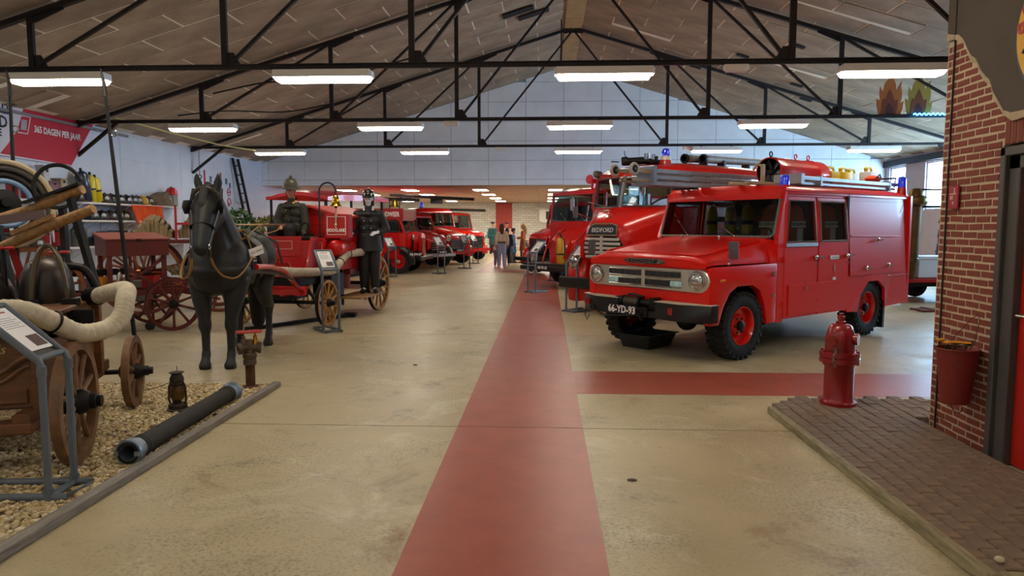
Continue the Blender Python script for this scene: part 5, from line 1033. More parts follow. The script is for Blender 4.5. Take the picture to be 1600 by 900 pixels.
    if body:
        g = G(); g.rings([rsec(-xb-.03, hw-.03, body[0], body[1], .08), rsec(-L, hw-.03, body[0], body[1], .08)]); g.ob('body', paint, t, smooth=50)
        for s in (-1, 1):
            n = 3
            for i in range(n): x = -xb-.1-(L-xb-.2)*i/n; g = G(); g.bb(x-(L-xb-.2)/n+.05, x, s*(hw-.03)-.008, s*(hw-.03)+.008, body[0]+.15, body[1]-.2); lk = g.ob('locker_door', paint, t, bevel=.005); g = G(); g.bar((x-.3, s*(hw-.0), body[0]+.5), (x-.2, s*(hw-.0), body[0]+.5), .025, .02); g.ob('latch', CHR, lk)
    if plate_s: plate(t, frame((.06, plate_s[1], plate_s[2]), (0, 1, 0), (0, 0, 1)), plate_s[0], .48, .11, .105)
    return t
R3 = truck('red fire truck with flat cab and front platform, third on the right', (.07, 18.0, 0), HD, W=2.25, L=5.6, hood=None, cab=(.95, 2.6, 1.72, 2.42), zroof=2.55, body=(.6, 2.4), R=.45, slope=.06, plate_s=('AB-09-65', -.18, .53), fax=1.35, split=False, hubm=CREAM, rimm=BLACK)
g = G(); g.bb(-.95, .02, -1.05, 1.05, .55, .63); g.ob('front_platform', BLACK, R3); g = G(); g.rings([rsec(-.5, .5, .6, 1.25, .12), rsec(-.95, .75, .6, 1.5, .15)]); g.ob('engine_cover', RED, R3, smooth=60)
g = G(); g.tube([(-.2, -.5, .6), (-.35, -.45, 1.1), (-.9, -.4, 1.5)], .025, 8); g.tube([(-.2, .7, .6), (-.4, .6, 1.2), (-.9, .55, 1.6)], .025, 8); g.ob('grab_rail', DRED, R3)
b = thing('fire_extinguisher', 'yellow fire extinguisher standing on the front platform of the third truck', 'extinguisher'); b.matrix_world = Matrix.Translation((.07, 18, 0)) @ Matrix.Rotation(HD, 4, 'Z') @ Matrix.Translation((-.25, .18, .64))
G().lathe([(.1, 0), (.105, .03), (.105, .55), (.08, .63), (.03, .66)], n=18).ob('cylinder', M('mustard_yellow', 'c89418', .4), b); G().lathe([(.107, .22), (.107, .26)], n=18).ob('band', BLACK, b); g = G(); g.cyl((0, 0, .66), (0, 0, .74), .025); g.bar((-.02, 0, .74), (.1, 0, .78), .03, .02); g.ob('valve', IRON, b); G().tube([(0, .02, .7), (0, .15, .6), (0, .16, .3), (0, .12, .12)], .014, 8).ob('hose', BLACK, b)
for y in (-.55, .75):
    lamp(R3, (.0, y, .42), (1, 0, 0), .085, ring=CREAM, name='fog_lamp')
lamp(R3, (-.15, .75, .78), (1, 0, 0), .14, name='headlamp'); lamp(R3, (-.15, -.75, .78), (1, 0, 0), .14, name='headlamp')
b = G().lathe([(.04, -.4), (.05, -.12), (.12, 0), (.115, .01), (.05, -.08)], (-.9, .55, 2.78), (1, .25, 0), 20, caps=False).ob('roof_horn', M('horn_blue_grey', '54607a', .4, .4), R3); G().lathe([(.118, .0), (.118, .012)], (-.9, .55, 2.78), (1, .25, 0), 20).ob('horn_mouth', DRED, b); G().bb(-1.1, -1.04, .45, .55, 2.55, 2.75).ob('horn_stay', RED, b)
g = G(); g.tube([(-.88, .0, 1.8), (-.83, .0, 1.95), (-.83, .0, 2.35)], .012, 6); g.box((-.83, -.02, 2.15), (.03, .14, .3)); g.ob('mirror', ALU, R3)
R4 = truck('red fire truck with rounded hood, furthest of the row on the right', (-.35, 22.9, 0), HD, W=2.1, L=5.2, hood=(.1, 1.3, .5, .7, 1.0, 1.35, 1.6), cab=(1.3, 2.4, 1.65, 2.25), zroof=2.4, body=(.6, 2.3), R=.45, grille='chrome', lamps=.12, lampz=1.0)

# ---------------------------------------------------------------- trucks on the left side
HL = math.atan2(-.62, .785); HL2 = math.atan2(-.06, 1.)
L2 = truck('dark winged red fire truck with a lettered roof board, first in the left row', (-4.12, 24.1, 0), HL2, W=1.9, L=5.2, hood=(.1, .52, .36, .55, .75, 1.36, 1.40), cab=(.5, 2.0, 1.38, 1.78), zroof=1.86, body=(.5, 1.95), R=.42, fend=BLACK, grille='paint', lamps=.1, lampz=1.22, lampx=.3)
for s in (-1, 1):
    g = G(); g.bb(-4.2, -.55, s*.86-.02, s*.86+.02, 1.80, 2.18); bd = g.ob('roof_board', M('board_red', '98151c', .4), L2)
    text('lettering', 'HOOGLAND   BRANDWEER', .22, WPRINT, bd, frame((-1.55, s*.885, 1.98), (-s, 0, 0), (0, 0, 1)), .002, wide=.62, bold=.004)
plate(L2, frame((-.12, -.98, .66), (1, 0, 0), (0, 0, 1)), 'NJ-OV-57', .48, .11, .105); g = G(); g.bar((-.12, -.98, .66), (-.12, -.80, .56), .03, .03); g.ob('plate_bracket', IRON, L2)
g = G(); g.bb(-.62, -.56, -.84, .84, 1.82, 2.12); g.ob('board_front', MATS['board_red'], L2)
g = G(); g.bb(-4.2, -.55, -.84, .84, 2.12, 2.18); g.ob('roof_deck', M('deck_beige', 'a89878', .7), L2)
t = thing('brass_bell', 'small brass bell on the roof of the first truck in the left row', 'bell'); t.matrix_world = Matrix.Translation((-4.12, 24.1, 0)) @ Matrix.Rotation(HL2, 4, 'Z') @ Matrix.Translation((-.95, -.5, 2.18))
G().lathe([(.16, .05), (.15, .07), (.10, .16), (.085, .26), (.05, .31), (.02, .33)], n=20).ob('bell', BRASS, t); g = G(); g.tube([(-.17, 0, 0), (-.17, 0, .36), (.17, 0, .36), (.17, 0, 0)], .018, 6); g.ob('bracket', IRON, t)
for sgn, nm, xx in ((-1, 'left', 0), ):
    t = thing('roof_ladder', 'dark wooden ladder carried over the roof of the first truck in the left row', 'ladder'); t.matrix_world = Matrix.Translation((-4.12, 24.1, 0)) @ Matrix.Rotation(HL2, 4, 'Z') @ Matrix.Translation((-.3, .1, 2.44)) @ Matrix.Rotation(.03, 4, 'Y')
    ladder(t, 4.2, .5, 11, (.06, .1), 0, 0, STEEL)
L3 = truck('orange red fire truck with chrome bumper, second in the left row', (-3.95, 26.2, 0), HL, W=1.95, L=5.0, hood=(.1, 1.25, .5, .7, .75, 1.18, 1.42), cab=(1.25, 2.4, 1.42, 1.92), zroof=2.05, body=(.5, 2.0), R=.42, lamps=.12, lampz=1.15, plate_s=('NS-86-41', .1, .62), bump=CHR, fend=BLACK, bumpw=.8)
beacon(L3, (-1.6, -.4, 2.06), .16, .07, STEEL, .05)
L4 = truck('red fire truck with split windscreen and ladder on the roof, third in the left row', (-3.55, 28.9, 0), HL, W=2.1, L=5.4, hood=(.1, 1.3, .6, .78, .8, 1.22, 1.55), cab=(1.25, 2.6, 1.58, 2.15), zroof=2.32, body=(.5, 2.3), R=.45, lamps=.13, lampz=1.12, plate_s=('UB-42-19', 0, .6), fend=RED, bump=RED, bumpw=.85)
beacon(L4, (-1.7, -.55, 2.34), .2, .08, STEEL, .05)
t = thing('roof_ladder', 'dark ladder jutting forward over the split windscreen truck in the left row', 'ladder'); t.matrix_world = Matrix.Translation((-3.55, 28.9, 0)) @ Matrix.Rotation(HL, 4, 'Z') @ Matrix.Translation((.55, 0, 2.62)) @ Matrix.Rotation(.06, 4, 'Y')
ladder(t, 4.6, .6, 12, (.07, .12), 0, 0, STEEL); g = G(); g.bb(-1.95, -1.85, -.3, .3, -.2, 0); g.bb(-3.95, -3.85, -.3, .3, -.05, 0); g.ob('cradle', STEEL, t)
L5 = truck('orange red jeep like fire truck with open windscreen, last in the left row', (-3.1, 32.3, 0), HL, W=1.9, L=4.4, hood=(.1, 1.2, .55, .72, .8, 1.3, 1.45), cab=(1.2, 2.2, 1.5, 2.1), zroof=2.2, body=(.5, 1.5), R=.42, lamps=.12, lampz=1.15, bump=RED, bumpw=.85)
t = thing('roof_ladder', 'dark ladder over the last truck in the left row', 'ladder'); t.matrix_world = Matrix.Translation((-3.1, 32.3, 0)) @ Matrix.Rotation(HL, 4, 'Z') @ Matrix.Translation((.4, -.2, 2.24)) @ Matrix.Rotation(.03, 4, 'Y')
ladder(t, 3.6, .5, 9, (.07, .12), 0, 0, STEEL)
# covered red fire engine behind the horse drawn engine
L1 = thing('covered_fire_engine', 'red fire engine with curved roof on posts, behind the horse drawn engine', 'fire engine', (-4.82, 18.0, 0), HL)
g = G(); rg = []
for i in range(13):
    x = .05-2.9*i/12; z = 2.32+.17*math.sin(PI*min(1, i/11)*.85); rg.append([(x, -.95, z-.09), (x, -.95, z), (x, -.5, z+.06), (x, .5, z+.06), (x, .95, z), (x, .95, z-.09)])
g.rings(rg); g.ob('canopy', RED, L1, smooth=50)
for s in (-1, 1):
    for x in (-.15, -1.5, -2.7): G().bb(x-.025, x+.025, s*.88-.025, s*.88+.025, 1.0, 2.35).ob('post', IRON, L1)
    g = G(); g.bb(-2.8, -1.2, s*.9-.02, s*.9+.02, .7, 1.55); g.ob('side_panel', DRED, L1)
    wheel(L1, (-.5, s*.8, .42), .42, .16, s, tread=False, rimmat=DRED); wheel(L1, (-2.2, s*.8, .42), .42, .16, s, tread=False, rimmat=DRED)
g = G(); g.bb(-2.8, .0, -.88, .88, .62, .72); g.bb(-1.7, -1.2, -.8, .8, .72, 1.1); g.bb(-2.7, -2.2, -.8, .8, .72, 1.15); g.ob('bench', DKIN, L1); g = G(); g.bb(-1.75, -1.65, -.8, .8, 1.1, 1.6); g.ob('bench_back', M('grey_cushion', '6e6a6a', .7), L1)
g = G(); g.rings([rsec(.55, .3, .5, 1.15, .1), rsec(-.2, .45, .5, 1.3, .12)]); g.ob('hood', RED, L1, smooth=60)
# ---------------------------------------------------------------- figures: rounded cones joined by a voxel remesh into one surface
def rcone(g, p, q, a, b, n=12, m=4):
    p, q = Vector(p), Vector(q); u, v, d = basis(q-p); L = (q-p).length; R = []
    for i in range(m+1): t = -PI/2 + PI/2*i/m; R.append((p + d*a*math.sin(t), a*math.cos(t)))
    for i in range(m+1): t = PI/2*i/m; R.append((q + d*b*math.sin(t), b*math.cos(t)))
    g.rings([[c + (u*math.cos(k*2*PI/n) + v*math.sin(k*2*PI/n))*max(r, 1e-3) for k in range(n)] for c, r in R]); return g
def chain(g, P, r):
    for i in range(len(P)-1): rcone(g, P[i], P[i+1], r[i], r[i+1])
    return g
def fuse(g, name, mat, par, vox=.012, sm=6, label=None):
    me = g.mesh(name, smooth=0, fix=True); o = put(name, me, mat, par, label=label)
    m = o.modifiers.new('fuse', 'REMESH'); m.mode = 'VOXEL'; m.voxel_size = vox; m.use_smooth_shade = True
    s = o.modifiers.new('soft', 'SMOOTH'); s.factor = .5; s.iterations = sm; return o
def hand(g, w, d, n, s=1, k=1.):
    """five fingered hand at wrist w, pointing d, palm normal n; s = side of the thumb"""
    w, d, n = Vector(w), Vector(d).normalized(), Vector(n).normalized(); t = d.cross(n).normalized()*s
    for i in (-1.2, -.4, .4, 1.2): rcone(g, w+d*.01*k+t*i*.012*k, w+d*.085*k+t*i*.019*k, .014*k, .0125*k, 8, 3)
    for i, L in zip((-1.5, -.5, .5, 1.5), (.058, .074, .08, .072)):
        a = w+d*.085*k+t*i*.0165*k; b = a+d*L*.5*k+n*.010*k; c = b+d*L*.42*k+n*.026*k; chain(g, [a, b, c], [.0105*k, .0098*k, .0085*k])
    a = w+d*.025*k+t*.022*k; b = a+d*.03*k+t*.028*k+n*.008*k; c = b+d*.032*k+t*.01*k+n*.012*k; chain(g, [a, b, c], [.014*k, .0115*k, .0095*k])
def skirt(g, z0, z1, a0, b0, a1, b1): g.rings([[(a*math.cos(k*PI/12), b*math.sin(k*PI/12), z) for k in range(24)] for z, a, b in ((z1, a1, b1), ((z0+z1)/2, (a0+a1)/2, (b0+b1)/2), (z0, a0, b0))])
def head(g, c, f, k=1.):
    """head at centre c facing f: skull, jaw, nose, brow, lips, ears"""
    c, f = Vector(c), Vector(f).normalized(); s = Vector((0, 0, 1)).cross(f).normalized(); u = f.cross(s)
    R = Matrix((f, s, u)).transposed()
    g.ball(c+u*.03*k-f*.01*k, (.096*k, .076*k, .092*k), 18, 12, R); rcone(g, c+f*.03*k-u*.01*k, c+f*.048*k-u*.085*k, .062*k, .034*k, 14)
    rcone(g, c+f*.082*k+u*.015*k, c+f*.104*k-u*.025*k, .010*k, .0135*k, 8); rcone(g, c+f*.078*k+u*.03*k+s*.03*k, c+f*.078*k+u*.03*k-s*.03*k, .016*k, .016*k, 8)
    rcone(g, c+f*.080*k-u*.056*k+s*.014*k, c+f*.080*k-u*.056*k-s*.014*k, .009*k, .009*k, 8)
    for q in (-1, 1): g.ball(c+s*q*.076*k-f*.01*k+u*.005*k, (.018*k, .009*k, .03*k), 10, 6, R); rcone(g, c+f*.06*k-u*.025*k+s*q*.035*k, c+f*.05*k-u*.04*k+s*q*.035*k, .022*k, .02*k, 8)
    return s, u
def face(par, c, f, k=1., eye='2a2220', lip='9a5a50'):
    c, f = Vector(c), Vector(f).normalized(); s = Vector((0, 0, 1)).cross(f).normalized(); u = f.cross(s); R = Matrix((f, s, u)).transposed()
    for q in (-1, 1):
        g = G(); g.ball(c+f*.083*k+u*.008*k+s*q*.031*k, (.006*k, .012*k, .006*k), 8, 6, R); g.ob('eye', M('eye_'+eye, eye, .3), par)
        g = G(); g.bar(c+f*.090*k+u*.028*k+s*q*.015*k, c+f*.084*k+u*.028*k+s*q*.046*k, .006*k, .005*k); g.ob('eyebrow', M('eye_'+eye, eye, .3), par)
    g = G(); g.ball(c+f*.087*k-u*.056*k, (.005*k, .02*k, .006*k), 8, 6, R); g.ob('mouth', M('lip_'+lip, lip, .5), par)
def torso(g, hip, neck, shw, r0=.135, r1=.15, dep=.78, fat=1.):
    hip, neck = Vector(hip), Vector(neck); d = neck-hip; L = d.length
    for t, w, r in ((0, .105, .125), (.2, .09, .12), (.42, .085, .118), (.66, .10, .125), (.8, .105, .11)):
        c = hip+d*t; 
        for s in (-1, 1): g.ball(c+Vector((0, s*w*fat*.75, 0)), (r*dep*fat, r*fat*.9, L*.25), 14, 8)
    return g

HORSE = M('black_horse_coat', '121316', .5, var=.25, vs=3)
LEATH = M('black_leather', '131314', .45)
TAN = M('tan_leather', '9a7448', .6, var=.2)
hz = math.atan2(-.988, .154)
H = thing('horse', 'life size black model horse in harness, facing the camera in front of the red engine', 'horse', (-3.685, 7.70, 0), hz)
g = G()
g.ball((-.08, 0, 1.13), (.27, .33, .32), 18, 12); g.ball((-.7, 0, 1.18), (.72, .37, .345), 22, 14); g.ball((-1.38, 0, 1.22), (.36, .35, .34), 18, 12); g.ball((-.3, 0, 1.36), (.35, .2, .2), 16, 10); g.ball((.03, 0, 1.05), (.19, .27, .22), 14, 10)
for s in (-1, 1):
    g.ball((-.14, s*.19, 1.12), (.23, .15, .33), 14, 10)
    chain(g, [(-.1, s*.2, .98), (-.04, s*.175, .78), (.0, s*.145, .56), (.0, s*.142, .48), (.0, s*.138, .40), (.005, s*.137, .2), (.01, s*.137, .16), (.04, s*.137, .08)], [.14, .112, .07, .076, .052, .045, .055, .047])
    rcone(g, (.05, s*.137, .085), (.065, s*.137, .035), .055, .074); rcone(g, (.03, s*.137, .05), (.035, s*.137, .03), .055, .06)
    g.ball((-1.38, s*.17, 1.08), (.25, .14, .32), 14, 10)
    chain(g, [(-1.33, s*.18, 1.0), (-1.27, s*.19, .82), (-1.45, s*.19, .62), (-1.6, s*.19, .54), (-1.585, s*.19, .42), (-1.565, s*.19, .2), (-1.555, s*.19, .16), (-1.52, s*.19, .08)], [.18, .13, .09, .072, .05, .045, .055, .046])
    rcone(g, (-1.51, s*.19, .085), (-1.49, s*.19, .035), .055, .072)
    chain(g, [(.17, s*.085, 1.98), (.165, s*.105, 2.07), (.18, s*.112, 2.13), (.19, s*.108, 2.17)], [.042, .046, .03, .010])
chain(g, [(-.25, 0, 1.28), (-.08, 0, 1.52), (.06, 0, 1.72), (.15, 0, 1.86)], [.28, .225, .185, .15])
chain(g, [(-.05, 0, 1.2), (.03, 0, 1.45), (.1, 0, 1.65)], [.22, .16, .13])
chain(g, [(.18, 0, 1.91), (.28, 0, 1.80), (.38, 0, 1.62), (.46, 0, 1.46), (.5, 0, 1.37)], [.125, .145, .115, .092, .086])
for s in (-1, 1): chain(g, [(.22, s*.075, 1.72), (.33, s*.05, 1.56)], [.11, .07]); g.ball((.33, s*.12, 1.80), (.05, .028, .035), 10, 6); g.ball((.55, s*.04, 1.375), (.025, .02, .024), 8, 6)
rcone(g, (.44, 0, 1.33), (.49, 0, 1.315), .045, .042)
body = fuse(g, 'body', HORSE, H, .016, 8)
g = G(); chain(g, [(-1.7, 0, 1.4), (-1.8, 0, 1.25), (-1.82, 0, .95), (-1.8, 0, .6), (-1.78, 0, .30), (-1.77, 0, .2)], [.06, .11, .14, .13, .09, .04]); fuse(g, 'tail', M('horse_hair', '0d0d0f', .7, bump=.8, bs=30, stretch=(8, 8, 1)), H, .015, 2)
g = G(); chain(g, [(.18, 0, 2.04), (.33, 0, 1.97), (.40, 0, 1.84), (.42, 0, 1.77)], [.04, .045, .04, .015]); fuse(g, 'forelock', M('grey_forelock', '35332f', .7, bump=.8, bs=30), H, .008, 3)
g = G(); chain(g, [(.1, .0, 2.03), (-.02, .02, 1.9), (-.2, .04, 1.68), (-.35, .03, 1.5)], [.04, .06, .06, .03]); fuse(g, 'mane', MATS['horse_hair'], H, .012, 2)
g = G(); P = [(.41+.07*math.cos(a), .112*math.sin(a)*1.05, 1.585+.05*math.cos(a)) for a in [2*PI*i/28 for i in range(28)]]; g.tube(P, .011, 6, close=True, sq=(1.6, .7)); g.ob('noseband', LEATH, H)
g = G(); P = [(.27+.035*math.cos(a), .137*math.sin(a), 1.88+.125*math.cos(a)) for a in [PI*(-.5+i/18) for i in range(19)]]; g.tube(P, .014, 6, sq=(1.6, .7)); g.ob('browband', M('studded_band', '4a453c', .4, .4, var=.5, vs=60), H)
for s in (-1, 1):
    g = G(); g.tube([(.2, s*.145, 2.0), (.3, s*.158, 1.8), (.40, s*.116, 1.58), (.5, s*.09, 1.40)], .01, 6, sq=(1.8, .6)); g.ob('cheek_strap', LEATH, H)
    g = G(); g.prism([(-.075, -.07), (.05, -.075), (.085, 0), (.06, .07), (-.05, .075)], lambda u, w, t: (.33+u*.55, s*(.165+.05*max(0, u+.05)/.13*0+t)+s*u*.55, 1.80+w), -.006, .006); g.ob('blinker', LEATH, H, bevel=.004)
    g = G(); g.ring((.505, s*.096, 1.385), (0, 1, 0), .028, .005, 16, 6); g.bar((.505, s*.1, 1.38), (.49, s*.1, 1.25), .008, .012); g.ob('bit_ring', CHR, H)
    g = G(); g.tube(spline([(.49, s*.1, 1.26), (.44, s*.12, 1.17), (.36, s*.19, 1.06), (.22, s*.3, 1.05), (-.12, s*.36, 1.25), (-.42, s*.25, 1.46), (-1.2, s*.2, 1.6), (-2.3, s*.14-.05, 1.62), (-3.3, s*.08+.0, 1.62)], 6), .012, 6, sq=(1.4, .7)); g.ob('rein', TAN, H)
    g = G(); P = spline([(.2, 0, 1.10), (.17, s*.18, 1.10), (.05, s*.315, 1.09), (-.2, s*.37, 1.08), (-.7, s*.39, 1.04), (-1.3, s*.40, .98), (-2.0, s*.44, .86)], 6); g.tube(P, .024, 8, sq=(.35, 1.2)); g.ob('trace', LEATH, H)
    g = G(); g.tube([(-.42, s*.12, 1.54), (-.43, s*.31, 1.36), (-.44, s*.385, 1.12), (-.45, s*.31, .9), (-.45, s*.0, .84)], .02, 6, sq=(.4, 1.6)); g.ob('girth', LEATH, H)
    for x in (-.1, -.18): g = G(); g.tube([(x-.2, s*.26, 1.45), (x-.05, s*.36, 1.27), (x, s*.375, 1.1)], .013, 6, sq=(.5, 1.3)); g.ob('strap', LEATH, H); g = G(); g.ring((x-.04, s*.375, 1.22), (.3, 1, 0), .022, .005, 14, 6); g.ob('buckle', CHR, H)
    g = G(); g.tube([(-1.15, s*.1, 1.56), (-1.5, s*.34, 1.38), (-1.6, s*.38, 1.1)], .014, 6, sq=(.5, 1.3)); g.ring((-1.58, s*.335, 1.14), (0, 1, 0), .03, .005, 14, 6); g.ob('crupper_strap', LEATH, H)
g = G(); P = [(.165+.0*i, 0, 0) for i in range(1)]; g.tube(spline([(-.15, .36, 1.09), (.05, .315, 1.10), (.18, .17, 1.10), (.225, 0, 1.10), (.18, -.17, 1.10), (.05, -.315, 1.10), (-.15, -.36, 1.09)], 6), .062, 8, sq=(.3, 1)); g.ob('breast_collar', LEATH, H)
g = G(); g.ball((-.42, 0, 1.53), (.12, .16, .05), 14, 8); g.ob('saddle_pad', LEATH, H)
for s in (-1, 1): g = G(); g.ring((-.36, s*.09, 1.60), (1, .2*s, 0), .035, .008, 18, 6); g.ob('terret_ring', BRASS, H)
g = G(); g.ring((-.20, .24, 1.50), (1, .6, 0), .05, .009, 20, 6); g.ob('terret_ring', BRASS, H)
mt = frame((-.22, .325, 1.29), (-.45, .62, .12), (-.25, -.1, .95)); mt = frame((-.15, .405, 1.31), (-.60, .70, .30), (.22, -.05, .95))
g = G(); g.T = mt; g.bb(-.085, .085, -.05, .05, -.002, .002); sg = g.ob('paper_sign', PAPER, H); text('lettering', 'NIET AAIEN', .028, INK, sg, mt @ Matrix.Translation((0, 0, .003)), .0006)

# ---------------------------------------------------------------- horse drawn engine
CZ = math.atan2(-.99, -.14); CO = (-4.24, 11.1, 0)
E_ = thing('horse_drawn_engine', 'red horse drawn fire engine with yellow spoked wheels and lettered box, behind the black horse', 'fire engine', CO, CZ)
CM = Matrix.Translation(CO) @ Matrix.Rotation(CZ, 4, 'Z')
YW = M('ochre_wheel_paint', 'a9762c', .45, var=.3, vs=6)
for s in (-1, 1):
    spoked('front_wheel', E_, (-.05, s*.75, .375), (0, s, 0), .375, .05, .055, 12, YW, IRON, .07, hl=.1)
    spoked('rear_wheel', E_, (-2.25, s*.75, .52), (0, s, 0), .52, .06, .06, 12, YW, IRON, .085, hl=.11)
g = G(); g.cyl((-.05, -.72, .375), (-.05, .72, .375), .03); g.ob('front_axle', IRON, E_); g = G(); g.cyl((-2.25, -.72, .52), (-2.25, .72, .52), .035); g.ob('rear_axle', IRON, E_)
g = G(); g.bb(-2.9, .3, -.42, -.34, .66, .76); g.bb(-2.9, .3, .34, .42, .66, .76); g.bb(-2.9, -2.8, -.42, .42, .66, .76); g.bb(.2, .3, -.42, .42, .66, .76); g.bb(-.3, .25, -.3, .3, .44, .66); g.ob('chassis', IRON, E_)
for s in (-1, 1):
    g = G()
    for i in range(4): g.tube([(-.05-.38*(1-.18*i), s*.52, .60-.0*i), (-.05, s*.52, .46-.025*i+.03), (-.05+.38*(1-.18*i), s*.52, .60)], .016, 6)
    g.ob('leaf_spring', IRON, E_)
g = G(); g.bb(.45, .53, -.66, .66, .55, .63); g.bb(-.2, .5, -.3, -.24, .52, .58); g.bb(-.2, .5, .24, .3, .52, .58); g.bb(.3, .36, -.6, .6, .62, .67); g.ob('splinter_bar', RED, E_)
for s in (-1, 1):
    g = G(); g.tube(spline([(x_, .30*(x_-.1)+s*w_+.05, z_) for x_, z_, w_ in ((.45, .60, .40), (.75, .70, .41), (1.1, .82, .42), (1.45, .92, .44), (1.9, 1.02, .46), (2.5, 1.10, .46), (3.0, 1.13, .42))], 5), .035, 10); g.ob('shaft', RED, E_); g = G(); g.bb(.4, .56, s*.40+.11, s*.40+.21, .54, .68); g.ob('shaft_socket', RED, E_)
CAR = M('carriage_red', 'b51712', .35, coat=.2, var=.06)
LINE = M('pale_lining', 'd9b49a', .5)
def lining(par, f, u0, u1, w0, w1, t=.006, m=LINE):
    for a, b, c, d in ((u0, u1, w0, w0+t*1.6), (u0, u1, w1-t*1.6, w1), (u0, u0+t*1.6, w0, w1), (u1-t*1.6, u1, w0, w1)): G().prism([(a, c), (b, c), (b, d), (a, d)], f, 0, .003).ob('painted_line', m, par)
# driver's seat box, dash and body
g = G(); g.bb(-.28, -.24, -.60, .22, 1.10, 1.43); ds = g.ob('dash', CAR, E_, bevel=.01); lining(ds, lambda u, w, t: (-.24+t, u, w), -.47, .07, 1.22, 1.36)
g = G(); g.bb(-.95, -.26, -.58, .40, .78, 1.36); g.ob('seat_box', CAR, E_, bevel=.01); g = G(); g.bb(-.9, -.5, -.5, .3, 1.36, 1.43); g.ob('seat_cushion', LEATH, E_, bevel=.02)
g = G(); g.bb(-.3, .25, -.36, .36, .8, .84); g.hexa([(.22, -.36, .82), (.26, -.36, .82), (.26, .36, .82), (.22, .36, .82), (.40, -.36, 1.04), (.44, -.36, 1.04), (.44, .36, 1.04), (.40, .36, 1.04)]); g.ob('footboard', CAR, E_)
g = G(); g.prism([(-.50, .78), (-.50, 1.42), (-.28, 1.42), (-.06, .80), (-.06, .78)], lambda u, w, t: (u, t, w), .37, .40); g.prism([(-.50, .78), (-.50, 1.42), (-.28, 1.42), (-.06, .80), (-.06, .78)], lambda u, w, t: (u, t, w), -.40, -.37); g.ob('seat_side', CAR, E_)
g = G(); g.bb(-.64, -.58, .26, .46, .86, 1.40); pn = g.ob('side_panel', CAR, E_, bevel=.006); lining(pn, lambda u, w, t: (-.58+t, u, w), .29, .43, .92, 1.33)
gb = G(); gb.prism([(-.57, .84), (.57, .84), (.57, 1.76), (0, 1.93), (-.57, 1.76)], lambda u, w, t: (t, u, w), -2.6, -1.0); bd = gb.ob('body', CAR, E_, bevel=.008)
for k in range(5): g = G(); z = 1.15+.16*k; hw = .57; g.bb(-1.0, -.992, -hw+.01, hw-.01, z, z+.15 if z < 1.6 else z+.02); g.ob('front_board', CAR, bd, smooth=0, bevel=.004)
g = G()
for s in (-1, 1): g.hexa([(-2.7, 0, 1.93), (-.94, 0, 1.93), (-.94, s*.62, 1.745), (-2.7, s*.62, 1.745), (-2.7, 0, 1.965), (-.94, 0, 1.965), (-.94, s*.62, 1.78), (-2.7, s*.62, 1.78)])
g.ob('roof', M('carriage_red_light', 'c83a30', .4), E_)
g = G(); g.bb(-.99, -.80, .38, .80, 1.39, 1.80); bx = g.ob('lettered_box', CAR, E_, bevel=.01); lining(bx, lambda u, w, t: (-.80+t, u, w), .42, .76, 1.45, 1.76, m=WPRINT)
text('lettering', 'HOOGLAND', .078, WPRINT, bx, frame((-.796, .59, 1.525), (0, 1, 0), (0, 0, 1)), .002, wide=.78, bold=.003)
g = G(); g.lathe([(.02, .0), (.12, -.02), (.145, -.07), (.15, -.14), (.15, -.6), (.12, -.65)], (-.72, .56, 1.22), (1, 0, 0), 24); g.ob('tank', RED, E_)
g = G(); g.bb(-1.0, -.5, .28, .62, .42, .80); g.ob('battery_box', BLACK, E_, bevel=.01); g = G(); g.bb(-2.2, -1.0, .40, .92, .335, .37); g.ob('step_board', WOOD, E_)
for x in (-1.1, -2.1): G().bb(x-.02, x+.02, .52, .56, .22, .84).ob('step_iron', IRON, E_)
g = G(); g.lathe([(.1, 0), (.1, .3)], (-1.4, .45, .5), (0, 0, 1), 14); g.bb(-1.6, -1.3, .2, .6, .75, .84); g.ob('pump_cylinder', M('pump_red_brown', '7a2a20', .5, var=.2), E_)
g = G(); g.bb(-2.9, -2.62, -.5, .5, .72, 1.5); g.ob('tail_box', CAR, E_, bevel=.01)
# bell on a curved post
g = G(); P = [(-.8, .29, 1.2), (-.8, .29, 2.1)] + [(-.8, .44-.15*math.cos(a), 2.18+.135*math.sin(a)*1.1) for a in [PI*i/12 for i in range(13)]] + [(-.8, .59, 2.15)]
g.tube(P, .016, 8); g.ob('bell_post', M('bell_post_steel', '3d3a48', .3, .7), E_)
g = G(); g.lathe([(.105, 0), (.10, .012), (.075, .04), (.062, .1), (.05, .16), (.03, .185), (.01, .19)], (-.8, .59, 1.93), (0, 0, 1), 24); bl = g.ob('bell', M('polished_bell', 'd8a838', .14, 1.), E_); g = G(); g.cyl((-.8, .59, 2.12), (-.8, .59, 2.16), .012); g.ob('bell_hanger', IRON, bl); g = G(); g.ball((-.8, .59, 1.92), .025); g.ob('clapper', STEEL, bl)
g = G(); g.tube([(-.8, .59, 1.9), (-.785, .595, 1.75), (-.775, .59, 1.6), (-.775, .595, 1.5)], .013, 8); g.ball((-.785, .595, 1.78), .024); g.ball((-.775, .592, 1.62), .024); g.ob('bell_rope', M('rope_cream', 'c9b79c', .8), bl)
g = G(); P = [(-.55, .15+.09*math.cos(a), 1.53+.12*math.sin(a)) for a in [2*PI*i/20 for i in range(20)]]; g.tube(P, .014, 6, close=True); g.bb(-.6, -.54, .12, .28, 1.42, 1.47); g.ob('brake_handle', IRON, E_)
t = thing('suction_hose', 'off white ribbed suction hose slung along the side of the horse drawn engine', 'hose'); t.matrix_world = CM
Q = spline([(1.1, .52, .95), (.5, .55, .90), (.0, .60, .87), (-.40, .66, .86), (-.65, .66, .93), (-.95, .66, 1.08), (-1.2, .66, 1.12), (-1.9, .66, 1.12), (-2.7, .6, 1.1)], 14); Q = [q + Vector((0, 0, 0)) for q in Q]
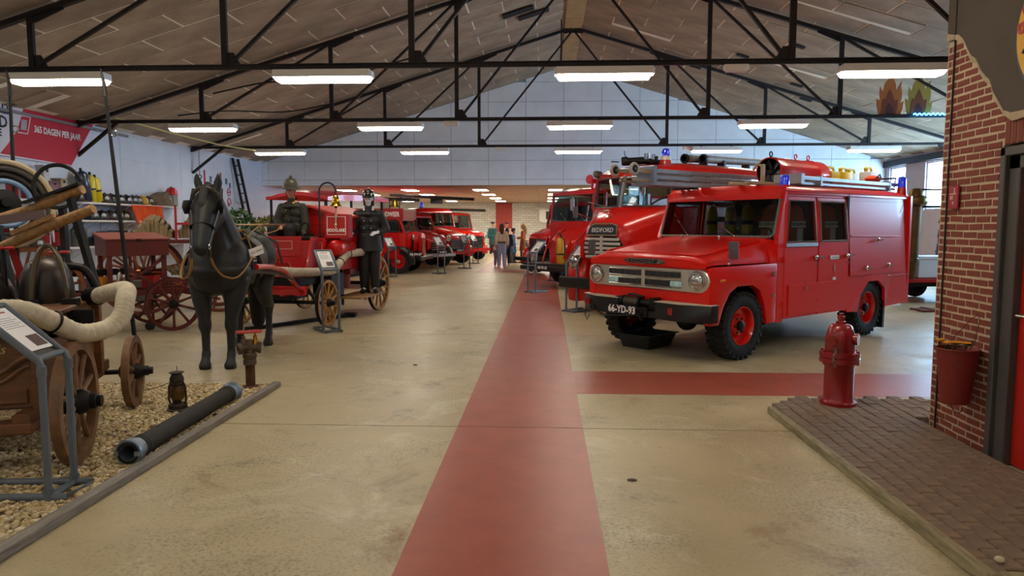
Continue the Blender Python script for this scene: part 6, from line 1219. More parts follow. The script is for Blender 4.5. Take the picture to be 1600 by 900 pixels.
g = G(); g.tube(Q, [.066 + (.004 if i % 2 else 0) for i in range(len(Q))], 16); g.ob('canvas', CANVAS, t)
for i in (30, 62, 80): g = G(); g.ring(Q[i], Q[i+1]-Q[i], .07, .01, 20, 6); g.ob('hose_strap', LEATH, t)

# ---------------------------------------------------------------- mannequins and visitors
def man(name, label, cat, mw, sc=1.):
    t = thing(name, label, cat); t.matrix_world = mw @ Matrix.Scale(sc, 4); return t
COAT = M('dark_olive_coat', '232119', .6, var=.25, vs=5, bump=.3, bs=12); TROU = M('black_trousers', '15161a', .7, var=.2, bump=.3, bs=10)
# driver, seated
D = man('person', 'mannequin driver in dark coat and tall spiked helmet, seated on the red engine holding reins', 'person', CM @ Matrix.Translation((-.78, -.2, 1.43)))
hc = Vector((.02, 0, .76)); f = Vector((1, .0, -.02))
g = G(); head(g, hc, f); chain(g, [(0, 0, .52), (.01, 0, .68)], [.055, .05]); torso(g, (0, 0, .08), (0, 0, .58), .2, fat=.85)
chain(g, [(.02, .09, .08), (.38, .14, .12), (.38, .15, -.2), (.36, .15, -.3), (.36, .16, -.33)], [.08, .065, .05, .04, .035]); chain(g, [(.02, -.09, .08), (.38, -.14, .12), (.38, -.15, -.2), (.36, -.15, -.3), (.36, -.16, -.33)], [.08, .065, .05, .04, .035])
chain(g, [(0, .2, .49), (.04, .26, .2), (.12, .25, .03)], [.055, .045, .03]); hand(g, (.12, .25, .03), (.25, 0, -1), (-.3, -1, 0), 1); chain(g, [(0, -.2, .49), (.06, -.25, .22), (.28, -.10, .16)], [.055, .045, .03]); hand(g, (.28, -.10, .16), (.8, .6, -.1), (-.3, .3, -.9), 1)
fuse(g, 'body', M('tan_skin', 'bb8a72', .5), D, .008, 4)
face(D, hc, f, 1., '2a2220', '9c4a48')
g = G(); torso(g, (0, 0, .06), (0, 0, .56), .2, fat=1.08); g.ball((0, 0, .5), (.12, .21, .07), 16, 10); chain(g, [(0, .19, .48), (.03, .265, .22), (.11, .255, .06)], [.08, .072, .055]); chain(g, [(0, -.19, .48), (.05, -.26, .24), (.24, -.12, .165)], [.08, .072, .055]); chain(g, [(.02, .09, .07), (.3, .13, .1)], [.125, .1]); chain(g, [(.02, -.09, .07), (.3, -.13, .1)], [.125, .1]); rcone(g, (0, 0, .54), (.01, 0, .60), .075, .066)
fuse(g, 'coat', COAT, D, .011, 4)
g = G(); chain(g, [(.2, .11, .11), (.39, .15, .12), (.38, .16, -.2), (.36, .16, -.3)], [.10, .095, .07, .06]); chain(g, [(.2, -.11, .11), (.39, -.15, .12), (.38, -.16, -.2), (.36, -.16, -.3)], [.10, .095, .07, .06]); fuse(g, 'trousers', TROU, D, .012, 3)
g = G(); g.lathe([(.165, .0), (.168, -.008), (.145, .014), (.118, .04), (.117, .075), (.105, .12), (.075, .16), (.03, .18), (.02, .185), (.028, .20), (.02, .22), (.001, .228)], hc+Vector((-.005, 0, .042)), (.06, 0, 1), 28); hl = g.ob('helmet', M('olive_helmet', '3d3a2c', .4, var=.15), D); g = G(); g.lathe([(.121, .045), (.121, .062)], hc+Vector((-.005, 0, .042)), (.06, 0, 1), 28); g.ob('helmet_band', M('helmet_band', '4a4534', .4), hl)
g = G(); g.tube([hc+Vector((.03, s*.078, z)) for s, z in ((-1, 0), (-.95, -.06), (-.5, -.125), (0, -.14), (.5, -.125), (.95, -.06), (1, 0))], .006, 6); g.ob('chin_strap', LEATH, hl)
for y, z in ((-.05, .44), (.07, .45), (-.04, .34), (.0, .27), (-.02, .19)): g = G(); g.ball((.125, y, z), .011, 8, 6); g.ob('button', BRASS, D)
for s in (-1, 1): g = G(); g.box((.082, s*.07, .56), (.035, .03, .01), (0, .9, s*.5)); g.ob('collar_badge', BRASS, D)
g = G(); g.tube([(.30, -.03, .17), (.22, .02, .15), (.15, .1, .14)], .012, 6, sq=(1.6, .6)); g.tube([(.25, -.14, .2), (.3, -.06, .17), (.5, 0, .1), (1.2, .0, .0)], .010, 6); g.ob('rein_loop', TAN, D)
g = G(); rcone(g, (.115, .253, .06), (.13, .252, -.02), .055, .05); g.ob('glove_cuff', M('grey_green_glove', '4c4d42', .7, var=.3, vs=20), D); g = G(); g.bar((.17, .26, -.02), (.18, .27, -.2), .012, .02); g.ob('glove_strap', TAN, D)
# officer standing on the step
of = man('person', 'white faced mannequin in dark double breasted coat and black helmet standing on the engine step', 'person', CM @ Matrix.Translation((-1.80, .76, .372)) @ Matrix.Rotation(.30, 4, 'Z'), 1.03)
hc = Vector((.03, .01, 1.66)); f = Vector((1, -.1, -.08))
WSK = M('white_mannequin', 'd6d9e6', .45)
g = G(); head(g, hc, f); chain(g, [(0, 0, 1.42), (.01, 0, 1.58)], [.055, .05]); torso(g, (0, 0, .95), (0, 0, 1.48), .2, fat=.85)
for s in (-1, 1): chain(g, [(0, s*.09, .92), (.02, s*.095, .5), (-.01, s*.095, .09), (.11, s*.11, .04)], [.085, .06, .04, .035])
chain(g, [(0, .2, 1.40), (-.04, .31, 1.14), (.13, .17, 1.08)], [.055, .045, .03]); hand(g, (.13, .17, 1.08), (.75, -.65, -.15), (-.3, -.35, -.85), -1); chain(g, [(0, -.2, 1.40), (.02, -.27, 1.12), (.22, -.27, 1.06)], [.055, .045, .03]); hand(g, (.22, -.27, 1.06), (.75, -.3, .55), (0, 1, 0), 1)
fuse(g, 'body', WSK, of, .0075, 4); face(of, hc, f, 1., '555866', 'b07a80')
OC = M('black_blue_coat', '12141a', .55, var=.25, vs=5, bump=.3, bs=12)
g = G(); torso(g, (0, 0, .93), (0, 0, 1.46), .2, fat=1.1); g.ball((0, 0, 1.40), (.12, .215, .075), 16, 10); chain(g, [(0, .195, 1.39), (-.04, .30, 1.14), (.09, .20, 1.085)], [.082, .075, .055]); chain(g, [(0, -.195, 1.39), (.02, -.27, 1.13), (.18, -.27, 1.065)], [.082, .075, .055]); rcone(g, (0, 0, 1.44), (.01, 0, 1.52), .075, .066)
skirt(g, 1.06, .74, .15, .2, .175, .25)
fuse(g, 'coat', OC, of, .011, 4)
g = G()
for s in (-1, 1): chain(g, [(0, s*.085, .8), (.02, s*.095, .5), (-.01, s*.095, .12)], [.115, .095, .075])
fuse(g, 'trousers', TROU, of, .011, 3); g = G()
for s in (-1, 1): rcone(g, (-.02, s*.1, .055), (.14, s*.12, .04), .055, .04); rcone(g, (-.02, s*.1, .06), (-.02, s*.1, .14), .05, .05)
fuse(g, 'shoes', LEATH, of, .01, 2)
g = G(); g.lathe([(.105, -.005), (.118, .0), (.112, .02), (.105, .07), (.085, .115), (.05, .135), (.001, .14)], hc+Vector((-.01, 0, .035)), (.08, 0, 1), 26); g.hexa([hc+Vector(q) for q in ((.06, -.09, .035), (.15, -.05, .02), (.15, .05, .02), (.06, .09, .035), (.06, -.09, .045), (.15, -.05, .03), (.15, .05, .03), (.06, .09, .045))]); hl = g.ob('helmet', M('black_gloss_helmet', '0e0f13', .15, coat=1.), of)
for a in (-.7, 0, .7): g = G(); g.ball(hc+Vector((-.01+.108*math.cos(a), .108*math.sin(a), .095)), .013, 8, 6); g.ob('helmet_stud', CHR, hl)
g = G(); g.ball(hc+Vector((.0, 0, .185)), (.06, .022, .025), 10, 6); g.ob('comb', M('comb_metal', '9a9288', .3, .8), hl)
g = G(); chain(g, [hc+Vector((-.085, .0, -.12)), hc+Vector((-.065, 0, .04))], [.055, .095]); 
for s in (-1, 1): chain(g, [hc+Vector((-.02, s*.08, .03)), hc+Vector((-.03, s*.07, -.1))], [.022, .024])
fuse(g, 'neck_guard', LEATH, hl, .012, 3)
for z in (1.28, 1.15, 1.02, .89):
    for y in (-.07, .05): g = G(); g.ball((.135, y, z), .0115, 8, 6); g.ob('button', ALU, of)
g = G(); g.tube([(.11+.02, .15*c, 1.10+.0) if False else (.145*math.cos(a)*1.0, .19*math.sin(a), 1.08) for c in (0,) for a in [2*PI*i/24 for i in range(24)]], .018, 6, close=True, sq=(.4, 1.2)); g.ob('belt', LEATH, of)
for s in (-1, 1): g = G(); g.box((.02, s*.15, 1.475), (.05, .09, .012), (s*-.25, 0, 0)); g.ob('shoulder_strap', M('dark_braid', '5a5240', .5), of)

def visitor(label, loc, rz, h, topm, legm, hairm, hairlen=.0, coat=False, skin=None, stride=.1, arm='down', hat=None, name='person', group=None, cap=None, wide=1.):
    t = thing(name, label, 'person', loc, rz); t.scale = (h/1.70,)*3
    hc = Vector((0.02, 0, 1.58)); f = Vector((1, 0, -.1)); g = G(); head(g, hc, f); chain(g, [(0, 0, 1.36), (.01, 0, 1.5)], [.05, .046]); torso(g, (0, 0, .9), (0, 0, 1.4), .18, fat=.8)
    A = {1: [(0, .17, 1.34), (-.02, .23, 1.1), (.03, .24, .86)], -1: [(0, -.17, 1.34), (-.02, -.23, 1.1), (.03, -.24, .86)]}
    if arm == 'hold': A = {1: [(0, .17, 1.34), (.02, .22, 1.1), (.24, .1, 1.08)], -1: [(0, -.17, 1.34), (.02, -.22, 1.1), (.24, -.1, 1.08)]}
    Lg = {s: [(0, s*.085, .88), (s*stride*.35+.02, s*.09, .48), (s*stride-.01, s*.1, .08), (s*stride+.1, s*.11, .035)] for s in (1, -1)}
    for s in (1, -1): chain(g, A[s], [.05, .04, .028]); d = Vector(A[s][2])-Vector(A[s][1]); hand(g, A[s][2], d, (0, -s, 0) if arm == 'down' else (0, 0, -1), 1); chain(g, Lg[s], [.08, .055, .038, .032])
    fuse(g, 'body', skin or SKIN, t, .010, 3); face(t, hc, f)
    g = G(); torso(g, (0, 0, .9 if coat else .97), (0, 0, 1.38), .18, fat=1.02*wide); g.ball((0, 0, 1.33), (.105, .19, .065), 14, 8)
    for s in (1, -1): a = A[s]; chain(g, [a[0], a[1], tuple(Vector(a[1])*.12+Vector(a[2])*.88)], [.072, .066, .055])
    if coat:
        skirt(g, 1.0, .52, .13, .18, .17, .22)
    fuse(g, 'coat' if coat else 'top', topm, t, .014, 4)
    g = G()
    for s in (1, -1): chain(g, [(0, s*.085, .86), Lg[s][1], Lg[s][2]], [.11, .085, .075])
    g.ball((0, 0, .9), (.125, .165, .11), 14, 8); fuse(g, 'trousers', legm, t, .013, 3)
    g = G()
    for s in (1, -1): q = Vector(Lg[s][2]); rcone(g, q+Vector((-.03, 0, -.03)), q+Vector((.14, 0, -.042)), .045, .036)
    fuse(g, 'shoes', WHITE if not coat else LEATH, t, .012, 2)
    if hairm:
        g = G(); R0 = Matrix.Identity(3); g.ball(hc+Vector((-.025, 0, .045)), (.098, .088, .095), 14, 10)
        if hairlen: chain(g, [hc+Vector((-.07, 0, .0)), hc+Vector((-.10, 0, -.12)), hc+Vector((-.11, 0, -hairlen))], [.09, .1, .07])
        for s in (-1, 1): chain(g, [hc+Vector((-.01, s*.07, .04)), hc+Vector((-.03, s*.075, -.08 if hairlen else -.02))], [.03, .028])
        fuse(g, 'hair', hairm, t, .011, 3)
    if cap: g = G(); g.lathe([(.1, 0), (.103, .04), (.10, .1), (.001, .11)], hc+Vector((-.01, 0, .05)), (.05, 0, 1), 20); g.hexa([hc+Vector(q) for q in ((.07, -.07, .05), (.16, -.04, .04), (.16, .04, .04), (.07, .07, .05), (.07, -.07, .06), (.16, -.04, .05), (.16, .04, .05), (.07, .07, .06))]); g.ob('cap', cap, t)
    return t
BRH = M('brown_hair', '5a3a26', .6, var=.3, stretch=(20, 20, 2)); BLH = M('blond_hair', 'b89360', .6, var=.3, stretch=(20, 20, 2)); DKH = M('dark_hair', '1c1614', .6)
JEANL = M('pale_jeans', 'a6bae0', .8, var=.15); JEAND = M('dark_jeans', '2c3a5c', .8, var=.15)
v = visitor('woman seen from behind with long brown hair, cream sweater and pale blue jeans', (-1.72, 27.5, 0), PI/2+.15, 1.68, M('cream_sweater', 'e2d0b8', .9, var=.1, bump=.2), JEANL, BRH, .22, stride=.13)
g = G(); g.box((.09, .27, .74), (.02, .10, .14), (0, .3, .2)); g.ob('paper_in_hand', PAPER, v); g = G(); g.tube([(.13*math.cos(a), .17*math.sin(a), .97) for a in [2*PI*i/20 for i in range(20)]], .03, 6, close=True, sq=(.5, 1.5)); g.ob('waistband', M('grey_knit', '5f6068', .9), v)
visitor('blond woman in rust orange coat and dark jeans standing at the far end', (-.97, 30.4, 0), PI*.95, 1.70, M('rust_coat', 'a5551f', .8, var=.12), JEAND, BLH, .28, coat=True, stride=.05, arm='hold')
visitor('child in light blue jacket and grey trousers facing the blond woman', (-1.42, 30.5, 0), -.2, 1.48, M('light_blue_jacket', '5f8fc4', .8, var=.12), M('grey_trousers', '6a6a6c', .8), DKH, 0, coat=True, stride=.04, cap=BLACK)
visitor('small child in pink and purple half hidden behind the woman in cream', (-1.98, 28.3, 0), PI/2, 1.05, M('pink_top', 'b0708a', .8), M('purple_leggings', '7a6a9a', .8), BRH, .1, stride=.04)
visitor('person in dark clothes standing between the woman in cream and the child', (-1.62, 29.4, 0), PI/2, 1.52, M('navy_top', '1c2234', .8), M('black_cloth', '191a20', .8), DKH, .1, stride=.04)
DM = M('teal_cape', '1d5a5c', .7, var=.2); DU = M('dark_uniform', '1d2628', .7)
visitor('mannequin in dark uniform with teal cape and flat topped cap at the far end', (-3.02, 40, 0), -PI/2+.3, 1.80, DM, DU, None, coat=True, cap=M('dark_cap', '2a3236', .6), stride=.03, wide=1.15)
visitor('mannequin in pale pink jacket and maroon cap by the far wall', (-2.15, 39, 0), -PI/2, 1.78, M('pale_pink_jacket', 'd9b0a0', .8), M('maroon_skirt', '7a5a58', .8), None, coat=True, cap=M('maroon_cap', '5a2036', .6), stride=.03)
visitor('mannequin in long blue coat by the right window wall', (11.05, 20.2, 0), PI-.2, 1.86, M('blue_work_coat', '2c3c66', .75, var=.15), DU, DKH, 0, coat=True, skin=M('dark_mannequin', '3a2c2c', .5), stride=.03, wide=1.1)
# ---------------------------------------------------------------- info stands further back
for loc, rz, lb in (((-3.23, 10.4, 0), -.96, 'info stand in front of the front wheel of the horse drawn engine'), ((-4.8, 21.8, 0), -.96, 'info stand in front of the dark winged truck, leftmost of the far row'), ((-3.48, 23.3, 0), -.96, 'info stand between the dark winged truck and the chrome bumper truck'),
                    ((-2.95, 26.2, 0), -.96, 'info stand in front of the split windscreen truck, left row'), ((-2.98, 29.8, 0), -.96, 'info stand furthest back in the left row'), ((-.34, 16.9, 0), -2.3, 'info stand left of the walkway edge before the flat cabbed truck'),
                    ((.48, 13.1, 0), -2.3, 'info stand between the near truck and the round nosed truck'), ((.22, 20.4, 0), -2.3, 'info stand behind the bumper of the flat cabbed truck')):
    stand(loc, rz, lb, h=.92)

# ---------------------------------------------------------------- red chest cart
q45 = PI/4
KM = Matrix.Translation((-6.42, 10.0, 0)) @ Matrix.Rotation(q45, 4, 'Z')
K = thing('chest_cart', 'red two axle cart carrying a closed red chest, left behind the wooden pump', 'cart', (-6.42, 10.0, 0), q45); KI = KM.inverted()
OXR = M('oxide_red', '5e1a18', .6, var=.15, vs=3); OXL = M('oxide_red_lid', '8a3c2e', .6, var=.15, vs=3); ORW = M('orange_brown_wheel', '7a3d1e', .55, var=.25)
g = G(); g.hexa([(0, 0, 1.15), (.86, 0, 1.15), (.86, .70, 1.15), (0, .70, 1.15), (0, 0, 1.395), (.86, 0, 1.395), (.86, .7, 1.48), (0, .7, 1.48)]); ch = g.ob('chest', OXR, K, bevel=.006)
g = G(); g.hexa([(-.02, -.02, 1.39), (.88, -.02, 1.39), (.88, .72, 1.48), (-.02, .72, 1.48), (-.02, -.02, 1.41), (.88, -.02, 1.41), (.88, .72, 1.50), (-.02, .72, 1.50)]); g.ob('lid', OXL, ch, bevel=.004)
text('lettering', 'M W', .09, M('faded_dark_letter', '4a1e20', .7), ch, frame((.48, -.003, 1.28), (1, 0, 0), (0, 0, 1)), .001, wide=.8); g = G(); g.bb(.4, .47, -.02, .0, 1.37, 1.41); g.ob('hasp', IRON, ch)
g = G()
for x in (.05, .8):
    for y in (.06, .62): g.bb(x-.03, x+.03, y-.03, y+.03, .55, 1.16)
g.bb(-1.1, 1.25, .02, .1, .55, .63); g.bb(-1.1, 1.25, .58, .66, .55, .63); g.bb(-1.1, -1.02, 0, .7, .55, .63); g.bb(1.17, 1.25, 0, .7, .55, .63); g.ob('frame', OXR, K)
for a, b in (((.05, .06, .6), (.8, .06, 1.1)), ((.8, .06, .6), (.1, .06, 1.1)), ((.9, .02, .6), (1.6, -.02, .42)), ((.9, .66, .6), (1.6, .6, .42)), ((-.9, .3, .6), (-.2, .3, 1.05))): g = G(); g.bar(a, b, .035, .035); g.ob('brace', OXR, K)
spoked('wheel', K, (.84, -.18, .41), (0, -1, 0), .41, .05, .05, 10, OXR, IRON, .07); spoked('wheel', K, (.84, .9, .41), (0, 1, 0), .41, .05, .05, 10, OXR, IRON, .07)
spoked('wheel', K, (-.95, -.15, .66), (0, -1, 0), .66, .065, .055, 12, ORW, IRON, .09); spoked('wheel', K, (-.95, .95, .66), (0, 1, 0), .66, .065, .055, 12, ORW, IRON, .09)
g = G(); g.cyl((.84, -.15, .41), (.84, .9, .41), .025); g.ob('axle', IRON, K); g = G(); g.cyl((-.95, -.12, .66), (-.95, .95, .66), .03); g.ob('axle', IRON, K)
g = G(); g.T = KI; g.bar((-6.1, 10.5, .75), (-6.1, 10.5, .12), .035, .035); g.bar((-6.1, 10.5, .2), (-6.4, 10.7, .4), .025, .025); g.ob('jockey_leg', OXR, K); g = G(); g.T = KI; g.cyl((-6.1, 10.46, .06), (-6.1, 10.54, .06), .06); g.ob('jockey_wheel', IRON, K)
g = G(); g.T = KI; g.lathe([(.18, 0), (.21, .02), (.21, .3), (.2, .33)], (-6.55, 11.0, .40), (0, 0, 1), 22); g.ob('tub', M('grey_tub', '77726c', .5, .3, var=.2), K)
for z, p, q2, m, nm, r in ((.86, (-6.5, 10.9), (-6.1, 11.0), COPPER, 'copper_pipe', .05), (.86, (-6.42, 10.85), (-6.3, 10.93), BLACK, 'pipe_band', .065), (.90, (-7.3, 9.6), (-6.5, 10.6), IRON, 'drawbar', .05)): g = G(); g.T = KI; g.cyl((*p, z), (*q2, z), r); g.ob(nm, m, K)
for c, m, s in (((-6.75, 10.35, .80), M('orange_yellow_box', 'd8901c', .5), (.12, .1, .2)), ((-6.55, 10.5, .78), CHR, (.07, .07, .3)), ((-6.2, 10.75, .82), DRED, (.2, .2, .2)), ((-6.9, 10.2, .8), M('blue_grey_tin', '5a6a78', .5), (.14, .12, .18))):
    t = thing('equipment_box' if m is not CHR else 'metal_flask', 'small %s under the red chest cart' % {'orange_yellow_box': 'orange yellow tin', 'chrome': 'shiny metal flask', 'dark_red_paint': 'dark red box', 'blue_grey_tin': 'blue grey tin'}[m.name], 'container', (c[0], c[1], .63)); g = G()
    if m is CHR: g.lathe([(.04, 0), (.045, .02), (.045, .22), (.02, .28), (.02, .32)], n=16); g.ob('body', m, t)
    else: g.bb(-s[0]/2, s[0]/2, -s[1]/2, s[1]/2, 0, s[2]); g.ob('body', m, t, bevel=.01); g = G(); g.bb(-s[0]/2-.004, s[0]/2+.004, -s[1]/2-.004, s[1]/2+.004, s[2]-.03, s[2]); g.ob('lid', m, t)
BUN = M('dry_bunch', '9c8c62', .9, var=.3)
t = thing('straw_bunch', 'bunch of pale dry straw on the red cart beside the horse', 'straw', (-5.95, 11.1, .8)); g = G()
for i in range(60): a = random.uniform(0, 2*PI); p = Vector((.1*math.cos(a), .06*math.sin(a), random.uniform(0, .05))); g.tube([p, p+Vector((random.gauss(0, .08), random.gauss(0, .06), random.uniform(.04, .16)))], .008, 4)
g.ob('straw', BUN, t, kind='stuff', smooth=0)
# second cart with folded canvas hose
K2 = thing('hose_cart', 'red cart loaded with folded canvas hose, behind the horse head', 'cart', (-7.0, 13.0, 0), .45)
g = G(); g.bb(-.75, .75, -.45, .45, 1.28, 1.34); g.ob('deck', OXR, K2)
for x in (-.72, .72):
    for y in (-.42, .42): G().bb(x-.025, x+.025, y-.025, y+.025, .5, 1.30).ob('post', OXR, K2)
for x in (.05, .72): G().bb(x-.02, x+.02, -.45, -.41, 1.34, 1.98).ob('upright', REDM, K2)
g = G(); g.bb(.05, .74, -.45, -.41, 1.62, 1.66); g.ob('rail', REDM, K2)
g = G(); g.bb(-.9, .9, -.4, -.32, .5, .58); g.bb(-.9, .9, .32, .4, .5, .58); g.ob('frame', OXR, K2)
spoked('wheel', K2, (-.55, -.55, .7), (0, -1, 0), .7, .065, .055, 12, ORW, IRON, .09); spoked('wheel', K2, (-.55, .55, .7), (0, 1, 0), .7, .065, .055, 12, ORW, IRON, .09); spoked('wheel', K2, (.75, -.55, .5), (0, -1, 0), .5, .06, .055, 12, ORW, IRON, .08); spoked('wheel', K2, (.75, .55, .5), (0, 1, 0), .5, .06, .055, 12, ORW, IRON, .08)
K2M = Matrix.Translation((-7.0, 13.0, 1.345)) @ Matrix.Rotation(.45, 4, 'Z'); FC = M('folded_canvas', '8f7d5e', .9, var=.25, vs=12, bump=.4, bs=40)
for nm, x0, n, lb in (('canvas_hose', -.62, 9, 'pile of folded brown canvas hose on the hose cart, left part'), ('canvas_hose', .12, 7, 'folded brown canvas hose strapped on the hose cart, right of the pile')):
    t = thing(nm, lb, 'hose', group='folded canvas hoses'); t.matrix_world = K2M @ Matrix.Translation((x0, 0, 0)); g = G()
    for i in range(n):
        x = .07*i; h = .38*math.sin(PI*(i+1)/(n+1))+.06; g.tube([(x, -.35, .03), (x+random.gauss(0, .01), -.36, h*.8), (x+.03, -.2, h), (x+.03, .25, h*.9), (x+.04, .35, .03)], .036, 8, sq=(.7, 1.1))
    g.ob('cloth', FC, t, kind='stuff'); g = G(); g.tube([(.22, -.41, .0), (.23, -.42, .3), (.24, .0, .46), (.24, .38, .2)], .012, 6); g.ob('strap', TAN if x0 < 0 else DRED, t)

# ---------------------------------------------------------------- shelves on the left wall
SHW = M('white_shelf', 'dcdce0', .5)
shs = []
for z, y0, y1, lb in ((2.16, 13.2, 20.7, 'long white wall shelf, uppermost, full of helmets and cylinders'), (1.74, 15.4, 18.35, 'shorter white wall shelf with dark helmets, below the long shelf'), (1.12, 13.0, 21.3, 'low white wall shelf behind the red chest cart')):
    t = thing('wall_shelf', lb, 'shelf', (XL+.012, (y0+y1)/2, z)); L_ = y1-y0
    n = 3
    for i in range(n): G().bb(0, .5, -L_/2+L_*i/n+.003, -L_/2+L_*(i+1)/n-.003, -.045, 0).ob('board', SHW, t)
    for i in range(4): y = -L_/2+L_*(i+.5)/4; g = G(); g.bb(.0, .03, y-.015, y+.015, -.3, -.045); g.bar((.02, y, -.28), (.42, y, -.05), .02, .02); g.ob('bracket', SHW, t)
sx = XL+.012
HMK = [M('black_helmet', '17171a', .3, coat=.4), M('brown_leather_helmet', '3a2a22', .45, var=.2), M('dark_brass_helmet', '5e4c2a', .35, .7), M('green_helmet', '2e3a34', .4), M('yellow_helmet', 'c9a422', .35)]
def helmet(m, badge=True):
    t = thing('fire_helmet', 'x', 'helmet', group='old fire helmets on the wall shelves')
    g = G(); g.rings([[(a*math.cos(i*2*PI/20)*1.12, a*math.sin(i*2*PI/20), z) for i in range(20)] for a, z in ((.165, .0), (.168, .012), (.125, .035), (.122, .08), (.112, .13), (.085, .17), (.04, .19), (.005, .192))]); g.ob('shell', m, t, smooth=50)
    g = G(); g.prism([(-.12, .1), (-.08, .175), (0, .21), (.08, .175), (.13, .1)], lambda u, w, q: (u, q, w), -.01, .01); g.ob('comb', m, t)
    if badge: g = G(); g.ball((.125, 0, .085), (.012, .045, .055), 10, 8); g.ob('badge', ALU if m.name[0] != 'y' else CREAM, t)
    return t
spots = [(2.16, 16.02, 1, 'between the red extinguishers and the blue cylinder'), (2.16, 17.02, 1, 'below the yellow twin cylinders'), (2.16, 17.32, 0, 'right of the yellow twin cylinders'), (2.16, 17.63, 0, 'second right of the yellow twin cylinders'), (2.16, 17.93, 0, 'left of the pike pole'), (2.16, 18.23, 3, 'just right of the pike pole'), (2.16, 18.42, 2, 'left of the yellow helmet'), (2.16, 18.66, 4, 'yellow'), (2.16, 18.96, 1, 'right of the yellow helmet'), (1.74, 16.55, 0, 'left end of the second shelf'), (1.74, 16.9, 0, 'second on the second shelf'), (1.74, 17.22, 1, 'third on the second shelf'), (1.74, 17.54, 0, 'fourth on the second shelf'), (1.74, 17.86, 2, 'right end of the second shelf')]
for z, y, k, w_ in spots:
    t = helmet(HMK[k]); t.location = (sx+.27, y, z+.002); t.rotation_euler = (random.uniform(-.15, .15), 0, random.uniform(-.7, .3)); t.scale = (1.25,)*3
    t['label'] = 'yellow old fire helmet on the long wall shelf' if k == 4 else '%s old fire helmet, %s' % (('black', 'brown', 'dark brass', 'green')[k], w_)
def bottle(name, label, y, z, m, h, r, tilt=0., grp=None, dx=.25, cat='air cylinder', valve=True):
    t = thing(name, label, cat, (sx+dx, y, z), 0, grp); t.rotation_euler = (tilt, 0, 0)
    G().lathe([(r*.8, 0), (r, r*.3), (r, h-r*.8), (r*.75, h-r*.25), (r*.3, h)], n=20).ob('cylinder', m, t); G().lathe([(r*1.04, h*.45), (r*1.04, h*.52)], n=20).ob('strap', BLACK, t)
    if valve: g = G(); g.lathe([(.025, h), (.03, h+.01), (.03, h+.06), (.015, h+.07)], n=12); g.ob('valve', BLACK, t)
    return t
bottle('air_cylinder', 'dark blue breathing air cylinder leaning on the long wall shelf', 16.38, 2.165, M('navy_cylinder', '1c2c4c', .3, coat=.4), .74, .145, .2)
bottle('air_cylinder', 'yellow cylinder, left of the pair on the long wall shelf', 16.62, 2.165, YEL, .66, .1, .1); bottle('air_cylinder', 'yellow cylinder, right of the pair on the long wall shelf', 16.86, 2.165, YEL, .62, .1, .2)
EXR = M('extinguisher_red', '9a141a', .3, coat=.4)
for i, (y, z, h, r, lb) in enumerate(((14.45, 2.165, .6, .10, 'red fire extinguisher on the long shelf, below the banner, left one'), (14.75, 2.165, .52, .085, 'red fire extinguisher on the long shelf, below the banner, right one'), (14.05, 2.165, .66, .11, 'dark topped red extinguisher at the left end of the long shelf'), (14.85, 1.125, .62, .13, 'red extinguisher behind the wooden pole, on the low shelf'), (15.3, 1.125, .74, .11, 'pinkish red extinguisher on the low shelf, right of the other'))):
    bottle('fire_extinguisher', lb, y, z, EXR, h, r, cat='extinguisher', grp='red extinguishers on the left wall')
for y, z, m, lb, s in ((15.15, 2.163, M('dusty_mauve', '7d5a64', .7), 'dusty mauve metal box on the long wall shelf', (.25, .34, .42)), (15.45, 2.163, M('beige_can', 'a89a7c', .6), 'beige canister on the long wall shelf beside the mauve box', (.25, .2, .5)), (14.95, 2.163, M('frosted', 'b9bcc4', .5), 'pale grey bust shaped stand on the long wall shelf', (.2, .2, .75)), (19.9, 2.163, M('grey_box', '9a98a0', .6), 'grey box at the right end of the long wall shelf', (.3, .2, .3)), (17.55, 1.125, M('dark_box', '3a2c28', .6), 'dark brown box on the low wall shelf', (.3, .36, .36)), (18.0, 1.125, M('white_tin', 'c9c9cc', .5), 'white tin on the low wall shelf', (.15, .14, .38)), (17.1, 1.125, M('grey_case', '5c5c66', .6), 'grey case on the low wall shelf', (.3, .4, .34))):
    t = thing('storage_box', lb, 'box', (sx+.26, y, z)); g = G(); g.bb(-s[0]/2, s[0]/2, -s[1]/2, s[1]/2, 0, s[2]*.92); g.ob('body', m, t, bevel=.02); g = G(); g.bb(-s[0]/2-.006, s[0]/2+.006, -s[1]/2-.006, s[1]/2+.006, s[2]*.92, s[2]); g.ob('lid', m, t, bevel=.006); g = G(); g.bb(s[0]/2, s[0]/2+.01, -.03, .03, s[2]*.8, s[2]*.9); g.ob('clasp', IRON, t)
t = thing('round_drum', 'small dark round drum on the low wall shelf behind the red chest', 'drum', (sx+.27, 16.72, 1.125)); G().lathe([(.19, 0), (.2, .02), (.2, .2), (.13, .24), (.02, .25)], (0, 0, 0), (0, 0, 1), 22).ob('body', BLACK, t); G().ring((0, 0, .12), (0, 0, 1), .2, .01, 24, 6).ob('band', IRON, t)
t = thing('leather_bag', 'long grey brown canvas bag on the long wall shelf', 'bag', (sx+.27, 19.45, 2.163)); g = G(); chain(g, [(0, -.35, .14), (0, .0, .2), (0, .42, .28)], [.13, .18, .14]); g.bb(-.15, .15, -.3, .5, 0, .2); fuse(g, 'cloth', M('grey_brown_canvas', '6d6152', .8, var=.2, bump=.3), t, .02, 4); g = G(); g.tube([(.15, -.2, .1), (.19, 0, .3), (.16, .3, .38)], .012, 6); g.ob('strap', TAN, t)
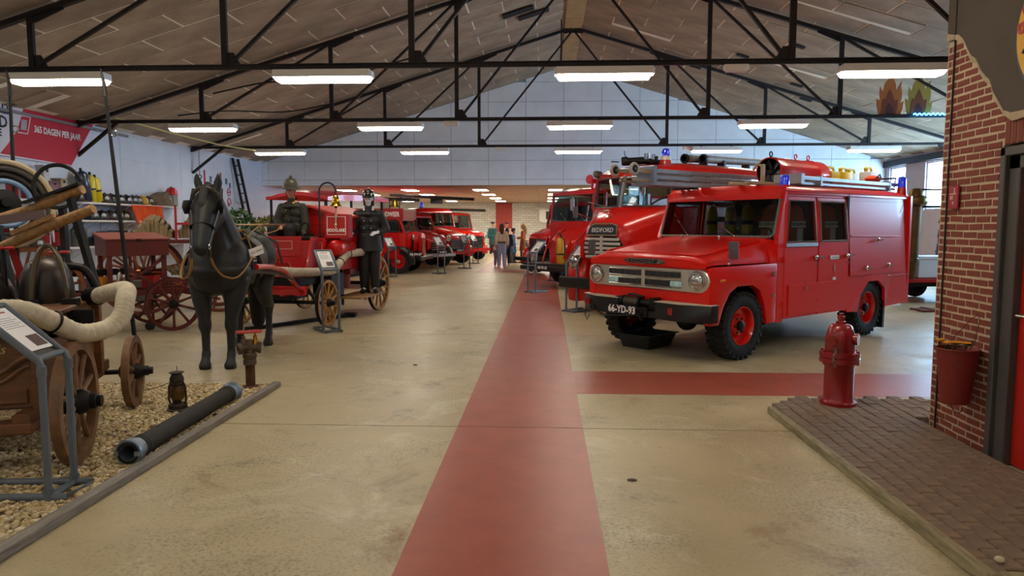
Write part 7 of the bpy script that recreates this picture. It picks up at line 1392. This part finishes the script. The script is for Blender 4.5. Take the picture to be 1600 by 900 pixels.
t = thing('red_helmet', 'red helmet resting on the canvas bag, right end of the long shelf', 'helmet', (sx+.3, 20.15, 2.50)); g = G(); g.lathe([(.17, 0), (.16, .04), (.15, .12), (.10, .2), (.001, .22)], n=20); g.ob('shell', M('helmet_red', 'c01a26', .3, coat=.5), t); g = G(); g.prism([(-.1, .15), (0, .25), (.1, .15)], lambda u, w, q: (u, q, w), -.012, .012); g.ob('comb', M('helmet_red', 'c01a26'), t)
g = G(); g.bb(-.12, .12, -.12, .12, -.335, -.0); g.ob('stand', M('stand_grey', '8c8a88', .6), t)
t = thing('orange_cloth', 'bright orange cloth hanging from the long wall shelf', 'cloth', (sx+.5, 18.5, 2.11)); g = G(); n = 18
vs = [[(.02+.03*math.sin(i*1.3+j*.3), -.72+1.5*i/n*(1-.02*j)+.05*j, -.68*j/6) for i in range(n+1)] for j in range(7)]
R_ = [vs[j] + [(x-.012, y, z) for x, y, z in vs[j][::-1]] for j in range(7)]; g.rings(R_); g.ob('cloth', M('orange_cloth', 'e2551c', .85, var=.1), t, smooth=80); g = G(); g.bb(-.02, .03, -.7, .75, .0, .03); g.ob('hem', M('orange_cloth', 'e2551c'), t)
# banner
BNX = XL+.05
t = thing('banner', 'red and white slanted banner with large lettering high on the left wall', 'banner', (BNX, 15.2, 3.6)); fb = lambda u, w, q: (q, u-15.2, w-3.6)
g = G(); g.prism([(12.2, 4.25), (17.15, 4.14), (16.2, 3.0), (12.2, 3.06)], fb, -.006, .004); g.ob('cloth', M('banner_red', 'c01838', .6), t, smooth=0)
g = G(); g.prism([(12.2, 4.26), (14.80, 4.18), (14.72, 3.95), (14.55, 3.6), (14.28, 3.3), (14.03, 3.06), (12.2, 3.04)], fb, .004, .008); g.ob('white_field', M('banner_white', 'd9d6e4', .6), t, smooth=0)
g = G(); g.prism([(14.8, 4.185), (17.18, 4.145), (17.12, 4.10), (14.8, 4.145)], fb, .004, .009); g.prism([(16.2, 2.99), (17.15, 4.14), (17.19, 4.14), (16.24, 2.98)], fb, -.004, .009); g.prism([(14.03, 3.075), (16.2, 3.02), (16.2, 2.985), (14.03, 3.04)], fb, -.004, .009); g.ob('hem', M('banner_white', 'd9d6e4', .6), t, smooth=0)
for s, y, z, sz, m, w_ in (('NALE', 14.42, 4.0, .30, INK, .9), ('ND', 14.30, 3.72, .34, INK, .95), ('IE', 14.12, 3.50, .20, INK, 1)): text('lettering', s, sz, m, t, frame((.010, y-15.2, z-3.6), (0, 1, 0), (0, 0, 1)), .002, 'RIGHT', wide=w_, bold=.008)
text('lettering', '365 DAGEN PER JAAR', .20, WPRINT, t, frame((.010, 15.82-15.2, 3.70-3.6), (0, 1, 0), (0, 0, 1)), .002, wide=.80, bold=.006, shear=.1)
g = G(); f3 = lambda u, w, q: (q, u-15.2, w-3.6)
for a in ((14.62, 14.98, 3.93, 3.95), (14.5, 14.86, 3.56, 3.58)): g.prism([(a[0], a[2]), (a[1], a[2]), (a[1], a[3]), (a[0], a[3])], f3, .008, .011)
g.prism([(14.98, 3.95), (14.86, 3.56), (14.84, 3.56), (14.96, 3.95)], f3, .008, .011); g.ob('logo_frame', WPRINT, t, smooth=0); g = G(); g.prism([(14.66, 3.64), (14.82, 3.64), (14.86, 3.86), (14.70, 3.86)], f3, .009, .012); g.ob('logo_panel', M('logo_grey', 'a9a8b4', .6), t, smooth=0)
# ladder, posters, plants, cables on the left wall
t = thing('wall_ladder', 'dark wooden ladder leaning against the left wall', 'ladder', (XL+.35, 25.2, 0)); g = G()
for s in (-1, 1): G().bar((.25, s*.26+.35, 0), (-.25, s*.22-.25, 4.0), .06, .08).ob('rail', STEEL, t)
for i in range(12):
    f_ = (i+.6)/12.4; x = .25-.5*f_; y = .35-.6*f_; G().cyl((x, y-.26+.04*f_, 4.0*f_), (x, y+.26-.04*f_, 4.0*f_), .022, n=8).ob('rung', STEEL, t)
for y, w_, lb in ((23.3, 1.0, 'white poster with red edge and printed figures on the left wall, nearer one'), (24.45, 1.0, 'white poster with red edge and printed figures on the left wall, further one')):
    t = thing('wall_poster', lb, 'poster', (XL+.03, y, 2.0)); g = G(); g.bb(-.01, .0, -w_/2, w_/2, 0, 1.42); g.ob('panel', M('poster_white', 'd4dcea', .6), t); g = G(); g.bb(-.012, .004, -w_/2-.06, -w_/2+.02, 0, 1.42); g.ob('red_edge', M('poster_red', 'b8283c', .6), t)
    g = G()
    for (a, b, s_) in ((-.12, 1.15, .08), (.16, 1.02, .07), (.0, .35, .05)): g.bb(.0, .004, a-s_, a+s_, b-s_*1.3, b+s_*1.3)
    g.ob('printed_figure', M('poster_blue_grey', '5c6a80', .6), t, kind='stuff'); g = G(); g.ring((.002, .05, .78), (1, 0, 0), .12, .02, 20, 4); g.ring((.002, .05, .45), (1, 0, 0), .12, .02, 20, 4); g.bb(.0, .003, -.1, .2, .76, .80); g.ob('printed_emblem', MATS['poster_red'], t, kind='stuff')
LM = [M('plant_leaf_dark', '3f7030', .6, var=.3, vs=10), M('plant_leaf_light', '7fa048', .6, var=.3, vs=10), M('plant_leaf_gold', '9c9c46', .6, var=.3, vs=10)]
for k, (x, y, z, rx, h, m, lb) in enumerate(((-8.75, 19.6, 1.25, .55, .95, 0, 'bushy green potted plant behind the horse'), (-7.95, 19.9, 1.2, .5, .75, 2, 'yellow green potted plant beside the driver'), (-9.35, 19.7, 1.2, .3, .6, 1, 'light green potted plant left of the bushy plant'))):
    t = thing('potted_plant', lb, 'plant', (x, y, 0)); g = G(); g.lathe([(.16, 0), (.22, .45), (.24, .47), (.2, .46), (.02, .42)], n=18); g.ob('pot', M('terracotta', '7a4a38', .8), t); g = G()
    for s in range(5): a = s*1.3; g.tube([(0, 0, .42), (.1*math.cos(a), .1*math.sin(a), .8), (rx*.5*math.cos(a), rx*.5*math.sin(a), z+h*.3)], .012, 5)
    g.ob('stem', M('plant_stem', '5a5038', .8), t); g = G()
    for i in range(560):
        a = random.uniform(0, 2*PI); b = math.acos(random.uniform(-1, 1)); r = random.uniform(.55, 1)**.5; c = Vector((rx*r*math.sin(b)*math.cos(a), rx*r*math.sin(b)*math.sin(a), z+h*.35+h*.55*r*math.cos(b))); u = Vector((random.gauss(0, 1), random.gauss(0, 1), random.gauss(-.2, .7))).normalized()*.085; v = u.cross(Vector((random.random()-.5, random.random()-.5, 1))).normalized()*.042
        g.add([c-u, c+v-u*.1, c+u, c-v-u*.1, c+v*.1+Vector((0, 0, .012))], [(0, 1, 4), (1, 2, 4), (2, 3, 4), (3, 0, 4)])
    g.ob('foliage', LM[m], t, kind='stuff', smooth=0)
t = thing('hanging_chain', 'thin chain hanging from the third truss end at the left wall', 'chain', (-10.95, 22.0, 3.1)); g = G(); g.tube([(0, 0, .95), (0, 0, .1)], .012, 6); g.ob('chain', MATS['dull_chain'], t); g = G(); g.ring((0, 0, .05), (0, 1, 0), .06, .015, 14, 6); g.ob('ring', STEEL, t)
t = thing('yellow_cable', 'pale yellow cable hanging from the second truss to the third truss at left', 'cable', (-8.5, 18, 4)); g = G(); g.tube([(-1.7, -1.5, .15), (-1.2, .0, .0), (-.8, 2.0, -.1), (-.5, 4.0, -.06)], .02, 6); g.ob('cable', M('cable_yellow', 'c9c07a', .6), t)
t = thing('conduit', 'grey conduit running along the top of the left wall', 'pipe', (XL+.07, 9, 3.98)); G().cyl((0, 0, 0), (0, 9.5, 0), .035).ob('pipe', M('grey_conduit', '8a8a90', .5), t)
# right rear: trailer, nozzle column, planks, screen
t = thing('flat_trailer', 'low red flat trailer behind the near truck, at the brick facade', 'trailer', (8.35, 15.7, 0), .15)
g = G(); g.bb(-1.0, 1.6, -.6, .6, .42, .50); g.ob('deck', DRED, t, bevel=.01); g = G(); g.bb(-1.1, 1.6, -.5, -.42, .33, .42); g.bb(-1.1, 1.6, .42, .5, .33, .42); g.ob('frame', IRON, t)
for s in (-1, 1): wheel(t, (.1, s*.62, .27), .27, .16, s, rimmat=BLACK, tread=False, n=24)
g = G(); g.bar((-.9, -.4, .4), (-.9, -.4, .02), .04, .04); g.ob('prop', IRON, t)
t = thing('white_crate', 'pale blue white crate standing on the low red trailer', 'crate', (8.15, 15.45, .505), .15); g = G(); g.bb(-.42, .5, -.3, .3, 0, .45); g.ob('body', M('pale_crate', 'c9ced8', .5), t, bevel=.02); g = G(); g.bb(-.44, .52, -.32, .32, .4, .46); g.ob('rim', M('pale_crate', 'c9ced8'), t, bevel=.006)
t = thing('blue_box', 'bright blue box on the trailer beside the pale crate', 'box', (7.45, 15.3, .505), .15); g = G(); g.bb(-.12, .16, -.2, .2, 0, .36); g.ob('body', M('bright_blue_box', '3a7fd0', .4), t, bevel=.01); g = G(); g.bb(-.13, .17, -.21, .21, .3, .36); g.ob('lid', M('bright_blue_box', '3a7fd0'), t)
t = thing('bronze_nozzle', 'tall bronze nozzle standpipe behind the rear of the near truck', 'nozzle', (7.62, 15.0, .50))
g = G(); g.lathe([(.05, 0), (.075, .22), (.09, .35), (.105, .37), (.105, .42), (.09, .44), (.105, 1.15), (.115, 1.52)], n=24); g.ob('barrel', M('bronze_barrel', '5e4a2a', .5, .5, var=.25), t); g = G(); g.lathe([(.12, 1.50), (.2, 1.54), (.215, 1.58), (.215, 1.66), (.19, 1.70), (.14, 1.72), (.13, 1.80), (.09, 1.86), (.02, 1.88)], n=28); g.ob('flange', BRONZE, t)
for z, r in ((1.85, .018), (1.5, .025)): g = G(); g.tube([(.05, 0, z), (.35, .0, z-.01), (.7, .0, z)], r, 8); g.ob('tie_bar', IRON, t)
for k, (y, a) in enumerate(((13.5, .1), (13.75, .06))): t = thing('plank', ('brown plank lying on the floor by the facade, nearer one', 'brown plank lying on the floor by the facade, further one')[k], 'plank', (7.5, y, 0), a); G().bb(-.5, .9, -.09, .09, 0, .035).ob('board', M('brown_plank', '6a3a2e', .7, var=.2), t, bevel=.004); G().bb(-.3, -.22, -.1, .1, .035, .05).ob('batten', M('brown_plank', '6a3a2e'), t)
t = thing('wall_screen', 'white box with dark screen fixed to the far block wall', 'screen', (.1, YB, 1.95)); g = G(); g.bb(-.55, .55, -.35, -.02, 0, .75); g.hexa([(-.3, -.35, -.12), (.5, -.35, -.12), (.5, -.02, -.12), (-.3, -.02, -.12), (-.55, -.35, 0), (.55, -.35, 0), (.55, -.02, 0), (-.55, -.02, 0)]); g.ob('housing', WHITE, t); g = G(); g.bb(-.1, .5, -.36, -.35, .1, .62); g.ob('screen', BLACK, t)
# small emergency fittings on the trusses
for x, y in ((-1.4, 22.0), (4.35, 22.0), (-2.2, 16.5), (2.85, 11.0)):
    t = thing('emergency_light', 'small unlit white fitting under %s' % ({-1.4: 'the third truss left of centre', 4.35: 'the third truss right of centre', -2.2: 'the second truss left of centre', 2.85: 'the nearest truss right of centre'}[x]), 'emergency light', (x, y, 4.02)); g = G(); g.bb(-.18, .18, -.05, .05, -.09, 0); g.ob('housing', WHITE, t, bevel=.01); g = G(); g.bb(-.15, .15, -.04, .04, -.11, -.09); g.ob('cover', PAPER, t)
# floor finds
for x, y, s, lb in ((-1.5, 7.95, .03, 'small dark scrap lying on the concrete left of the walkway'), (.55, 4.35, .035, 'flattened dark scrap on the concrete right of the walkway')):
    g = G(); g.ball((x, y, .004), (s, s*.7, .006), 7, 4); tag(g.ob('scrap', M('dark_scrap', '4a4038', .9), smooth=0), lb, 'scrap')

t = thing('steel_beam', 'dark steel drawbar lying on the floor under the horse drawn engine', 'beam', (-3.95, 11.3, 0)); G().bar((-.62, -.85, .03), (.5, .95, .03), .09, .06).ob('bar', IRON, t); G().bb(.4, .6, .85, 1.0, 0, .07).ob('shoe', IRON, t)
t = thing('roof_cable', 'black cable sagging below the left roof slope beyond the nearest truss', 'cable', (-4.6, 15.2, 5.2)); G().tube(spline([(-2.6, 0, -.75), (-1.4, .1, -.5), (0, .2, -.45), (1.0, .3, -.15), (1.9, .2, .05)], 5), .018, 6).ob('cable', IRON, t)
t = thing('roof_cable', 'black cable below the left roof slope near the second truss, further left', 'cable', (-7.2, 17.5, 4.75)); G().tube(spline([(-2.0, 0, -.4), (-.8, .1, -.28), (.6, .2, -.3), (1.8, .3, -.1)], 5), .018, 6).ob('cable', IRON, t)
t = thing('hanging_rod', 'thin dark rod hanging beside the ridge near the third truss', 'rod', (.42, 21.0, 6.0)); G().cyl((0, 0, 0), (0, 0, 1.55), .018, n=8).ob('rod', IRON, t); G().bb(-.05, .05, -.03, .03, -.04, .08).ob('hook_block', IRON, t)

for i, y in enumerate((15.75, 15.35, 14.5)):
    t = helmet(HMK[(1, 0, 1, 0)[i]]); t.location = (sx+.38, y, 2.162 if i < 2 else 1.122); t.rotation_euler = (0, 0, -.3*i); t.scale = (1.25,)*3; t['label'] = ('brown old fire helmet in front of the beige canister', 'black old fire helmet in front of the mauve box', 'brown old fire helmet on the low shelf, behind the levers', 'black old fire helmet at the left end of the low shelf')[i]
t = thing('milk_can', 'dull grey metal can on the low wall shelf, behind the wooden pole end', 'can', (sx+.28, 16.0, 1.122)); G().lathe([(.16, 0), (.17, .02), (.17, .38), (.11, .46), (.11, .52), (.13, .54)], n=22).ob('body', M('dull_zinc', '6b6a66', .45, .5, var=.3), t)
for s in (-1, 1): G().tube([(0, s*.165, .38), (0, s*.22, .34), (0, s*.2, .25), (0, s*.165, .22)], .012, 6).ob('handle', MATS['dull_zinc'], t)
t = thing('white_board', 'white painted board leaning on the floor shelf behind the pump arch', 'board', (-10.95, 15.35, 1.125)); t.rotation_euler = (.3, 0, .1); G().bb(-.02, .02, -.12, .12, 0, .55).ob('panel', WHITE, t, bevel=.004); G().bb(.02, .03, -.1, .1, .45, .5).ob('batten', WHITE, t)
